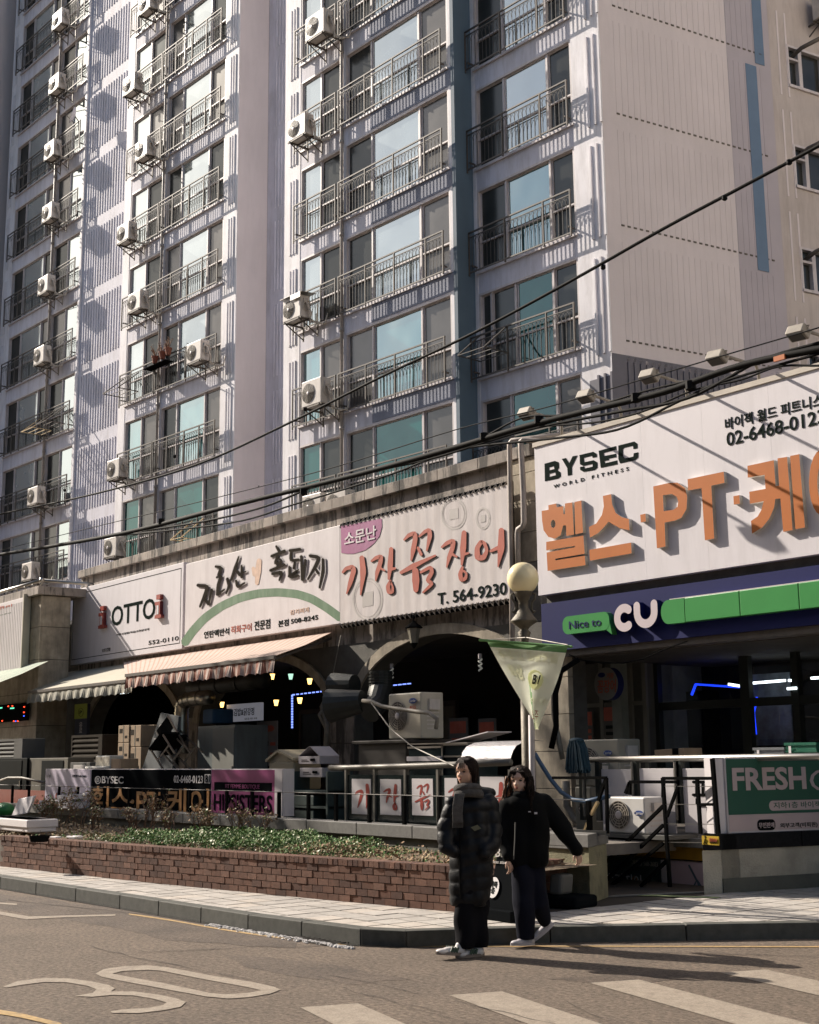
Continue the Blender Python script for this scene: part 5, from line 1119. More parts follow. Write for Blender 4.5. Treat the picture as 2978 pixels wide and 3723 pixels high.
def wcart(label,x0,y0,x1,y1,Y,d,flap=False):
    a,c,y,_,b,e=pb(x0,y0,x1,y1,Y,d); o=empty('carton',label,'carton',(a,Y,b),'white cartons on the green shelf'); obj('box',MB().box(a,c,Y,Y+d,b,e),WCAR,o,bevel=.006); w=c-a
    obj('hand_hole',MB().tube([(a+w*.6,Y-.004,b+(e-b)*.55),(a+w*.78,Y-.004,b+(e-b)*.55)],.018,8),BLACKM,o); obj('print',MB().box(a+w*.15,a+w*.5,Y-.004,Y-.001,b+(e-b)*.3,b+(e-b)*.38).box(a+w*.15,a+w*.42,Y-.004,Y-.001,b+(e-b)*.5,b+(e-b)*.58),SMOKE,o)
    if flap: obj('flap',MB().hexa((a-.0,Y,e),(w*.5,0,.14),(0,d,0),(0,0,.006)).hexa((c,Y,e),(-w*.45,0,.14),(0,d,0),(0,0,.006)),WCAR,o)
wcart('open white carton with raised flaps on top of the pile',1085,2750,1162,2778,YR,.35,True); wcart('lower white carton with a hand hole on the green shelf',1090,2792,1172,2826,YR-.02,.35)
SHG=M('dark_green_plastic',(.045,.065,.06),.5,var=.2); o=empty('shelf_rack','dark green shelf rack with drawers between the magenta box and the pillar','shelf',W(1110,2960,10.7)); a=W(1035,2900,10.7).x; c=W(1195,2900,10.7).x; m=MB()
for z in (.7,.9,1.12): m.box(a,c,10.7,11.1,z,z+.03)
for x in (a,c-.04): m.box(x,x+.04,10.68,11.12,.62,1.42)
obj('frame',m,SHG,o); obj('drawer',MB().box(a+.05,a+.75,10.72,11.05,.735,.88).box(a+.05,a+.75,10.72,11.05,.935,1.08),SHG,o,bevel=.01)
# dark hoods (square duct outlets) by pillar
o=empty('extract_hood','dark metal extract hoods with pointed cowls beside the arcade pillar','duct',W(1330,2560,12.6)); m=MB()
def cone(px,py,Y,r0,r1,L,ax): m.lathe(W(px,py,Y),[(r0,0),(r1,L),(r1*.96,L),(r0*.9,.02)],16,ax)
cone(1290,2490,12.7,.17,.22,.45,(-1,-.3,0)); cone(1320,2550,12.5,.18,.28,.6,(-.9,-.5,-.1)); m.tube([W(1385,2440,12.9),W(1385,2500,12.9),W(1370,2560,12.7),W(1340,2590,12.5)],.19,16)
for k in range(7): p=W(1385,2450+k*11,12.9); m.lathe(p,[(.205,0),(.205,.02)],16)
obj('cowl',m,DUCTD,o,smooth=False)
# big carrier style AC + support table
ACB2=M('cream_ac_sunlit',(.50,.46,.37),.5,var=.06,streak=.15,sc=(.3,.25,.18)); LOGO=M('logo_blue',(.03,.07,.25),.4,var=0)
def terrace_ac(label,x0,y0,x1,y1,Y,d,cab,logo=None,fanx=.3,sub=None,two=False,dim=False,hose=False):
    a,c,y,_,b,e=pb(x0,y0,x1,y1,Y,d); w,h=c-a,e-b; r=build_ac(w,h,d,min(h*.42,w*.27),w*fanx,bracket=False,hose=hose,cab=cab); r.location=(a,Y,b); tag(r,label,'air conditioner','air conditioner units on the terrace')
    if logo:
        lx,ly=logo; p=W(lx,ly,Y); fr_=(Vector((a,Y,b)),Vector((1,0,0)),ZV,Vector((0,-1,0))); shape2d('logo_oval',[el(p.x-a,p.z-b,.1*w/.85,.045*w/.85,20)],(Vector((0,0,0)),Vector((1,0,0)),ZV,Vector((0,-1,0))),.004,[LOGO,LOGO],None,.016).parent=r
        t_=text('lettering','Carrier',(Vector((0,0,0)),Vector((1,0,0)),ZV,Vector((0,-1,0))),(p.x-a-.075,p.z-b-.018,p.x-a+.075,p.z-b+.02),WHT,None,lift=.022); t_.parent=r
        if sub: t_=text('lettering',sub,(Vector((0,0,0)),Vector((1,0,0)),ZV,Vector((0,-1,0))),(p.x-a-.07,p.z-b-.13,p.x-a+.07,p.z-b-.065),RED,None,lift=.018,bold=.014); t_.parent=r
    return r,(a,c,b,e)
terrace_ac('cream air conditioner with a blue oval badge under the right arch',1413,2520,1531,2686,11.3,.4,ACB2,(1504,2548),.3,'캐리어')
BRN=M('dark_cabinet_wood',(.035,.028,.022),.6,var=.3)
a=W(1300,2700,11.2).x; c=W(1485,2700,11.2).x; o=empty('side_table','dark cabinet carrying the cream air conditioner under the arch','table',(a,11.2,.62)); zt3=W(1450,2690,11.25).z
obj('top',MB().box(a,c+.1,11.1,11.9,zt3-.05,zt3-.002),BRN,o,bevel=.01); obj('body',MB().box(a+.1,c,11.15,11.85,.62,zt3-.052),BRN,o)
# fish tanks / trays right of it
TANK=M('fish_tank_glass',(.02,.03,.03),.1,var=.2); o=empty('fish_tank','dark glass fish tanks with steel rims behind the pipe railing','fish tank',W(1550,2780,10.9)); a=W(1487,2740,10.9).x; c=W(1610,2740,10.9).x; c2_=W(1700,2740,10.9).x
zz=[W(1550,y,10.9).z for y in (2775,2712,2750)]
obj('tank',MB().box(a,c,10.9,11.4,.62,zz[1]-.03).box(c+.01,c2_,10.92,11.4,.62,zz[1]),TANK,o); m=MB()
for z in (zz[1]-.03,zz[1]-.17): m.box(a-.01,c+.005,10.885,10.9,z,z+.025)
for z in (zz[1],zz[1]-.15): m.box(c+.01,c2_+.01,10.895,10.92,z,z+.02)
m.box(a-.01,c2_+.02,10.88,11.42,zz[1]+.02,zz[1]+.035); m.box(c-.01,c+.01,10.885,10.9,.62,zz[1]); obj('rim',m,STEEL,o)
obj('shelf_board',MB().box(a,c,10.86,10.899,zz[2]-.06,zz[2]),SIGNW2,o)
m=MB().hexa(W(1600,2708,10.9)+ZV*.0,(.95,.0,.14),(0,.4,0),(0,0,.012)); thing('white_sheet',m,SIGNW2,'thin white sheet lying tilted on the fish tanks','sheet')
# silver mat roll
FOIL=M('silver_foil_mat',(.36,.35,.36),.38,.7,var=.15,vs=8,bump=2.5,bs=40); a=W(1690,2735,10.4); b_=W(1875,2735,10.4); m=MB(); n=14
z0=1.50
prof=[(-.09,.0),(-.1,.1),(-.06,.2),(.0,.27),(.12,.32),(.3,.34),(.45,.33)]
for i in range(n):
    x0=a.x+(b_.x-a.x)*i/n; x1=a.x+(b_.x-a.x)*(i+1)/n
    for (y0,h0),(y1,h1) in zip(prof[:-1],prof[1:]):
        wv=lambda x: .012*math.sin(x*9); m.quad((x0,10.42+y0+wv(x0),z0+h0*.85),(x1,10.42+y0+wv(x1),z0+h0*.85),(x1,10.42+y1+wv(x1),z0+h1*.85),(x0,10.42+y1+wv(x0),z0+h1*.85))
thing('foil_mat',m,FOIL,'silver foil insulation mat draped over the pipe railing behind the women','foil mat',smooth=True)
# pipe railing with dark glass and letter sheets
YW=10.3; rl=empty('glass_railing','thick pipe railing with dark glass and red brush letters on white sheets','railing',W(1560,2990,YW)); zr1,zr2=W(1260,2792,YW).z,W(1865,2772,YW).z
xs_=[W(x,2900,YW).x for x in (1262,1366,1478,1597,1728,1860)]; PIPED=M('dull_pipe',(.15,.14,.12),.5,.3,var=.2)
obj('top_pipe',MB().tube([(xs_[0]-.4,YW,zr1),(xs_[0],YW,zr1),(xs_[3],YW,(zr1+zr2)/2),(xs_[5],YW,zr2)],.04,10),PIPED,rl,smooth=True)
GPAN=M('dark_rail_glass',(.012,.02,.02),.15,var=.1)
for x in xs_: obj('post',MB().box(x-.02,x+.02,YW-.03,YW+.03,.62,zr1-.02),PIPED,rl)
for x0,x1 in zip(xs_[:-1],xs_[1:]): obj('glass_pane',MB().box(x0+.03,x1-.03,YW-.008,YW+.008,.78,zr1-.09),GPAN,rl)
sheets=[((1280,2832,1349,2960),'gi','기'),((1383,2833,1459,2963),'jang','장'),((1499,2831,1575,2965),'kkom','꼼'),((1618,2829,1700,2966),'jang2','장'),((1747,2824,1835,2968),'eo','어')]
SHEETW=M('sheet_white',(.52,.49,.50),.6,var=.03)
for (x0,y0,x1,y1),kk,_t in sheets:
    a,b,c,d=pbox(x0,y0,x1,y1,YW-.012); s=obj('letter_sheet',MB().box(a,c,YW-.016,YW-.009,b,d),SHEETW,rl)
    pts=[Vector(p) for st_ in EEL[kk] for p in st_[0]]; bx0,bx1,by0,by1=min(p.x for p in pts)-20,max(p.x for p in pts)+20,min(p.y for p in pts)-20,max(p.y for p in pts)+20
    w,h=x1-x0,y1-y0; fx=lambda p:(x0+w*.1+(p[0]-bx0)/(bx1-bx0)*w*.82,y0+h*.12+(p[1]-by0)/(by1-by0)*h*.76)
    obj('brush_letter',strokes_mb([([fx(p) for p in st_[0]],[q*w*.82/(bx1-bx0)*1.05 for q in st_[1]]) for st_ in EEL[kk]],pl2(YW-.017,.001)),M('deep_brush_red',(.27,.025,.015),.5,var=.08),rl)
# ---- lanterns and lights
LGL=M('lantern_glass',(.16,.15,.12),.25,var=.2)
def lantern(px,py,Y,lab,lit,s=1.,grp='small lanterns in the arcade'):
    p=W(px,py,Y); o=empty('lantern',lab,'lantern',p,grp); obj('cap',MB().lathe(p,[(.02*s,.19*s),(.03*s,.17*s),(.1*s,.12*s),(.12*s,.1*s),(.11*s,.09*s)],6),BLACKM,o)
    obj('glass',MB().lathe(p,[(.05*s,-.1*s),(.09*s,.09*s)],6),WM if lit==1 else (M('pale_green_lamp',(.45,.8,.62),emit=.8,var=0) if lit==2 else LGL),o); obj('base',MB().lathe(p,[(.01*s,-.17*s),(.03*s,-.14*s),(.055*s,-.1*s)],6),BLACKM,o); obj('stem',MB().tube([p+ZV*.18*s,p+ZV*.26*s],.012,6).lathe(p+ZV*.22*s,[(.02,0),(.03,.02),(.01,.06)],8),BLACKM,o)
lantern(1505,2310,13.15,'black six sided lantern hanging at the crown of the right arch',0,1.25)
for x,y,l,s in ((925,2477,'lit lantern left of the row under the pink awning',1),(990,2460,'lit lantern beside the greenish lamp',1),(1126,2477,'lit lantern nearest the arcade pillar in the upper row',1),(1004,2555,'lower lit lantern above the menu banner',1),(1090,2547,'lower lit lantern under the dotted blue light line',1),(807,2562,'small yellow lamp left of the hanging white sign',1)): lantern(x,y,14.5,l,s,.62)
lantern(1057,2460,14.5,'greenish white lamp between the yellow lanterns',2,.62)
CFL=M('spiral_bulb_white',(.4,.4,.36),.4,var=0,emit=.15)  # weak glow put on bulbs that are switched off
for x,y,l in ((1424,2430,'unlit spiral bulb at the left inside the right arch'),(1746,2395,'unlit spiral bulb at the right inside the arch')):
    p=W(x,y,13.6); o=empty('bulb',l,'light bulb',p); obj('tube',MB().tube([p+Vector((.025*math.cos(i*.9),.025*math.sin(i*.9),-.02*i*.5)) for i in range(20)],.014,5),CFL,o); obj('socket',MB().lathe(p,[(.03,.0),(.03,.08)],8),FRAME,o)
m=MB()
for i in range(9): p=W(1066+i*14.5,2526-i*1.7,15.5); m.box(p.x-.04,p.x+.04,15.5,15.52,p.z-.012,p.z+.012)
for i in range(13): p=W(1060,2530+i*9.5,15.5); m.box(p.x-.012,p.x+.03,15.5,15.52,p.z-.02,p.z+.02)
BLW=M('blue_white_led',(.20,.30,1),emit=1.3,var=0)
tag(thing('led_strip',m,BLW,'dotted blue white light strip framing a dark doorway in the arcade','light strip'),None,None,None)['kind']='stuff'
m=MB()
for i in range(4): p=W(1435+i*17,2491-i*1.8,15.5); m.box(p.x-.05,p.x+.05,15.5,15.52,p.z-.01,p.z+.01)
thing('led_strip',m,BLW,'four short blue dashes of light above the cream air conditioner','light strip')['kind']='stuff'
p=W(427,2518,13.9); thing('ceiling_light',MB().box(p.x-.2,p.x+.2,13.8,14.1,p.z-.02,p.z+.02),WL,'small white ceiling light behind the cream awning','ceiling light')
HOSED=M('grey_hose',(.20,.18,.145),.6,var=.3,vs=10)  # darker grey hose tone used on the terrace
DOORW=M('dim_brown_timber',(.07,.05,.035),.7,var=.3); PANEW=M('dim_door_glass',(.03,.035,.035),.4,var=.3,vs=3)
for i,px in enumerate((400,480,1100,1180,1560)):
    x0=W(px,2600,16.6).x; o=obj('door',MB().box(x0,x0+.06,16.5,16.6,.62,2.7).box(x0+.9,x0+.96,16.5,16.6,.62,2.7).box(x0+.06,x0+.9,16.5,16.6,2.6,2.7).box(x0+.06,x0+.9,16.5,16.6,.62,1.1),DOORW,shop); obj('pane',MB().box(x0+.061,x0+.899,16.54,16.56,1.101,2.599),PANEW,o)
for i,(px,l) in enumerate(((1150,'dim wooden dining table deep in the arcade behind the white cartons'),(500,'dim wooden dining table deep in the arcade behind the brown cartons'))):
    x0=W(px,2650,15).x; o=empty('dining_table',l,'table',(x0,15,.62)); obj('top',MB().box(x0,x0+1.1,14.7,15.4,1.34,1.38),DOORW,o,bevel=.006); [obj('leg',MB().box(x0+a,x0+a+.05,b,b+.05,.62,1.339),DOORW,o) for a in (.04,1.0) for b in (14.73,15.32)]
# hoses left of the pillar
thing('hose_bundle',MB().tube([W(1192,2530,13.1),W(1172,2570,13.0),W(1180,2600,13.0),W(1190,2640,13.0),W(1184,2760,13.0)],.05,8).tube([W(1196,2545,13.1),W(1160,2600,12.9),W(1186,2650,13.0)],.03,6),HOSED,'bundle of beige hoses running down the arcade pillar','hoses',smooth=True)
thing('hose',MB().tube([W(1320,2548,11.2)]+[W(x,y,11.1) for x,y in ((1350,2550),(1390,2568),(1450,2578),(1520,2588),(1560,2592),(1590,2615),(1585,2650))],.03,7),HOSED,'thick pale hose hanging across the cream air conditioner','hose',smooth=True)
thing('rope',MB().tube([W(1350,2555,11.0),W(1420,2650,10.8),W(1500,2715,10.6),W(1650,2785,10.2)],.009,5),HOSED,'thin rope slanting from the hose down to the pipe railing','rope')
thing('rope',MB().tube([W(1240,2310,13.2),W(1225,2380,13.2),W(1205,2480,13.2)],.01,5),HOSED,'thin cord hanging beside the pink awning bracket','cord')
thing('hose',MB().tube([W(x,y,10.6) for x,y in ((-20,2845),(30,2828),(80,2828),(160,2845))],.025,7),HOSED,'grey hose arching behind the cable at the left edge','hose',smooth=True)
# ================================================================= RIGHT TERRACE, STAIRWELL, STORE
YV=12.2
GFR=M('shopfront_frame',(.03,.035,.032),.4,.3,var=.1); SG=Mglass('shop_window_glass',.10,(.9,.95,.95),(.0,.0,.0),.02,0,see=1.)
store=empty('convenience_store','dark glass fronted shop under the navy fascia with blue and white lights inside','shop',(-9,15.2,.6)); YG2=15.45
m=MB(); 
for px,w in ((2360,.1),(2395,.1),(2720,.16),(2905,.1)): x=W(px,2600,YG2).x; m.box(x-w/2,x+w/2,YG2-.05,YG2+.05,.6,3.2)
for y,h in ((2545,.12),): z=W(2600,y,YG2).z; m.box(W(2352,2600,YG2).x,-5,YG2-.04,YG2+.04,z-h,z)
obj('frame',m,GFR,store); x0=W(2352,2600,YG2).x; obj('glass_pane',MB().quad((x0,YG2+.01,.6),(-4.5,YG2+.01,.6),(-4.5,YG2+.01,3.25),(x0,YG2+.01,3.25)),SG,store)
obj('inner_wall',MB().box(-16,-3,19,19.2,.5,3.7).box(x0-.3,x0-.1,15,19,.5,3.6),M('store_inner_wall',(.20,.22,.20),.7,var=.2),store)
for k,(a,b,Y) in enumerate((((2650,2488),(2708,2497),15.6),((2732,2484),(2855,2474),15.9),((2868,2474),(2905,2474),16.2),((2950,2466),(2990,2463),16.2),((2864,2504),(2898,2502),15.4))):
    p,q=W(*a,Y),W(*b,Y); obj('tube_light',MB().bar(p,q,.035),WL,store)
BLS=M('blue_neon',(.01,.045,1),emit=1.1,var=0)
for a,b,Y in (((2515,2527),(2530,2488),16),((2530,2488),(2706,2500),16),((2738,2600),(2753,2535),15.8),((2740,2592),(2748,2670),15.8),((2640,2585),(2712,2588),17),((2562,2581),(2578,2582),17)): obj('neon_strip',MB().bar(W(*a,Y),W(*b,Y),.028),BLS,store)
SHF=M('store_goods',(.16,.18,.18),.6,var=.6,vs=9); g=MB(); rg=random.Random(4)
for row in range(4):
    x=W(2560,2600,17.5).x
    while x<-8.6: w=rg.uniform(.06,.16); h=rg.uniform(.1,.26); g.box(x,x+w,17.5,17.7,.75+row*.36,.75+row*.36+h); x+=w+.02
tag(obj('shelf_goods',g,SHF,store),kind='stuff'); obj('shelf',MB().box(W(2540,2600,17.7).x,-8.4,17.45,17.9,1.08,1.1).box(W(2540,2600,17.7).x,-8.4,17.45,17.9,1.44,1.46).box(W(2540,2600,17.7).x,-8.4,17.45,17.9,.72,.74),GFR,store)
p=W(2795,2585,16.2); obj('wall_poster',MB().box(p.x-.45,p.x+.4,16.2,16.22,p.z-.5,p.z+.55),M('dim_store_poster',(.10,.12,.14),.5,var=.6,vs=4),store); obj('counter_machine',MB().box(W(2470,2650,16.5).x,W(2560,2650,16.5).x,16.5,17,.6,2.6),BLACKM,store)
# round hanging sign and eel shop wall
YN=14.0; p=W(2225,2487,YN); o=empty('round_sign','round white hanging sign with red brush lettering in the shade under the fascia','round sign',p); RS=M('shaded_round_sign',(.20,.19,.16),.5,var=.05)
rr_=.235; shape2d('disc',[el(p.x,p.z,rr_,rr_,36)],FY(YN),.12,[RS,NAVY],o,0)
text('lettering','꼼장어',FY(YN-.12),(p.x-.17,p.z-.13,p.x+.2,p.z+.06),RED,o,bold=.014,shear=.1); text('lettering','기장',FY(YN-.12),(p.x+.02,p.z+.07,p.x+.16,p.z+.15),RED,o,bold=.014); shape2d('oval',[el(p.x-.08,p.z+.13,.07,.035,16)],FY(YN-.12),.004,[NAVY,NAVY],o,.002)
for i,(x0,y0,x1,y1,l) in enumerate(((2092,2587,2155,2690,'menu board with a red header and price column beside the stone pilaster'),(2196,2568,2278,2690,'menu board in a pale frame below the round sign'))):
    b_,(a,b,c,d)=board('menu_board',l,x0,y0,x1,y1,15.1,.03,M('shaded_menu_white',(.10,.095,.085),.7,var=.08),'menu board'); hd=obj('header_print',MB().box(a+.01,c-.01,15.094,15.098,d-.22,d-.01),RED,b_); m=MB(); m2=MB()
    for k in range(7): m.box(c-.18,c-.03,15.094,15.098,d-.34-k*.1,d-.28-k*.1); m2.box(a+.04,a+.22,15.094,15.098,d-.34-k*.1,d-.29-k*.1)
    obj('price_print',m,RED,b_); obj('print',m2,INK,b_)
ew=empty('eel_shop_front','dark timber shop front with pale panels behind the menu boards','shop front',(-12.5,15.2,.6)); xw0,xw1=W(2060,2600,15.2).x,W(2350,2600,15.2).x
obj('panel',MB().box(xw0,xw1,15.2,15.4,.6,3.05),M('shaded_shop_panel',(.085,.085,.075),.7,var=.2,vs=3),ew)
m=MB(); 
for px in (2188,2292,2345): x=W(px,2600,15.15).x; m.box(x-.04,x+.04,15.15,15.199,.6,3.05)
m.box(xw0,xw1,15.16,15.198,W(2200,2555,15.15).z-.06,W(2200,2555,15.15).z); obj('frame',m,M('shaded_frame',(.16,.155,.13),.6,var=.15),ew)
# sagging cable under fascia
thing('sagging_wire',MB().tube([W(x,y,12.9) for x,y in ((2070,2380),(2110,2398),(2190,2411),(2270,2410),(2340,2395),(2420,2360),(2500,2330))],.009,5),BLACKM,'thin wire sagging under the navy fascia','wire')
# sunken stairwell
GRB=M('grey_block',(.19,.185,.165),.85,var=.25,vs=6,grime=.4); YB2=12.15
st=empty('stairwell_front','basement shop front with a yellow beam and grey blocks over sign panels','shop front',W(2380,3240,YB2))
x0,x1=W(2140,3050,YB2).x,W(2600,3050,YB2).x; zA1,zA0=W(2380,3040,YB2).z,W(2380,3073,YB2).z; zY0=W(2380,3118,YB2).z; x=x0
while x<x1: w=min(.42,x1-x); obj('grey_block',MB().box(x+.004,x+w-.004,YB2-.05,YB2+.25,zA0,zA1),GRB,st,bevel=.005); x+=.42
obj('yellow_beam',MB().box(x0,x1,YB2,YB2+.2,zY0,zA0-.002),M('yellow_beam_paint',(.36,.20,.02),.5,var=.1,streak=.3,sc=(.15,.1,.03)),st)
zS1,zS0=W(2380,3125,YB2).z,-.35; xm=W(2405,3200,YB2).x; xm2=W(2432,3200,YB2).x
obj('dark_sign_panel',MB().box(x0,xm,YB2+.02,YB2+.1,zS0,zS1),M('dark_green_sign',(.06,.085,.085),.4,var=.05),st); obj('white_divider',MB().box(xm+.002,xm2,YB2+.0,YB2+.1,zS0,zS1),SIGNW2,st); obj('mauve_sign_panel',MB().box(xm2+.002,x1,YB2+.02,YB2+.1,zS0,zS1),M('mauve_panel',(.60,.48,.56),.5,var=.05),st)
ptx('lettering','빌리지아',2205,3228,2338,3182,YB2+.018,SIGNW,st,bold=.014); obj('print',strokes_mb([ring(2310,3205,9,18,7,14)],pl2(YB2+.016,.004)),ORD_,st); ptx('lettering','가평점 568-3683',2300,3146,2392,3132,YB2+.018,FAINT,st)
obj('print',strokes_mb([([(2506,3146),(2534,3200)],[7,7]),([(2534,3200),(2520,3232)],[3,8]),([(2536,3200),(2550,3230)],[6,16])],pl2(YB2+.014,.004)),TEALB,st)
tag(obj('stairwell_floor',MB().box(-10.7,-8.8,11.2,12.2,-.4,-.3),CONCD),kind='structure')
cp=MB().hexa(G(2212,3262,.13),G(2560,3247,.13)-G(2212,3262,.13),(-.02,.12,0),(0,0,.012)); thing('threshold_strip',cp,COPING,'pale stone threshold at the top of the basement stairs','threshold')
thing('pavement_paint',MB().hexa(G(2330,3252,.134),G(2620,3262,.134)-G(2330,3252,.134),(.04,-.12,0),(0,0,.002)),M('green_paint_spill',(.25,.30,.14),.85,var=.3,vs=20),'green paint stain on the pavement by the basement stairs','stain')
# white panels + steel pipe railing of the right terrace
rr2=empty('panel_railing','dark framed railing with white letter panels under a shiny steel pipe','railing',W(2400,3020,YV)); zt5=W(2300,2762,YV).z
obj('top_pipe',MB().tube([(W(2090,2768,YV).x,YV,zt5),(-6.5,YV,zt5+.03)],.04,10),STEEL,rr2,smooth=True)
for (x0,y0,x1,y1) in ((2192,2797,2301,3028),(2331,2794,2456,3028),(2488,2794,2640,3030)): a,b,c,d=pbox(x0,y0,x1,y1,YV); obj('white_panel',MB().box(a,c,YV-.01,YV+.01,b,d),SHEETW,rr2,bevel=.004)
for px in (2120,2180,2316,2470,2478): x=W(px,2900,YV).x; obj('post',MB().box(x-.035,x+.035,YV-.03,YV+.03,.8,zt5),GFR,rr2)
for px in (2132,2312,2468): x=W(px,2900,YV).x; obj('brass_rod',MB().tube([(x,YV-.045,.85),(x,YV-.045,zt5-.03)],.016,6),PIPED,rr2)
obj('lettering_block',strokes_mb([([(2520,2843),(2570,2843)],[10,10]),([(2533,2845),(2533,2888)],[10,10]),([(2556,2845),(2556,2888)],[10,10]),([(2520,2890),(2572,2890)],[10,10]),([(2592,2835),(2592,2910)],[12,12]),([(2575,2860),(2592,2860)],[9,9]),([(2535,2903),(2535,2928),(2600,2928)],[10,10,9])],pl2(YV-.012,.002)),BLACKM,rr2)
# AC on shelf in front
WAC=M('white_ac_plastic',(.60,.585,.56),.4,var=.04,streak=.12,sc=(.35,.33,.3)); YZ=11.75
_,(a,c,b,e)=terrace_ac('white air conditioner with spiral grille on the shelf by the basement stairs',2208,2898,2345,3030,YZ,.36,WAC,(2327,2957),.33,None)
obj_=empty('ac_shelf','grey metal shelf carrying the white air conditioner over the stairs','shelf',(a,YZ,b-.06)); obj('board',MB().box(a-.05,c+.35,YZ-.06,YZ+.5,b-.05,b-.004),GRYM,obj_); obj('bracket',MB().box(a,a+.03,YZ+.0,YZ+.45,b-.2,b-.051).box(c,c+.03,YZ,YZ+.45,b-.2,b-.051),ACB,obj_)
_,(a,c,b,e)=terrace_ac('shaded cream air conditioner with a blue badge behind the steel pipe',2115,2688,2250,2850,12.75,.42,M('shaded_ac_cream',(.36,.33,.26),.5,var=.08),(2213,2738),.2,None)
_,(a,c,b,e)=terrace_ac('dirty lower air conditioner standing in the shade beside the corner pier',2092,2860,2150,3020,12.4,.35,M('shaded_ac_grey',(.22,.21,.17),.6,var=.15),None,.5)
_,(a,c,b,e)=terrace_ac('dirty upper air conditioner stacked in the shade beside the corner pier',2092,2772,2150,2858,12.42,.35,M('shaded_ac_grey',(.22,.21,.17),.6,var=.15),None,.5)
# mop
MOP=M('teal_mop_cord',(.008,.035,.055),.8,var=.3,vs=30); p=W(2095,2693,12.05); o=empty('mop','teal string mop hanging over the steel pipe railing','mop',p); m=MB(); rm_=random.Random(6)
for i in range(110): a=rm_.uniform(-.14,.14); y=rm_.uniform(-.06,.06); m.tube([p+Vector((a*.5,y,0)),p+Vector((a*.9,y,-.1)),p+Vector((a*1.1,y,-.25)),p+Vector((a*1.2+rm_.uniform(-.02,.02),y,-.36-rm_.uniform(0,.05)))],.012,4,False)
tag(obj('cords',m,MOP,o),kind='stuff'); obj('head',MB().ell(p,.12,.07,.04,12,6),MOP,o,smooth=True)
# crates and carton on the terrace edge
def crate(label,x0,y0,x1,y1,Y,mat):
    a,c,y,_,b,e=pb(x0,y0,x1,y1,Y,.3); b=b-.05; o=empty('crate',label,'crate',(a,Y,b),'plastic crates behind the steel pipe'); t=.012; h=e-b; m=MB().box(a,c,Y,Y+.3,b,b+t)
    m.box(a,c,Y,Y+t,b+t,e).box(a,c,Y+.3-t,Y+.3,b+t,e).box(a,a+t,Y+t,Y+.3-t,b+t,e).box(c-t,c,Y+t,Y+.3-t,b+t,e); obj('tub',m,mat,o); obj('rim',MB().box(a-.015,c+.015,Y-.015,Y-.001,e-.03,e+.002).box(a-.01,c+.01,Y-.008,Y-.001,b+h*.45,b+h*.52),mat,o); obj('label',MB().box(a+(c-a)*.12,a+(c-a)*.2,Y-.02,Y-.0155,b+h*.35,b+h*.8),WHT,o); return o
crate('grey plastic crate with a white tag behind the steel pipe',2743,2718,2850,2745,13.0,M('grey_crate',(.14,.15,.16),.4,var=.1)); crate('green plastic crate with a white tag, rightmost behind the steel pipe',2858,2700,2968,2745,13.0,M('green_crate',(.01,.10,.06),.4,var=.1))
a,c,y,_,b,e=pb(2380,2726,2487,2762,12.9,.35); o=empty('carton','flat brown carton lying behind the steel pipe, left of the crates','carton',(a,12.9,b)); obj('box',MB().hexa((a,12.9,b),(c-a,0,.02),(0,.35,0),(0,0,e-b)),CARD,o,bevel=.006); obj('print',MB().box(a+.3,a+.4,12.896,12.899,b+.06,b+.14),BLACKM,o)
# FRESH wall and box on the corner line
FA=G(2629,3247,.13); FB=G(2978,3225,.13); FD=(FB-FA).normalized(); FN=Vector((FD.y,-FD.x,0)).normalized()
if FN.dot(-FA)<0: FN=-FN
def FH_(x,y,o=0.): r=ray(x,y); P0=FA+FN*o; t=(P0-CAM).dot(FN)/r.dot(FN); return CAM+r*t
FU=FD; FFR=lambda o:(FA+FN*o-ZV*FA.z,FU,ZV,FN)
fs=lambda x,y,o=0.: ((FH_(x,y,o)-FA).dot(FD),FH_(x,y,o).z)
fw=empty('corner_wall','rough concrete wall with a black granite cap below the green fresh food sign','wall',FA)
LN=4.5; zw=fs(2700,3087)[1]; zc_=fs(2700,3030)[1]; print('fresh',zw,zc_,fs(2629,3247),fs(2978,3225))
CW=M('pale_rough_concrete',(.42,.385,.31),.9,var=.2,vs=3,bump=1.,bs=50,grime=.35,sc=(.14,.125,.10),gs=1.8); L1=G(2560,3250,.13)
obj('wall_body',MB().hexa(FA-ZV*.05,FD*LN,-FN*.25,(0,0,zw-.13+.05)),CW,fw); obj('end_face',MB().hexa(FA-ZV*.05-FD*.002,(L1-FA)*.98,FD*.25-FN*.0,(0,0,zw-.13+.05)),CW,fw)
obj('base_course',MB().hexa(FA+FN*.02-ZV*.05,FD*LN,-FN*.018,(0,0,.2)),CONCD,fw)
s=0
while s<LN: obj('cap_stone',MB().hexa(FA+FD*(s+.004)+FN*.03+ZV*(zw-.13+.002),FD*1.09,-FN*.32,(0,0,zc_-zw)),DGRAN,fw,bevel=.006); s+=1.1
obj('cap_stone',MB().hexa(FA+FN*.03+ZV*(zw-.128)-FD*.004,(L1-FA)*1.02,FD*.2,(0,0,zc_-zw)),DGRAN,fw,bevel=.005)
fb=empty('sign_box','green and white fresh food sign box on the corner wall, cut by the right edge','sign box',FA+ZV*(zc_-.13))
fq=lambda x,y,o=.0: FH_(x,y,o); FG=M('bottle_green_panel',(.015,.085,.055),.45,var=.05); MV=M('pale_mauve_panel',(.46,.37,.37),.5,var=.05)
zT=fs(2640,2753)[1]; zB=fs(2640,3031)[1]; zM=fs(2660,2963)[1]; s0=fs(2600,2850)[0]; s1=fs(2640,2850)[0]
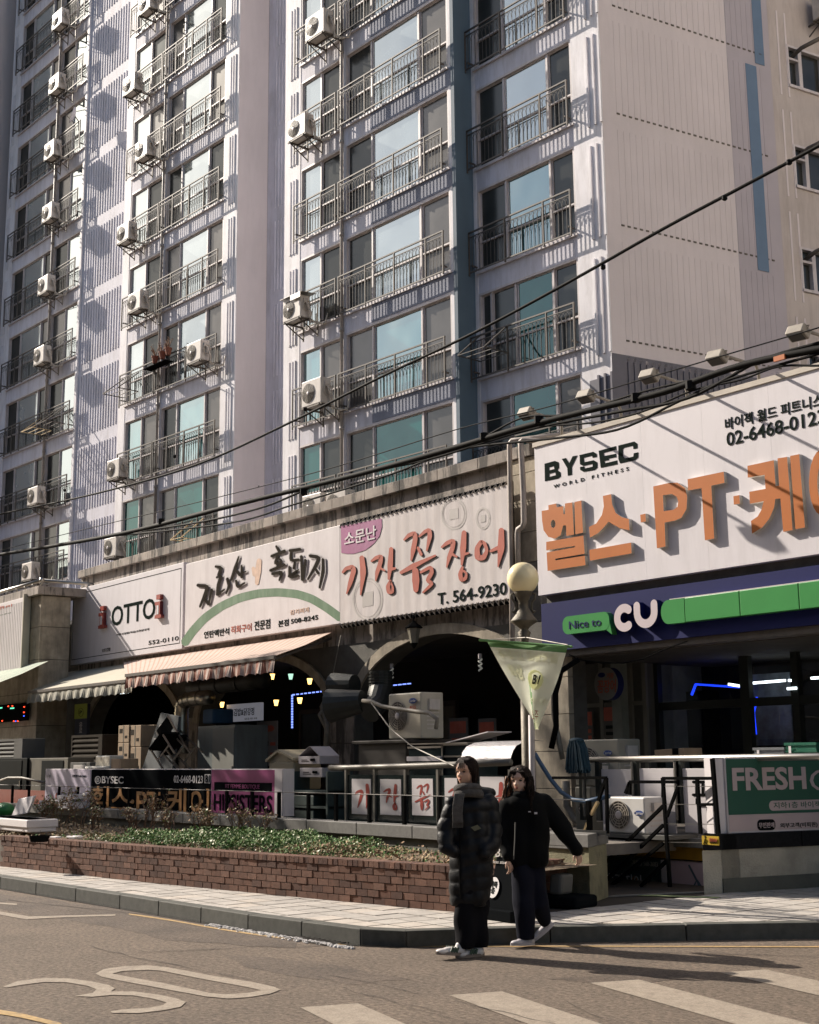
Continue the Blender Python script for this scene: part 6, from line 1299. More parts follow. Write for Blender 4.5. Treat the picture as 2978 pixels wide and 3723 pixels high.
obj('casing',MB().hexa(FA+FD*s1+ZV*(zB-.13)-FN*.002,FD*(LN-s1),-FN*.18,(0,0,zT-zB)),SIGNW2,fb); obj('end_face',MB().hexa(fq(2600,2752)*0+FA+FD*s0+ZV*(zB-.13)-FN*.03,FD*(s1-s0)-FD*.004,-FN*.15,(0,0,zT-zB)),SIGNW2,fb)
F0=FFR(.0)
shape2d('green_panel',[[(s1+.01,zM),(LN,zM),(LN,zT-.02),(s1+.01,zT-.02)]],F0,.004,[FG,FG],fb,.002); shape2d('mauve_panel',[[(s1+.01,zB+.02),(LN,zB+.02),(LN,zM-.002),(s1+.01,zM-.002)]],F0,.004,[MV,MV],fb,.002)
def ftx(body,x0,y0,x1,y1,mat,bold=.014): A=fs(x0,y0);B=fs(x1,y1); text('lettering',body,F0,(A[0],A[1],B[0],B[1]),mat,fb,bold=bold,lift=.0075)
ftx('FRESH',2663,2876,2926,2787,MV,.03); A=fs(2945,2878);B=fs(3100,2795); text('lettering','O',F0,(A[0],A[1],A[0]+.42,B[1]),MV,fb,bold=-.01,lift=.0075)
A=fs(2796,2948);B=fs(3100,2903); shape2d('pill_panel',[rrect(A[0],A[1],A[0]+1.6,B[1],(B[1]-A[1])*.48)],F0,.003,[MV,MV],fb,.007); ftx('지하1층 바이젝피트니스',2811,2940,3080,2909,FG,.012)
A=fs(2753,3020);B=fs(2816,2978); shape2d('pill_panel',[rrect(A[0],A[1],B[0],B[1],(B[1]-A[1])*.4)],F0,.003,[BLK,BLK],fb,.007)
A=fs(2757,3011);B=fs(2812,2989); text('lettering','무인판매',F0,(A[0],A[1],B[0],B[1]),MV,fb,bold=.014,lift=.0115); ftx('외부고객(비회원) 제한',2836,3013,3010,2986,INK,.012)
# yellow caution sticker
YS_=M('caution_yellow',(.50,.33,.02),.5,var=.05); p0=fs(2553,3073); A=FA+ (L1-FA)*1.0; a=W(2553,3070,A.y-.05); bq=W(2614,3070,A.y-.05)
ys=empty('caution_sign','small yellow caution sign with red and black print on the wall end','sign',a); zA_,zB_=W(2583,3072,A.y-.05).z,W(2583,3040,A.y-.05).z
obj('plate',MB().box(a.x,bq.x,A.y-.05,A.y-.04,zA_,zB_),YS_,ys); f_=FY(A.y-.05); text('lettering','계단조심',f_,(a.x+.1,zB_-.06,bq.x-.02,zB_-.02),RED,ys,bold=.014); text('lettering','CAUTION',f_,(a.x+.1,zA_+.02,bq.x-.02,zA_+.045),INK,ys)
pm=MB(); c0=Vector((a.x+.05,A.y-.053,(zA_+zB_)/2)); pm.ell(c0+Vector((.0,0,.035)),.012,.002,.012,8,6); pm.bar(c0+Vector((0,0,.02)),c0+Vector((-.01,0,-.01)),.018,.003); pm.bar(c0+Vector((-.01,0,-.01)),c0+Vector((.02,0,-.045)),.01,.003); pm.bar(c0+Vector((-.01,0,-.01)),c0+Vector((-.03,0,-.04)),.01,.003); obj('pictogram',pm,INK,ys)
# stair hand rails
SR=empty('stair_handrail','black tube handrail running diagonally down the basement stairs','handrail',W(2420,3235,11.6)); YH=11.55; m=lambda: MB()
def rod(name,a,b,Ya=YH,Yb=YH,w=.035): obj(name,MB().bar(W(*a,Ya),W(*b,Yb),w),BLACKM,SR)
rod('post',(2410,2828),(2436,3225)); rod('post',(2412,2828),(2412,2900))
rod('top_rail',(2410,2830),(2590,2830)); 
for (y0,y1) in ((2930,3135),(3000,3200),(3065,3235)): rod('diagonal_bar',(2412,y0),(2205,y1+0),YH,YH)
rod('diagonal_bar',(2424,3130),(2330,3222))
rod('post',(2535,2830),(2548,3032)); rod('post',(2590,2758),(2612,3032),YH,YH,.04)
for y in (2858,2924,2995,3062): obj('wire',MB().bar(W(2412,y,YH),W(2600,y+2,YH),.007),STEEL,SR)
rod('lower_bar',(2540,2925),(2600,2925),YH,YH,.03); rod('post',(2290,2842),(2290,2890)); rod('top_rail',(2290,2843),(2460,2843)); rod('diagonal_bar',(2290,2845),(2275,2885)); rod('diagonal_bar',(2465,2860),(2425,2970),YH,YH,.03)
PR=empty('pier_handrail','short black railing with worn gold diagonal bars on the corner pier','handrail',W(2145,3035,10.0)); YJ=10.15
def rod2(name,a,b,mat=BLACKM,w=.03): obj(name,MB().bar(W(*a,YJ),W(*b,YJ),w),mat,PR)
rod2('post',(2140,2912),(2146,3035),BLACKM,.045); rod2('top_rail',(2010,2828),(2205,2828)); rod2('post',(2205,2828),(2209,3030))
rod2('diagonal_bar',(2203,2832),(2176,2910)); rod2('gold_bar',(2174,2916),(2150,2962),GOLD); rod2('diagonal_bar',(2150,2962),(2138,2990)); rod2('gold_bar',(2137,2992),(2126,3022),GOLD); rod2('base_bar',(2030,3022),(2210,3030),GRYM,.05)
# hoses by the lamp
BLH=M('blue_hose',(.03,.07,.13),.5,var=.1)
thing('hose',MB().tube([W(x,y,10.6) for x,y in ((1945,2740),(1965,2775),(2000,2830),(2040,2880),(2085,2908),(2130,2914),(2215,2895))],.025,8),BLH,'blue hose hanging from the stone pilaster down to the pier rail','hose',smooth=True)
thing('hose',MB().tube([W(x,y,12.6) for x,y in ((2058,2840),(2062,2930),(2085,2975),(2120,3000),(2160,3010),(2185,2990))],.05,8),HOSED,'thick beige hose curving behind the pier railing','hose',smooth=True)
thing('hose',MB().tube([W(x,y,12.8) for x,y in ((2080,2415),(2030,2450),(2012,2520),(2014,2600),(2030,2680),(2045,2760))],.035,8),HOSED,'beige hose climbing the stone pilaster under the fascia','hose',smooth=True)
thing('hose',MB().tube([W(x,y,12.75) for x,y in ((2100,2400),(2040,2440),(2020,2520),(2022,2640),(2005,2720))],.04,8),BLACKM,'black pipe bent along the stone pilaster','pipe',smooth=True)
# ================================================================= LAMP POST + FLAG
IRON=M('cast_iron_brown',(.10,.085,.06),.55,.3,var=.25,vs=12,bump=.6,bs=40); GLOBE=M('yellowed_globe_glass',(.88,.76,.46),.22,var=.08,vs=1.2,coat=.3,spec=.5)
YLp=9.45; gp=W(1901,2103,YLp); dist=gp.y/ray(1901,2103).y*FOC; rg_=58*dist/FOC; bp=Vector((gp.x,gp.y,.13)); lamp=empty('globe_lamp','brown cast iron street lamp with a yellowed glass globe','street lamp',bp)
obj('globe',MB().ell(gp,rg_,rg_,rg_*1.02,32,20),GLOBE,lamp,smooth=True); zz=lambda py: W(1901,py,YLp).z
def pr_(py,rpx): return (rpx*dist/FOC,zz(py)-.13)
prof=[pr_(2440,16),pr_(2400,17),pr_(2385,20),pr_(2378,17),pr_(2330,15),pr_(2300,24),pr_(2290,14),pr_(2280,22),pr_(2262,48),pr_(2256,48),pr_(2240,34),pr_(2222,24),pr_(2210,17),pr_(2185,18),pr_(2180,23),pr_(2174,23),pr_(2168,28),pr_(2155,33),pr_(2150,33),pr_(2148,30)]
obj('ornate_head',MB().lathe(bp,prof,20),IRON,lamp,smooth=True)
obj('post',MB().lathe(bp,[(.17,0),(.17,.12),(.13,.2),(.1,.3),(.075,.5),(.062,.9),(.058,zz(2440)-.13)],16),IRON,lamp,smooth=True)
for sx in (-1,1):
    pts=[bp+Vector((.609,.793,0))*sx*a*dist/FOC+ZV*(zz(y)-.13) for a,y in ((34,2158),(44,2162),(40,2178),(30,2192),(28,2215),(36,2228),(42,2222))]; obj('scroll',MB().tube(pts,.013,6),IRON,lamp,smooth=True)
thing('grey_pole',MB().tube([W(1932,2600,9.35),Vector((W(1932,2900,9.35).x,9.35,.13))],.032,10),M('grey_pole_paint',(.30,.27,.27),.5,var=.1),'slim grey pole beside the lamp post holding the flag tip','pole',smooth=True)
FL=M('flag_pale_green',(.82,.85,.70),.8,var=.1,vs=2); FLG=M('flag_green',(.10,.24,.07),.8,var=.1); FLW=M('flag_white_print',(.72,.72,.60),.8,var=.05); FLY=M('flag_yellow_print',(.45,.45,.16),.8,var=.05)
for m_ in (FL,FLW,FLY):
    b=m_.node_tree.nodes['Principled BSDF']; n=m_.node_tree.nodes; l=m_.node_tree.links; tr=n.new('ShaderNodeBsdfTranslucent'); tr.inputs[0].default_value=(.88,.90,.70,1) if m_ is not FLW else (.95,.95,.8,1); mx=n.new('ShaderNodeMixShader'); mx.inputs[0].default_value=.6; l.new(b.outputs[0],mx.inputs[1]); l.new(tr.outputs[0],mx.inputs[2]); l.new(mx.outputs[0],n['Material Output'].inputs[0])
flag=empty('triangular_flag','pale green triangular banner hanging point down in front of the lamp post','flag',W(1935,2650,9.2)); A,B,C_=W(1768,2330,9.2),W(2064,2352,9.25),W(1950,2652,9.15)
def FP(s,t): # s across, t down
    p=A.lerp(B,s).lerp(C_,t); return p+Vector((0,-1,0))*(.02*math.sin(s*9+t*4)+.03*math.sin(s*5-1)*t)*(1-t*.4)+Vector((0,.01,0))
N=28; fm,gm=MB(),MB()
for i in range(N):
    for j in range(N):
        s0_,s1_,t0_,t1_=i/N,(i+1)/N,j/N,(j+1)/N; (gm if j<2 or (abs(s0_-.42-t0_*.1)<.025 and j>10) else fm).quad(FP(s0_,t0_),FP(s1_,t0_),FP(s1_,t1_),FP(s0_,t1_))
obj('cloth',fm,FL,flag,smooth=True); obj('green_trim',gm,FLG,flag,smooth=True); obj('top_rod',MB().tube([A-Vector((.05,.05,-.01)),B+Vector((.03,.03,0))],.014,6),FLG,flag)
def fpq(s,t,k=0): p=FP(s,t); return (p.x,p.y-.006-k,p.z)
def flag_txt(body,s0_,s1_,t0_,t1_,mat,bold=.014,shear=0):
    t_=text('lettering',body,(Vector((0,0,0)),Vector((1,0,0)),Vector((0,1,0)),Vector((0,0,1))),(0,0,1,1),mat,None,depth=.0001,bold=bold,lift=0,shear=shear); me=t_.data
    for v in me.vertices: q=fpq(s0_+(s1_-s0_)*v.co.x,t1_+(t0_-t1_)*v.co.y); v.co=Vector(q)-flag.location
    t_.parent=flag
flag_txt('추장인 점심맛집',.08,.93,.08,.2,FLW,.04); 
ym=MB()
for i in range(6):
    a0=2*math.pi*i/6; 
ym.poly([fpq(.62+.17*math.cos(a),.42+.12*math.sin(a),.0) for a in [2*math.pi*i/12 for i in range(12)]]); obj('yellow_print',ym,FLY,flag)
flag_txt('B1',.56,.74,.36,.47,BLACKM,.02,.3); flag_txt('역삼',.12,.36,.26,.44,FLW,.05); flag_txt('아지트',.5,.95,.63,.7,FLW,.04); flag_txt('소주',.45,.75,.78,.9,RED,.0)
obj('tie_cord',MB().tube([A+ZV*.01,W(1880,2320,9.35),W(1910,2318,9.35)],.006,5).tube([W(1915,2318,9.35),B+ZV*.02],.006,5),HOSE,flag)
# ================================================================= OVERHEAD CABLES
CAB=M('black_cable_rubber',(.008,.008,.008),.75,var=.2,spec=.15); YK=8.2
def cable(label,pts,r,Y=YK,name='overhead_cable',clamps=()):
    P_=[W(x,y,Y) for x,y in pts]; P3=[]
    for i in range(len(P_)-1):
        p0=P_[max(i-1,0)];p1=P_[i];p2=P_[i+1];p3=P_[min(i+2,len(P_)-1)]
        for t in [k/6 for k in range(6)]: P3.append(.5*((2*p1)+(p2-p0)*t+(2*p0-5*p1+4*p2-p3)*t*t+(3*p1-p0-3*p2+p3)*t**3))
    P3.append(P_[-1]); o=empty(name,label,'cable',P_[0],'overhead cables'); obj('line',MB().tube(P3,r,8),CAB,o,smooth=True)
    if clamps:
        m=MB()
        for (x,y) in clamps: p=W(x,y,Y); m.lathe(p-Vector((.0,0,r*1.4)),[(r*.8,0),(r*1.5,.01),(r*1.5,r*2.6),(r*.5,r*2.8)],8)
        tag(obj('clamp',m,CAB,o),kind='stuff')
    return o
D_=1.7264; dd=lambda l:[(x*D_,y*D_) for x,y in l]
cable('single black cable crossing the whole tower from lower left to upper right',dd([(-40,1095),(0,1083),(200,1040),(410,980),(600,895),(800,795),(1000,700),(1200,593),(1400,480),(1560,395),(1725,307),(1790,270)]),.015,clamps=[(235,1783),(635,1660),(1110,1487),(2193,972),(2635,720),(2870,590)])
cable('thick twisted black cable bundle, main strand',dd([(-40,1174),(0,1168),(250,1125),(500,1062),(750,1000),(960,942),(1100,900),(1250,862),(1400,825),(1560,770),(1725,735),(1800,722)]),.030,clamps=dd([(340,1098),(640,1036),(1020,920),(1135,885),(1340,838),(1455,812)]))
cable('second strand woven under the thick bundle',dd([(300,1118),(430,1098),(560,1066),(700,1010),(900,968),(1100,908),(1300,868),(1450,838),(1600,760),(1725,722)]),.014)
cable('third strand sagging under the bundle',dd([(230,1130),(480,1102),(620,1062),(820,1000),(960,948),(1150,925),(1300,905),(1420,850),(1500,812),(1600,780),(1725,745)]),.012)
cable('loose strand sagging deepest under the bundle at right',dd([(1130,898),(1250,890),(1350,868),(1460,822),(1560,800),(1640,772),(1725,770),(1800,765)]),.009)
cable('fourth strand over the bundle with a spread loop',dd([(860,985),(1000,930),(1100,880),(1200,872),(1350,826),(1500,790),(1620,752),(1725,728)]),.010)
cable('thin top wire above the bundle, left part',dd([(-40,1180),(0,1160),(190,1112),(440,1052),(700,985),(960,905),(1150,858),(1350,800),(1560,738),(1725,690)]),.006,clamps=dd([(192,1112),(345,1075),(545,1024)]))
m=MB(); p=W(2832,1301,YK-.04); m.box(p.x-.05,p.x+.05,p.y,p.y+.02,p.z-.02,p.z+.02); thing('cable_tag',m,M('orange_tag',(.5,.14,.03),.5,var=0),'small orange tag clipped on the thick cable bundle at right','cable tag')
# ================================================================= PLANTS AND LITTER IN THE PLANTER
LEAFG=[M('ivy_leaf_green',(.065,.14,.035),.8,var=.5,vs=14,spec=.2),M('ivy_leaf_pale',(.20,.27,.12),.7,var=.4,vs=16,spec=.2),M('ivy_leaf_olive',(.19,.21,.07),.5,var=.5,vs=12)]; DRY=[M('withered_leaf',(.26,.16,.085),.8,var=.5,vs=15),M('straw_stem',(.27,.20,.10),.8,var=.4,vs=15)]
rl_=random.Random(9); ms=[MB() for _ in range(5)]
def leaf(mb,p,s,r):
    n=Vector((r.uniform(-.7,.7),r.uniform(-1,.2),r.uniform(.1,1))).normalized(); a=n.orthogonal().normalized(); a.rotate(Matrix.Rotation(r.uniform(0,6.28),3,n)); b=n.cross(a)
    mb.poly([p-a*s,p-a*s*.2+b*s*.55-n*s*.1,p+a*s*.6+b*s*.35,p+a*s,p+a*s*.6-b*s*.35,p-a*s*.2-b*s*.55-n*s*.1])
def hgt(x): # mound height along the planter by x
    if x<-17.2 or x>-10.2: return 0
    return .19*math.sin(math.pi*(x+17.2)/4.6)**.5 if -17.2<x<-12.6 else .05
for i in range(19000):
    x=rl_.uniform(-17.4,-12.4); y=rl_.uniform(wall_y(x)+.26,9.75); t=(y-wall_y(x))/(9.8-wall_y(x))
    h=.20*max(0,math.sin(math.pi*min(1,max(0,(x+17.4)/5.0))))**.45*(1-.35*t)*(1+.35*math.sin(x*5.3+y*3)+.2*math.sin(x*13+y*7)); z=.5+max(.01,h*rl_.uniform(.5,1.05)); 
    edge=min(x+17.4,-12.4-x); k=rl_.choice((0,0,0,2,1)) if edge>.5+rl_.uniform(0,.5) else rl_.choice((0,1,2,3,3,4)); leaf(ms[k],Vector((x,y,z)),rl_.uniform(.010,.026),rl_)
for i in range(7000):
    x=rl_.uniform(-23,-9.95); y=rl_.uniform(wall_y(x)+.25,9.8)
    k=rl_.choice((3,3,4,0)) if x>-12.6 else rl_.choice((3,4,2,0) if x>-19 else (3,4)); leaf(ms[k],Vector((x,y,.5+abs(rl_.gauss(0,.035)))),rl_.uniform(.012,.03),rl_)
for k,(n,mt) in enumerate((('ground_cover',LEAFG[0]),('ground_cover',LEAFG[1]),('ground_cover',LEAFG[2]),('withered_litter',DRY[0]),('dry_grass',DRY[1]))):
    tag(obj(n,ms[k],mt),['dense low green ivy filling the middle of the brick planter','pale silvery ivy leaves in the middle of the brick planter','olive low leaves along the edge of the brick planter','brown withered leaf litter covering the planter soil','straw coloured dry grass along the planter'][k],'ground cover',kind='stuff')
def shrub(px,h,w,lab,seed,leaves=260,Y=9.2):
    b=W(px,3040,Y); b=Vector((b.x,Y,.5)); r=random.Random(seed); o=empty('bare_shrub',lab,'shrub',b,'bare winter shrubs in the brick planter'); t=MB(); lf=MB(); lf2=MB(); tips=[]
    def br(p,d,L,rad,lv):
        pts=[p]; q=p
        for i in range(4): d=(d+Vector((r.uniform(-.25,.25),r.uniform(-.25,.25),r.uniform(-.05,.18)))).normalized(); q=q+d*L/4; pts.append(q)
        t.tube(pts,[rad*(1-.16*i) for i in range(5)],5 if lv<2 else 3,False); tips.extend(pts[2:])
        if lv<3:
            for i in range(r.choice((2,3,3))): d2=(d+Vector((r.uniform(-.9,.9),r.uniform(-.7,.7),r.uniform(-.2,.5)))).normalized(); br(pts[r.choice((2,3,4))],d2,L*r.uniform(.5,.75),rad*.55,lv+1)
    for i in range(r.choice((4,5,6))): a=r.uniform(-1,1); br(b+Vector((r.uniform(-.1,.1),r.uniform(-.08,.08),0)),Vector((a*w,r.uniform(-.3,.3),1)).normalized(),h*.55,.014,0)
    for i in range(leaves): p=r.choice(tips); leaf(lf if r.random()<.7 else lf2,p+Vector((r.gauss(0,.03),r.gauss(0,.03),r.gauss(0,.03))),r.uniform(.012,.028),r)
    obj('twigs',t,TWIG,o); tag(obj('leaves',lf,DRY[0],o),kind='stuff'); tag(obj('pale_leaves',lf2,LEAFG[2],o),kind='stuff')
shrub(165,.5,.8,'bushy bare shrub with brown leaves right of the foam box',1,520); shrub(218,.46,.6,'bare shrub below the long foam boxes',2,400); shrub(285,.62,.3,'tallest upright bare shrub crossing the lavender sign',3,380); shrub(345,.42,.5,'bare shrub below the left part of the black sign',4,300)
shrub(475,.42,.7,'sparse thin shrub below the orange letters',5,110); shrub(535,.6,.3,'sparse shrub reaching over the coping below the orange letters',6,110); shrub(610,.45,.8,'wide sparse shrub left of the green ivy',7,140); shrub(740,.4,.3,'small shrub with yellow leaves at the left edge of the ivy',8,200)
for px,s in ((735,11),(870,12),(935,13)): shrub(px,.42,.25,['','low yellowing shoot at the left end of the ivy','thin shoot standing out of the ivy below the magenta box','slender leafy shoot in the ivy right of the magenta box'][s-10],s,110,9.5)
# foam boxes and litter
o=empty('foam_box','open white styrofoam box with its lid tipped up on the planter at left','foam box',W(50,3040,8.3)); YFm=7.75; a,b,c,d=pbox(-60,2975,101,3046,YFm); b=.56
obj('tub',MB().box(a,c,YFm,YFm+.45,b,d).box(a-.02,c+.02,YFm-.02,YFm+.47,d-.12,d),FOAM,o,bevel=.015); l0=W(6,2985,YFm+.3); l1=W(84,2945,YFm+.35)
obj('lid',MB().hexa(Vector((a+.25,YFm+.35,d)),(.66,.0,.06),(.12,.06,.27),(-.02,.05,.01)),FOAM,o,bevel=.012)
for i,(x0,y0,x1,y1,Y,dz,l) in enumerate(((141,2913,260,2938,9.62,0,'long flat white foam box lying on the coping left of the shrub'),(206,2893,274,2912,9.66,0,'tilted upper foam box on the long one'))):
    a,b,c,d=pbox(x0,y0,x1,y1,Y); b=b if i else b
    o=empty('foam_box',l,'foam box',(a,Y,b)); obj('tub',MB().hexa((a,Y,b),(c-a,0,.03 if i else 0),(0,.35,0),(0,0,d-b)),FOAM,o,bevel=.012); obj('print',MB().box(a+.5*(c-a),a+.58*(c-a),Y-.004,Y-.001,(b+d)/2-.02,(b+d)/2+.02),RED,o)
GBG=M('green_bag_plastic',(.03,.22,.05),.4,var=.15,bump=2,bs=20); o=empty('plastic_bag','green plastic bag with orange top behind the foam box at the left edge','bag',W(10,2950,9.3)); obj('bag',MB().ell(W(12,2945,9.3),.28,.2,.14,14,8),GBG,o,smooth=True); obj('contents',MB().ell(W(0,2925,9.3),.14,.1,.05,10,6),M('orange_red_fruit',(.5,.07,.02),.5),o,smooth=True)
thing('black_dish',MB().lathe(G(143,3055,.56)-ZV*.02,[(.11,0),(.13,.05),(.135,.08),(.11,.08),(.1,.03)],18),BLACKM,'black round plastic dish on top of the brick planter','dish',smooth=False)
for i,(px,py,s,l) in enumerate(((180,3052,.10,'thin flat foam scrap beside the black dish'),(240,3050,.14,'largest foam scrap on the planter soil'),(345,3057,.07,'small foam scrap right of the larger ones'))):
    p=G(px,py,.53); thing('foam_scrap',MB().hexa(p,(s*1.5,s*.3,0),(-s*.3,s,0),(0,0,.04)),FOAM,l,'foam scrap','foam scraps on the planter',bevel=.01)
thing('domed_lid',MB().lathe(W(350,2945,10.0)-ZV*.0,[(.19,-.01),(.2,.0),(.19,.02),(.06,.09),(.02,.1)],22),BLACKM,'black domed lid standing before the orange letters on the coping','lid',smooth=True)
# A-frame board and banner base
AF=empty('sidewalk_sign','black folding sidewalk sign with a white round badge behind the first woman','sidewalk sign',G(1815,3310,.13)); p=G(1808,3348,.13); YAf=p.y
a=W(1765,3200,YAf).x; c=W(1858,3200,YAf).x; zt6=W(1810,3120,YAf).z
obj('panel',MB().hexa((a,YAf,.13),(c-a,0,0),(0,.03,0),(.0,.14,zt6-.13)),BLK,AF,bevel=.01); obj('rear_panel',MB().hexa((a,YAf+.42,.13),(c-a,0,0),(0,.03,0),(0,-.22,zt6-.15)),BLK,AF); obj('foot',MB().hexa((a-.03,YAf-.04,.13),(c-a+.06,0,0),(0,.2,0),(0,0,.1)),BLK,AF,bevel=.01)
bc=W(1786,3228,YAf+.03); zz_=bc.z; yb=YAf+.14*(zz_-.13)/(zt6-.13)-.012; e_=[(bc.x+.078*math.cos(2*math.pi*i/24),zz_+.095*math.sin(2*math.pi*i/24)) for i in range(24)]
tl_=(zt6-.13); V_=Vector((0,.14,tl_)).normalized(); AFf=(Vector((bc.x,yb,zz_)),Vector((1,0,0)),V_,Vector((0,-V_.z,V_.y)))
shape2d('badge',[[(x-bc.x,z-zz_) for x,z in e_]],AFf,.003,[WHT,WHT],AF,.0); text('lettering','지하\n1층',AFf,(-.05,-.055,.05,.058),INK,AF,bold=.014,lift=.004)
text('lettering','fitness store',AFf,(-.12,.22,.15,.25),FAINT,AF,lift=.0); text('lettering','B1',AFf,(-.04,.28,.06,.36),FAINT,AF,lift=.0)
bb=empty('banner_stand','black water filled banner base with a white tank behind the second woman','banner base',G(1975,3290,.13)); p=G(1975,3300,.13)
obj('base',MB().hexa(p-Vector((.25,.0,0)),(.62,.1,0),(-.05,.35,0),(0,0,.12)),BLK,bb,bevel=.03); obj('tank',MB().hexa(p+Vector((.02,.05,.121)),(.14,.04,0),(-.03,.2,0),(.03,0,.2)),GRYM,bb,bevel=.03)
thing('white_box',MB().hexa(G(1862,3330,.13)-ZV*0,(.12,.03,0),(-.04,.16,0),(0,0,.2)),FOAM,'small white box on the pavement between the two women','box',bevel=.02)
# ================================================================= PEOPLE
SKIN=M('skin',(.50,.30,.21),.5,var=.06,vs=10); SKIN2=M('skin_light',(.52,.33,.245),.5,var=.06,vs=10)
HAIRB=M('dark_brown_hair',(.014,.008,.006),.5,var=.4,vs=20,bump=1.,bs=90,spec=.12); HAIRT=M('auburn_hair_tips',(.20,.075,.022),.5,var=.4,vs=20,bump=1.5,bs=90)
PUFF=M('black_puffer_nylon',(.005,.006,.008),.5,var=.15,spec=.22,bump=.5,bs=25); COTT=M('black_jacket_cloth',(.005,.0055,.006),.9,var=.2,spec=.1); PANT=M('black_trouser_cloth',(.006,.006,.008),.9,var=.2,spec=.1); NAVYP=M('navy_trouser_cloth',(.008,.009,.016),.9,var=.2,spec=.1)
SCARF=M('grey_knit_scarf',(.085,.08,.075),.95,var=.3,vs=25,bump=2,bs=120); SHOE=M('white_shoe_leather',(.55,.52,.50),.5,var=.08); SHOEG=M('silver_shoe_mesh',(.40,.38,.40),.5,var=.15); SOLE=M('gum_sole',(.20,.16,.13),.7); EYE=M('eye_dark',(.012,.009,.008),.3,var=0); LIP=M('lips',(.30,.09,.07),.45,var=0); BROW=M('eyebrow',(.05,.03,.02),.8,var=0); EWH=M('eye_white',(.5,.47,.45),.4,var=0)
CR_=RM@Vector((1,0,0)); CR_.z=0; CR_.normalize(); CF=RM@Vector((0,0,1)); CF.z=0; CF.normalize()
def remesh(parts,vox,smooth_it=6,fn=None):
    mb=MB()
    for p in parts:
        if p[0]=='e': mb.ell(p[1],*p[2],16,10,p[3] if len(p)>3 else None)
        else:
            a,ra,b,rb=p[1:5]; a,b=Vector(a),Vector(b); n=6
            pts=[a.lerp(b,i/n) for i in range(n+1)]; rs=[ra+(rb-ra)*i/n for i in range(n+1)]
            mb.tube(pts,rs,14); mb.ell(a,ra,ra,ra,14,8); mb.ell(b,rb,rb,rb,14,8)
    me=mb.mesh('t'); o=bpy.data.objects.new('t',me); COL.objects.link(o)
    md=o.modifiers.new('r','REMESH'); md.mode='VOXEL'; md.voxel_size=vox; md.use_smooth_shade=True
    if smooth_it: s=o.modifiers.new('s','SMOOTH'); s.iterations=smooth_it; s.factor=.5
    dg=bpy.context.evaluated_depsgraph_get(); m2=bpy.data.meshes.new_from_object(o.evaluated_get(dg)); bpy.data.objects.remove(o); bpy.data.meshes.remove(me)
    if fn:
        m2.update()
        nn=[v.normal.copy() for v in m2.vertices]
        for v,n in zip(m2.vertices,nn): v.co=fn(v.co.copy(),n)
        m2.update()
    for p in m2.polygons: p.use_smooth=True
    m2.materials.clear(); return m2
def person(name_label,foot_px,foot_z0,fn_build): pass
def frame_at(p): return p
def mk(name,me,mat,root):
    for v in me.vertices: v.co-=root.location
    me.update(); me.name=name; me.materials.append(mat); return obj(name,me,None,root)
def puffy(step,amp,z0,front=None):
    def f(co,n):
        ph=(co.z-z0)/step+.25*math.sin(co.x*6+co.y*5); q=abs(math.sin(math.pi*ph)); w=1 if abs(n.z)<.8 else .3
        return co+n*(amp*(q**.5-.5)*w+.006*math.sin(co.x*40+co.z*9)*math.cos(co.y*37))
    return f
def folds(amp):
    return lambda co,n: co+n*(amp*math.sin(co.x*26+math.sin(co.z*11)*2)+amp*.7*math.sin(co.z*21+co.y*17))
def head(root,c,face,h,skin,tilt=0.,hairfn=None):
    """c head centre, face horizontal direction, h height chin to crown"""
    f=Vector(face).normalized(); rt=f.cross(ZV).normalized(); up=ZV
    R3=Matrix((rt,f,up)).transposed(); P=lambda x,y,z: c+R3@Vector((x*h,y*h,z*h))
    E_=lambda x,y,z,a,b,d: ('e',P(x,y,z),(a*h,b*h,d*h),R3)
    parts=[E_(0,-.02,.1,.335,.40,.40),E_(0,.06,-.12,.27,.30,.34),E_(0,.16,-.33,.15,.16,.13),E_(.16,.13,-.14,.12,.14,.16),E_(-.16,.13,-.14,.12,.14,.16),
      ('c',P(0,.33,.0),.035*h,P(0,.43,-.13),.055*h),E_(.045,.375,-.14,.035,.04,.03),E_(-.045,.375,-.14,.035,.04,.03),E_(0,.335,-.255,.085,.045,.045),E_(0,.3,.13,.2,.09,.06),
      E_(.335,-.02,-.06,.035,.06,.10),E_(-.335,-.02,-.06,.035,.06,.10),('c',P(0,-.06,-.3),.2*h,P(0,-.1,-.75),.21*h)]
    def ff(co,n):
        l=R3.transposed()@(co-c)/h
        for sx in (-1,1):
            d=((l.x-sx*.135)/.10)**2+((l.z-.0)/.06)**2
            if l.y>.15 and d<2.5: co=co-R3@Vector((0,.035*h*math.exp(-d),0))
        return co
    body=remesh(parts,.0075,2,ff); 
    for sx in (-1,1):
        ob=MB().ell(P(sx*.135,.298,-.002),.062*h,.03*h,.022*h,12,8,R3); obj('eye',ob,EYE,root,smooth=True)
        b=[P(sx*x,.335-abs(x-.12)*.25,z) for x,z in ((.06,.085),(.12,.105),(.2,.085))]; obj('eyebrow',MB().tube(b,.011*h,5),BROW,root,smooth=True)
        b=[P(sx*x,.335-abs(x-.12)*.35,z) for x,z in ((.075,.018),(.13,.035),(.2,.012))]; obj('eyelid',MB().tube(b,.011*h,5),BROW,root,smooth=True)
    obj('lips',MB().ell(P(0,.372,-.243),.075*h,.022*h,.018*h,12,6,R3).ell(P(0,.37,-.272),.062*h,.024*h,.02*h,12,6,R3),LIP,root,smooth=True)
    return body,P,R3
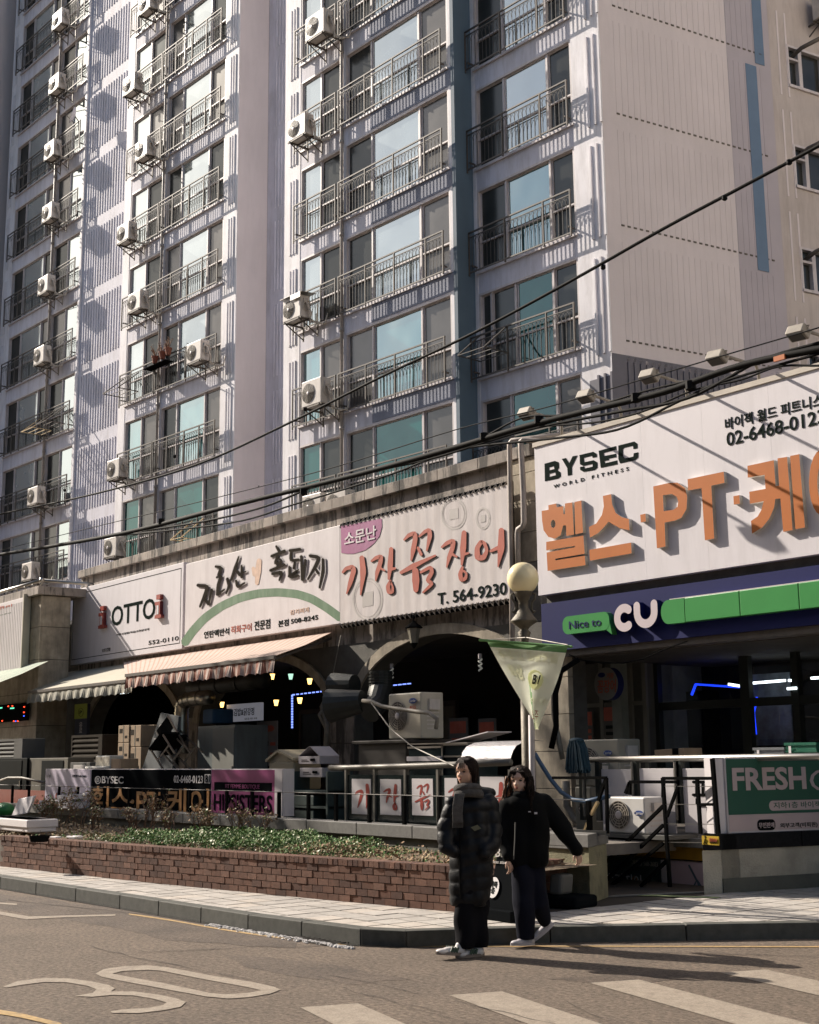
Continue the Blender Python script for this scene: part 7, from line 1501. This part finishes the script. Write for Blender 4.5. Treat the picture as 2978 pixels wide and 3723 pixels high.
def hand(c,d,side,s=1.,curl=.5,pal=None):
    """parts of a hand: palm at c pointing along d, side = thumb direction"""
    d=Vector(d).normalized(); sd=Vector(side); sd=(sd-d*sd.dot(d)).normalized(); n=d.cross(sd); ps=[('c',c-sd*.018*s,.016*s,c+d*.06*s-sd*.022*s,.014*s),('c',c+sd*.012*s,.017*s,c+d*.06*s+sd*.02*s,.014*s),('c',c,.017*s,c+d*.06*s,.015*s)]
    for k,(o,L) in enumerate(((.027,.066),(.009,.075),(-.009,.07),(-.026,.055))):
        a=c+d*.062*s+sd*o*s; b=a+(d*math.cos(curl*.6)+n*math.sin(curl*.6))*L*.45*s; e=b+(d*math.cos(curl*1.4)+n*math.sin(curl*1.4))*L*.32*s; g=e+(d*math.cos(curl*2.1)+n*math.sin(curl*2.1))*L*.25*s
        ps+=[('c',a,.0095*s,b,.0088*s),('c',b,.0088*s,e,.008*s),('c',e,.008*s,g,.007*s)]
    a=c+sd*.02*s; b=a+(d*.6+sd*.75).normalized()*.04*s; e=b+(d*.9+sd*.3+n*.2).normalized()*.032*s; ps+=[('c',a,.013*s,b,.011*s),('c',b,.0105*s,e,.009*s)]
    return ps
def shoe(root,heel,toe_dir,L,mat,stripes=False,pitch=0.):
    d=Vector(toe_dir); d.z=0; d.normalize(); s=d.cross(ZV); Rp=Matrix((d,s,ZV)).transposed()@Matrix.Rotation(pitch,3,'Y'); T=lambda x,y,z: heel+Rp@Vector((x*L,y*L,z*L))
    parts=[('e',T(.2,0,.13),(.2*L,.15*L,.15*L),Rp),('e',T(.5,0,.12),(.3*L,.165*L,.12*L),Rp),('e',T(.78,0,.09),(.22*L,.17*L,.09*L),Rp),('e',T(.2,0,.26),(.14*L,.13*L,.14*L),Rp)]
    me=remesh(parts,.008,3); mk('shoe_upper',me,mat,root)
    sl=MB(); n=20; o=[T(.5+.52*math.cos(2*math.pi*i/n),(.17+.01*math.cos(2*math.pi*i/n))*math.sin(2*math.pi*i/n),0) for i in range(n)]; u=[p+Rp@Vector((0,0,.09*L)) for p in o]
    sl.poly(o[::-1]); sl.poly(u)
    for i in range(n): sl.quad(o[i],o[(i+1)%n],u[(i+1)%n],u[i])
    obj('shoe_sole',sl,mat if not stripes else SOLE,root)
    if stripes:
        m=MB()
        for k in range(3):
            for sy in (-1,1): a=T(.40+k*.09,sy*.172,.10); b=T(.33+k*.09,sy*.150,.24); m.bar(a,b,.02*L,.09*L)
        obj('shoe_stripe',m,M('shoe_green_stripe',(.04,.07,.05),.5,var=0),root)
def Q(px,py,base,off=0.):   # point seen at a pixel, on the upright plane through base facing the viewer, off metres nearer
    r=ray(px,py); d=CF.dot(base-CAM)-off; return CAM+r*(d/r.dot(CF))
# ---- first woman: long padded coat
B1=G(1712,3478,0.); B1=Vector((B1.x,B1.y,0)); w1=empty('person','woman in a long black padded coat and grey scarf stepping off the kerb','person',B1,'two women crossing the road')
q=lambda px,py,off=0.: Q(px,py,B1,off)
hc=q(1694,2806,.02); face1=(-CR_*.62-CF*.78); hh=(q(1694,2758).z-q(1694,2852).z)*1.1
bodyme,P1_,R31=head(w1,hc,face1,hh,SKIN)
legs=[('c',q(1697,3180,.02),.09,q(1693,3320,.03),.06),('c',q(1693,3320,.03),.058,q(1672,3455,.05),.04),('c',q(1735,3180,-.02),.09,q(1735,3320,-.02),.06),('c',q(1735,3320,-.02),.058,q(1738,3455,-.03),.04),('c',q(1716,2960),.08,q(1714,3180),.08),('c',hc-ZV*.1,.05,q(1714,2950),.06)]
# continuous body: legs + torso + neck, joined with the head mesh
me=remesh(legs,.02,4); mk('body',me,SKIN,w1); mk('head',bodyme,SKIN,w1)
# coat
sh=q(1712,2905); coat=[('e',q(1712,2935,.0),(.19,.13,.10),Matrix.Rotation(math.atan2(CR_.y,CR_.x),3,'Z')),('c',q(1698,2950),.12,q(1700,3060),.145),('c',q(1730,2950),.12,q(1733,3060),.145),('c',q(1700,3060),.145,q(1697,3190),.145),('c',q(1733,3060),.145,q(1728,3190),.145),('c',q(1697,3190),.145,q(1694,3262),.135),('c',q(1728,3190),.145,q(1722,3262),.13),
 ('c',q(1648,2925,.05),.07,q(1622,3010,.08),.07),('c',q(1622,3010,.08),.07,q(1622,3075,.14),.062),('c',q(1622,3075,.14),.06,q(1648,3098,.16),.05),
 ('c',q(1776,2925,-.02),.085,q(1794,3020,-.0),.075),('c',q(1794,3020,0),.075,q(1785,3080,.08),.068),('c',q(1785,3080,.08),.066,q(1760,3100,.14),.052),
 ('e',q(1742,2885,-.12),(.14,.09,.06),Matrix.Rotation(math.atan2(CR_.y,CR_.x),3,'Z'))]
hem=q(1708,3292).z
def coatfn(co,n):
    co=puffy(.105,.013,hem)(co,n)
    if co.z<hem: co.z=hem+(co.z-hem)*.15
    return co
mk('padded_coat',remesh(coat,.014,5,coatfn),PUFF,w1)
obj('coat_zip',MB().tube([q(1675,2955,.14),q(1672,3060,.155),q(1672,3200,.15),q(1676,3270,.14)],.007,5),BLACKM,w1)
obj('arm_patch',MB().hexa(q(1712,3008,.165),CR_*.055+ZV*.02,ZV*-.03+CR_*.03,-CF*.006),M('olive_patch',(.11,.11,.07),.8,var=.2),w1)
# scarf
sc_=[];n=20
for i in range(n+1): a=2*math.pi*i/n; sc_.append(hc-ZV*(.142+.02*math.sin(a))+CR_*.088*math.cos(a)+CF*.09*math.sin(a)+CR_*.012)
m=MB(); m.tube(sc_,.034,10,False); m.tube([p-ZV*.045+CR_*.008 for p in sc_],.040,10,False)
obj('scarf',m,SCARF,w1,smooth=True); m=MB()
P_=[q(1670,2885,.15),q(1664,2925,.185),q(1662,2960,.19),q(1664,2990,.185)]
for i in range(3): a,b=P_[i],P_[i+1]; m.hexa(a-CR_*.04,CR_*.085,(b-a)*1.02,-CF*.028)
for i in range(10): p=P_[3]-CR_*.04+CR_*.009*i; m.bar(p,p-ZV*.045,.006)
obj('scarf_end',m,SCARF,w1,bevel=.008)
# trousers
def trousers(root,segs,mat,hemz=-9):
    def f(co,n):
        co=folds(.006)(co,n)
        if co.z<hemz: co.z=hemz+(co.z-hemz)*.1
        return co
    mk('trousers',remesh(segs,.014,4,f),mat,root)
trousers(w1,[('c',q(1700,3230,.02),.12,q(1698,3300,.03),.105),('c',q(1698,3300,.03),.105,q(1692,3425,.05),.088),('c',q(1728,3230,-.02),.12,q(1733,3300,-.02),.105),('c',q(1733,3300,-.02),.105,q(1736,3432,-.03),.09)],PANT,.075)
toe=(-CR_*.85-CF*.45)
shoe(w1,Vector((*q(1690,3470,.06).xy,.018)),toe-CF*.0,.27,SHOE,True,-.10); shoe(w1,Vector((*q(1760,3470,-.02).xy,.004)),toe,.265,SHOE,True)
# hair: bob with parting
def hairshell(root,P,R3,h,mat,length,wid=1.,back=0.):
    parts=[('e',P(0,-.10,.14),(.41*h*wid,.42*h,.42*h),R3),('e',P(0,-.24,-.1),(.36*h*wid,.27*h,.42*h),R3)]
    for sx in (-1,1):
        parts+=[('c',P(sx*.33*wid,-.04,.12),.10*h,P(sx*.36*wid,-.05,-.2),.08*h),('c',P(sx*.36*wid,-.05,-.2),.08*h,P(sx*.36*wid,-.04,-length),.055*h),('c',P(sx*.1,.26,.39),.045*h,P(sx*.32*wid,.16,.14),.04*h)]
    for sx in (-1,1): parts.append(('c',P(sx*.2*wid,.0,.36),.16*h,P(sx*.34*wid,-.02,.0),.12*h))
    parts.append(('c',P(0,-.28,.0),.22*h,P(0,-.28,-length),.2*h))
    def f(co,n):
        l=R3.transposed()@(co-P(0,0,0))/h
        a=math.atan2(l.x,l.y); return co+n*(.010*math.sin(a*34+l.z*3)*h*1.2)
    mk('hair',remesh(parts,.009,9,f),mat,root)
hairshell(w1,P1_,R31,hh,HAIRB,.46)
fr=MB()
for i in range(13): x=-.2+.4*i/12; fr.tube([P1_(x*.5,.25,.44),P1_(x,.375,.3),P1_(x*1.15,.385,.13+.03*math.sin(i*2.3))],.010*hh,4)
obj('fringe',fr,HAIRB,w1)
# ---- second woman: short black jacket, long hair
B2=G(1925,3440,0.); B2=Vector((B2.x,B2.y,0)); w2=empty('person','woman with long wavy brown hair, black jacket and arm swung back, walking behind','person',B2,'two women crossing the road')
q=lambda px,py,off=0.: Q(px,py,B2,off)
hc2=q(1890,2838,.02); face2=(-CR_*.42-CF*.9); hh2=(q(1890,2790).z-q(1890,2884).z)*1.08
bm_,P2_,R32=head(w2,hc2,face2,hh2,SKIN2)
torso=[('c',hc2-ZV*.1,.045,q(1912,2945),.05),('c',q(1912,2950),.07,q(1912,3130),.07),('c',q(1898,3140,.0),.06,q(1903,3290,.08),.05),('c',q(1903,3290,.08),.055,q(1915,3400,.05),.035),('c',q(1932,3140,-.03),.06,q(1955,3290,-.03),.05),('c',q(1955,3290,-.03),.055,q(1982,3345,-.16),.035),
  ('c',q(1985,2930,-.05),.05,q(2055,3020,-.05),.042),('c',q(2055,3020,-.05),.04,q(2098,3098,-.03),.028),('c',q(1842,2935,0),.05,q(1826,3040,.0),.042),('c',q(1826,3040,.0),.038,q(1848,3120,.1),.028)]
mk('body',remesh(torso+hand(q(2100,3100,-.03),CR_*.25-ZV,-CR_-CF*.6,.95,.7)+hand(q(1851,3128,.1),CR_*.25-ZV,-CR_-CF,.95,.6),.008,1),SKIN2,w2); mk('head',bm_,SKIN2,w2)
jk=[('e',q(1912,2925),(.20,.14,.12),Matrix.Rotation(math.atan2(CR_.y,CR_.x),3,'Z')),('c',q(1890,2935),.13,q(1890,3050),.14),('c',q(1935,2935),.13,q(1940,3050),.14),('c',q(1890,3050),.14,q(1888,3112),.138),('c',q(1940,3050),.14,q(1942,3112),.138),
 ('c',q(1978,2925,-.04),.095,q(2050,3015,-.05),.08),('c',q(2050,3015,-.05),.08,q(2094,3088,-.03),.058),('c',q(1850,2930,0),.09,q(1826,3030,0),.075),('c',q(1826,3030,0),.075,q(1845,3108,.1),.055)]
hem2=q(1900,3152).z
def jf(co,n):
    co=folds(.006)(co,n)
    if co.z<hem2: co.z=hem2+(co.z-hem2)*.1
    return co
mk('jacket',remesh(jk,.014,5,jf),COTT,w2); obj('chest_logo',MB().hexa(q(1921,2953,.185),CR_*.022,ZV*.008,-CF*.004).hexa(q(1943,2960,.18),CR_*.025,ZV*.016,-CF*.004),SIGNW2,w2)
obj('jacket_zip',MB().tube([q(1874,2990,.17),q(1872,3060,.175),q(1868,3125,.17)],.006,5),GRYM,w2)
obj('collar',MB().lathe(hc2-ZV*.175+CR_*.01,[(.10,0),(.095,.06),(.085,.085),(.075,.06)],20),COTT,w2,smooth=True)
trousers(w2,[('c',q(1897,3110,.0),.10,q(1903,3280,.07),.095),('c',q(1903,3280,.07),.095,q(1912,3405,.06),.078),('c',q(1934,3110,-.03),.10,q(1955,3280,-.02),.092),('c',q(1955,3280,-.02),.092,q(1978,3345,-.15),.06)],NAVYP,.07)
toe2=(-CR_*.8-CF*.55)
shoe(w2,Vector((*q(1942,3436,.02).xy,.012)),toe2,.25,SHOEG,False,-.06); shoe(w2,q(2014,3362,-.2)-ZV*.0,(-CR_*.9-CF*.2),.25,SHOEG,False,.62)
def longhair(root,P,R3,h):
    hairshell(root,P,R3,h,HAIRB,.5,1.03)
    m=MB(); r=random.Random(3); t=MB()
    for side,n,mat in ((1,42,1),(-1,40,0)):
        for i in range(n):
            x=side*r.uniform(.22,.46); y=r.uniform(-.2,.2); L=r.uniform(.95,1.35); ph=r.uniform(0,6); pts=[]; rs=[]
            for k in range(9): s=k/8; pts.append(P(x*(1+.25*s)+.035*math.sin(s*9+ph)+ (side*.05*s),y+.16*s+.03*math.cos(s*8+ph),.15-L*s)); rs.append((.032-.018*s)*h)
            (t if mat and r.random()<.62 else m).tube(pts,rs,5)
    obj('hair_locks',m,HAIRB,root,smooth=True); obj('hair_tips',t,HAIRT,root,smooth=True)
longhair(w2,P2_,R32,hh2)
fr=MB()
for i in range(9): x=.02+.3*i/8; fr.tube([P2_(.04,.16,.44),P2_(x*.8,.33,.33),P2_(x*1.05,.36,.1)],.016*hh2,4); fr.tube([P2_(-.02,.16,.44),P2_(-x*.9,.31,.32),P2_(-x*1.15,.28,.1)],.016*hh2,4)
obj('fringe',fr,HAIRB,w2)
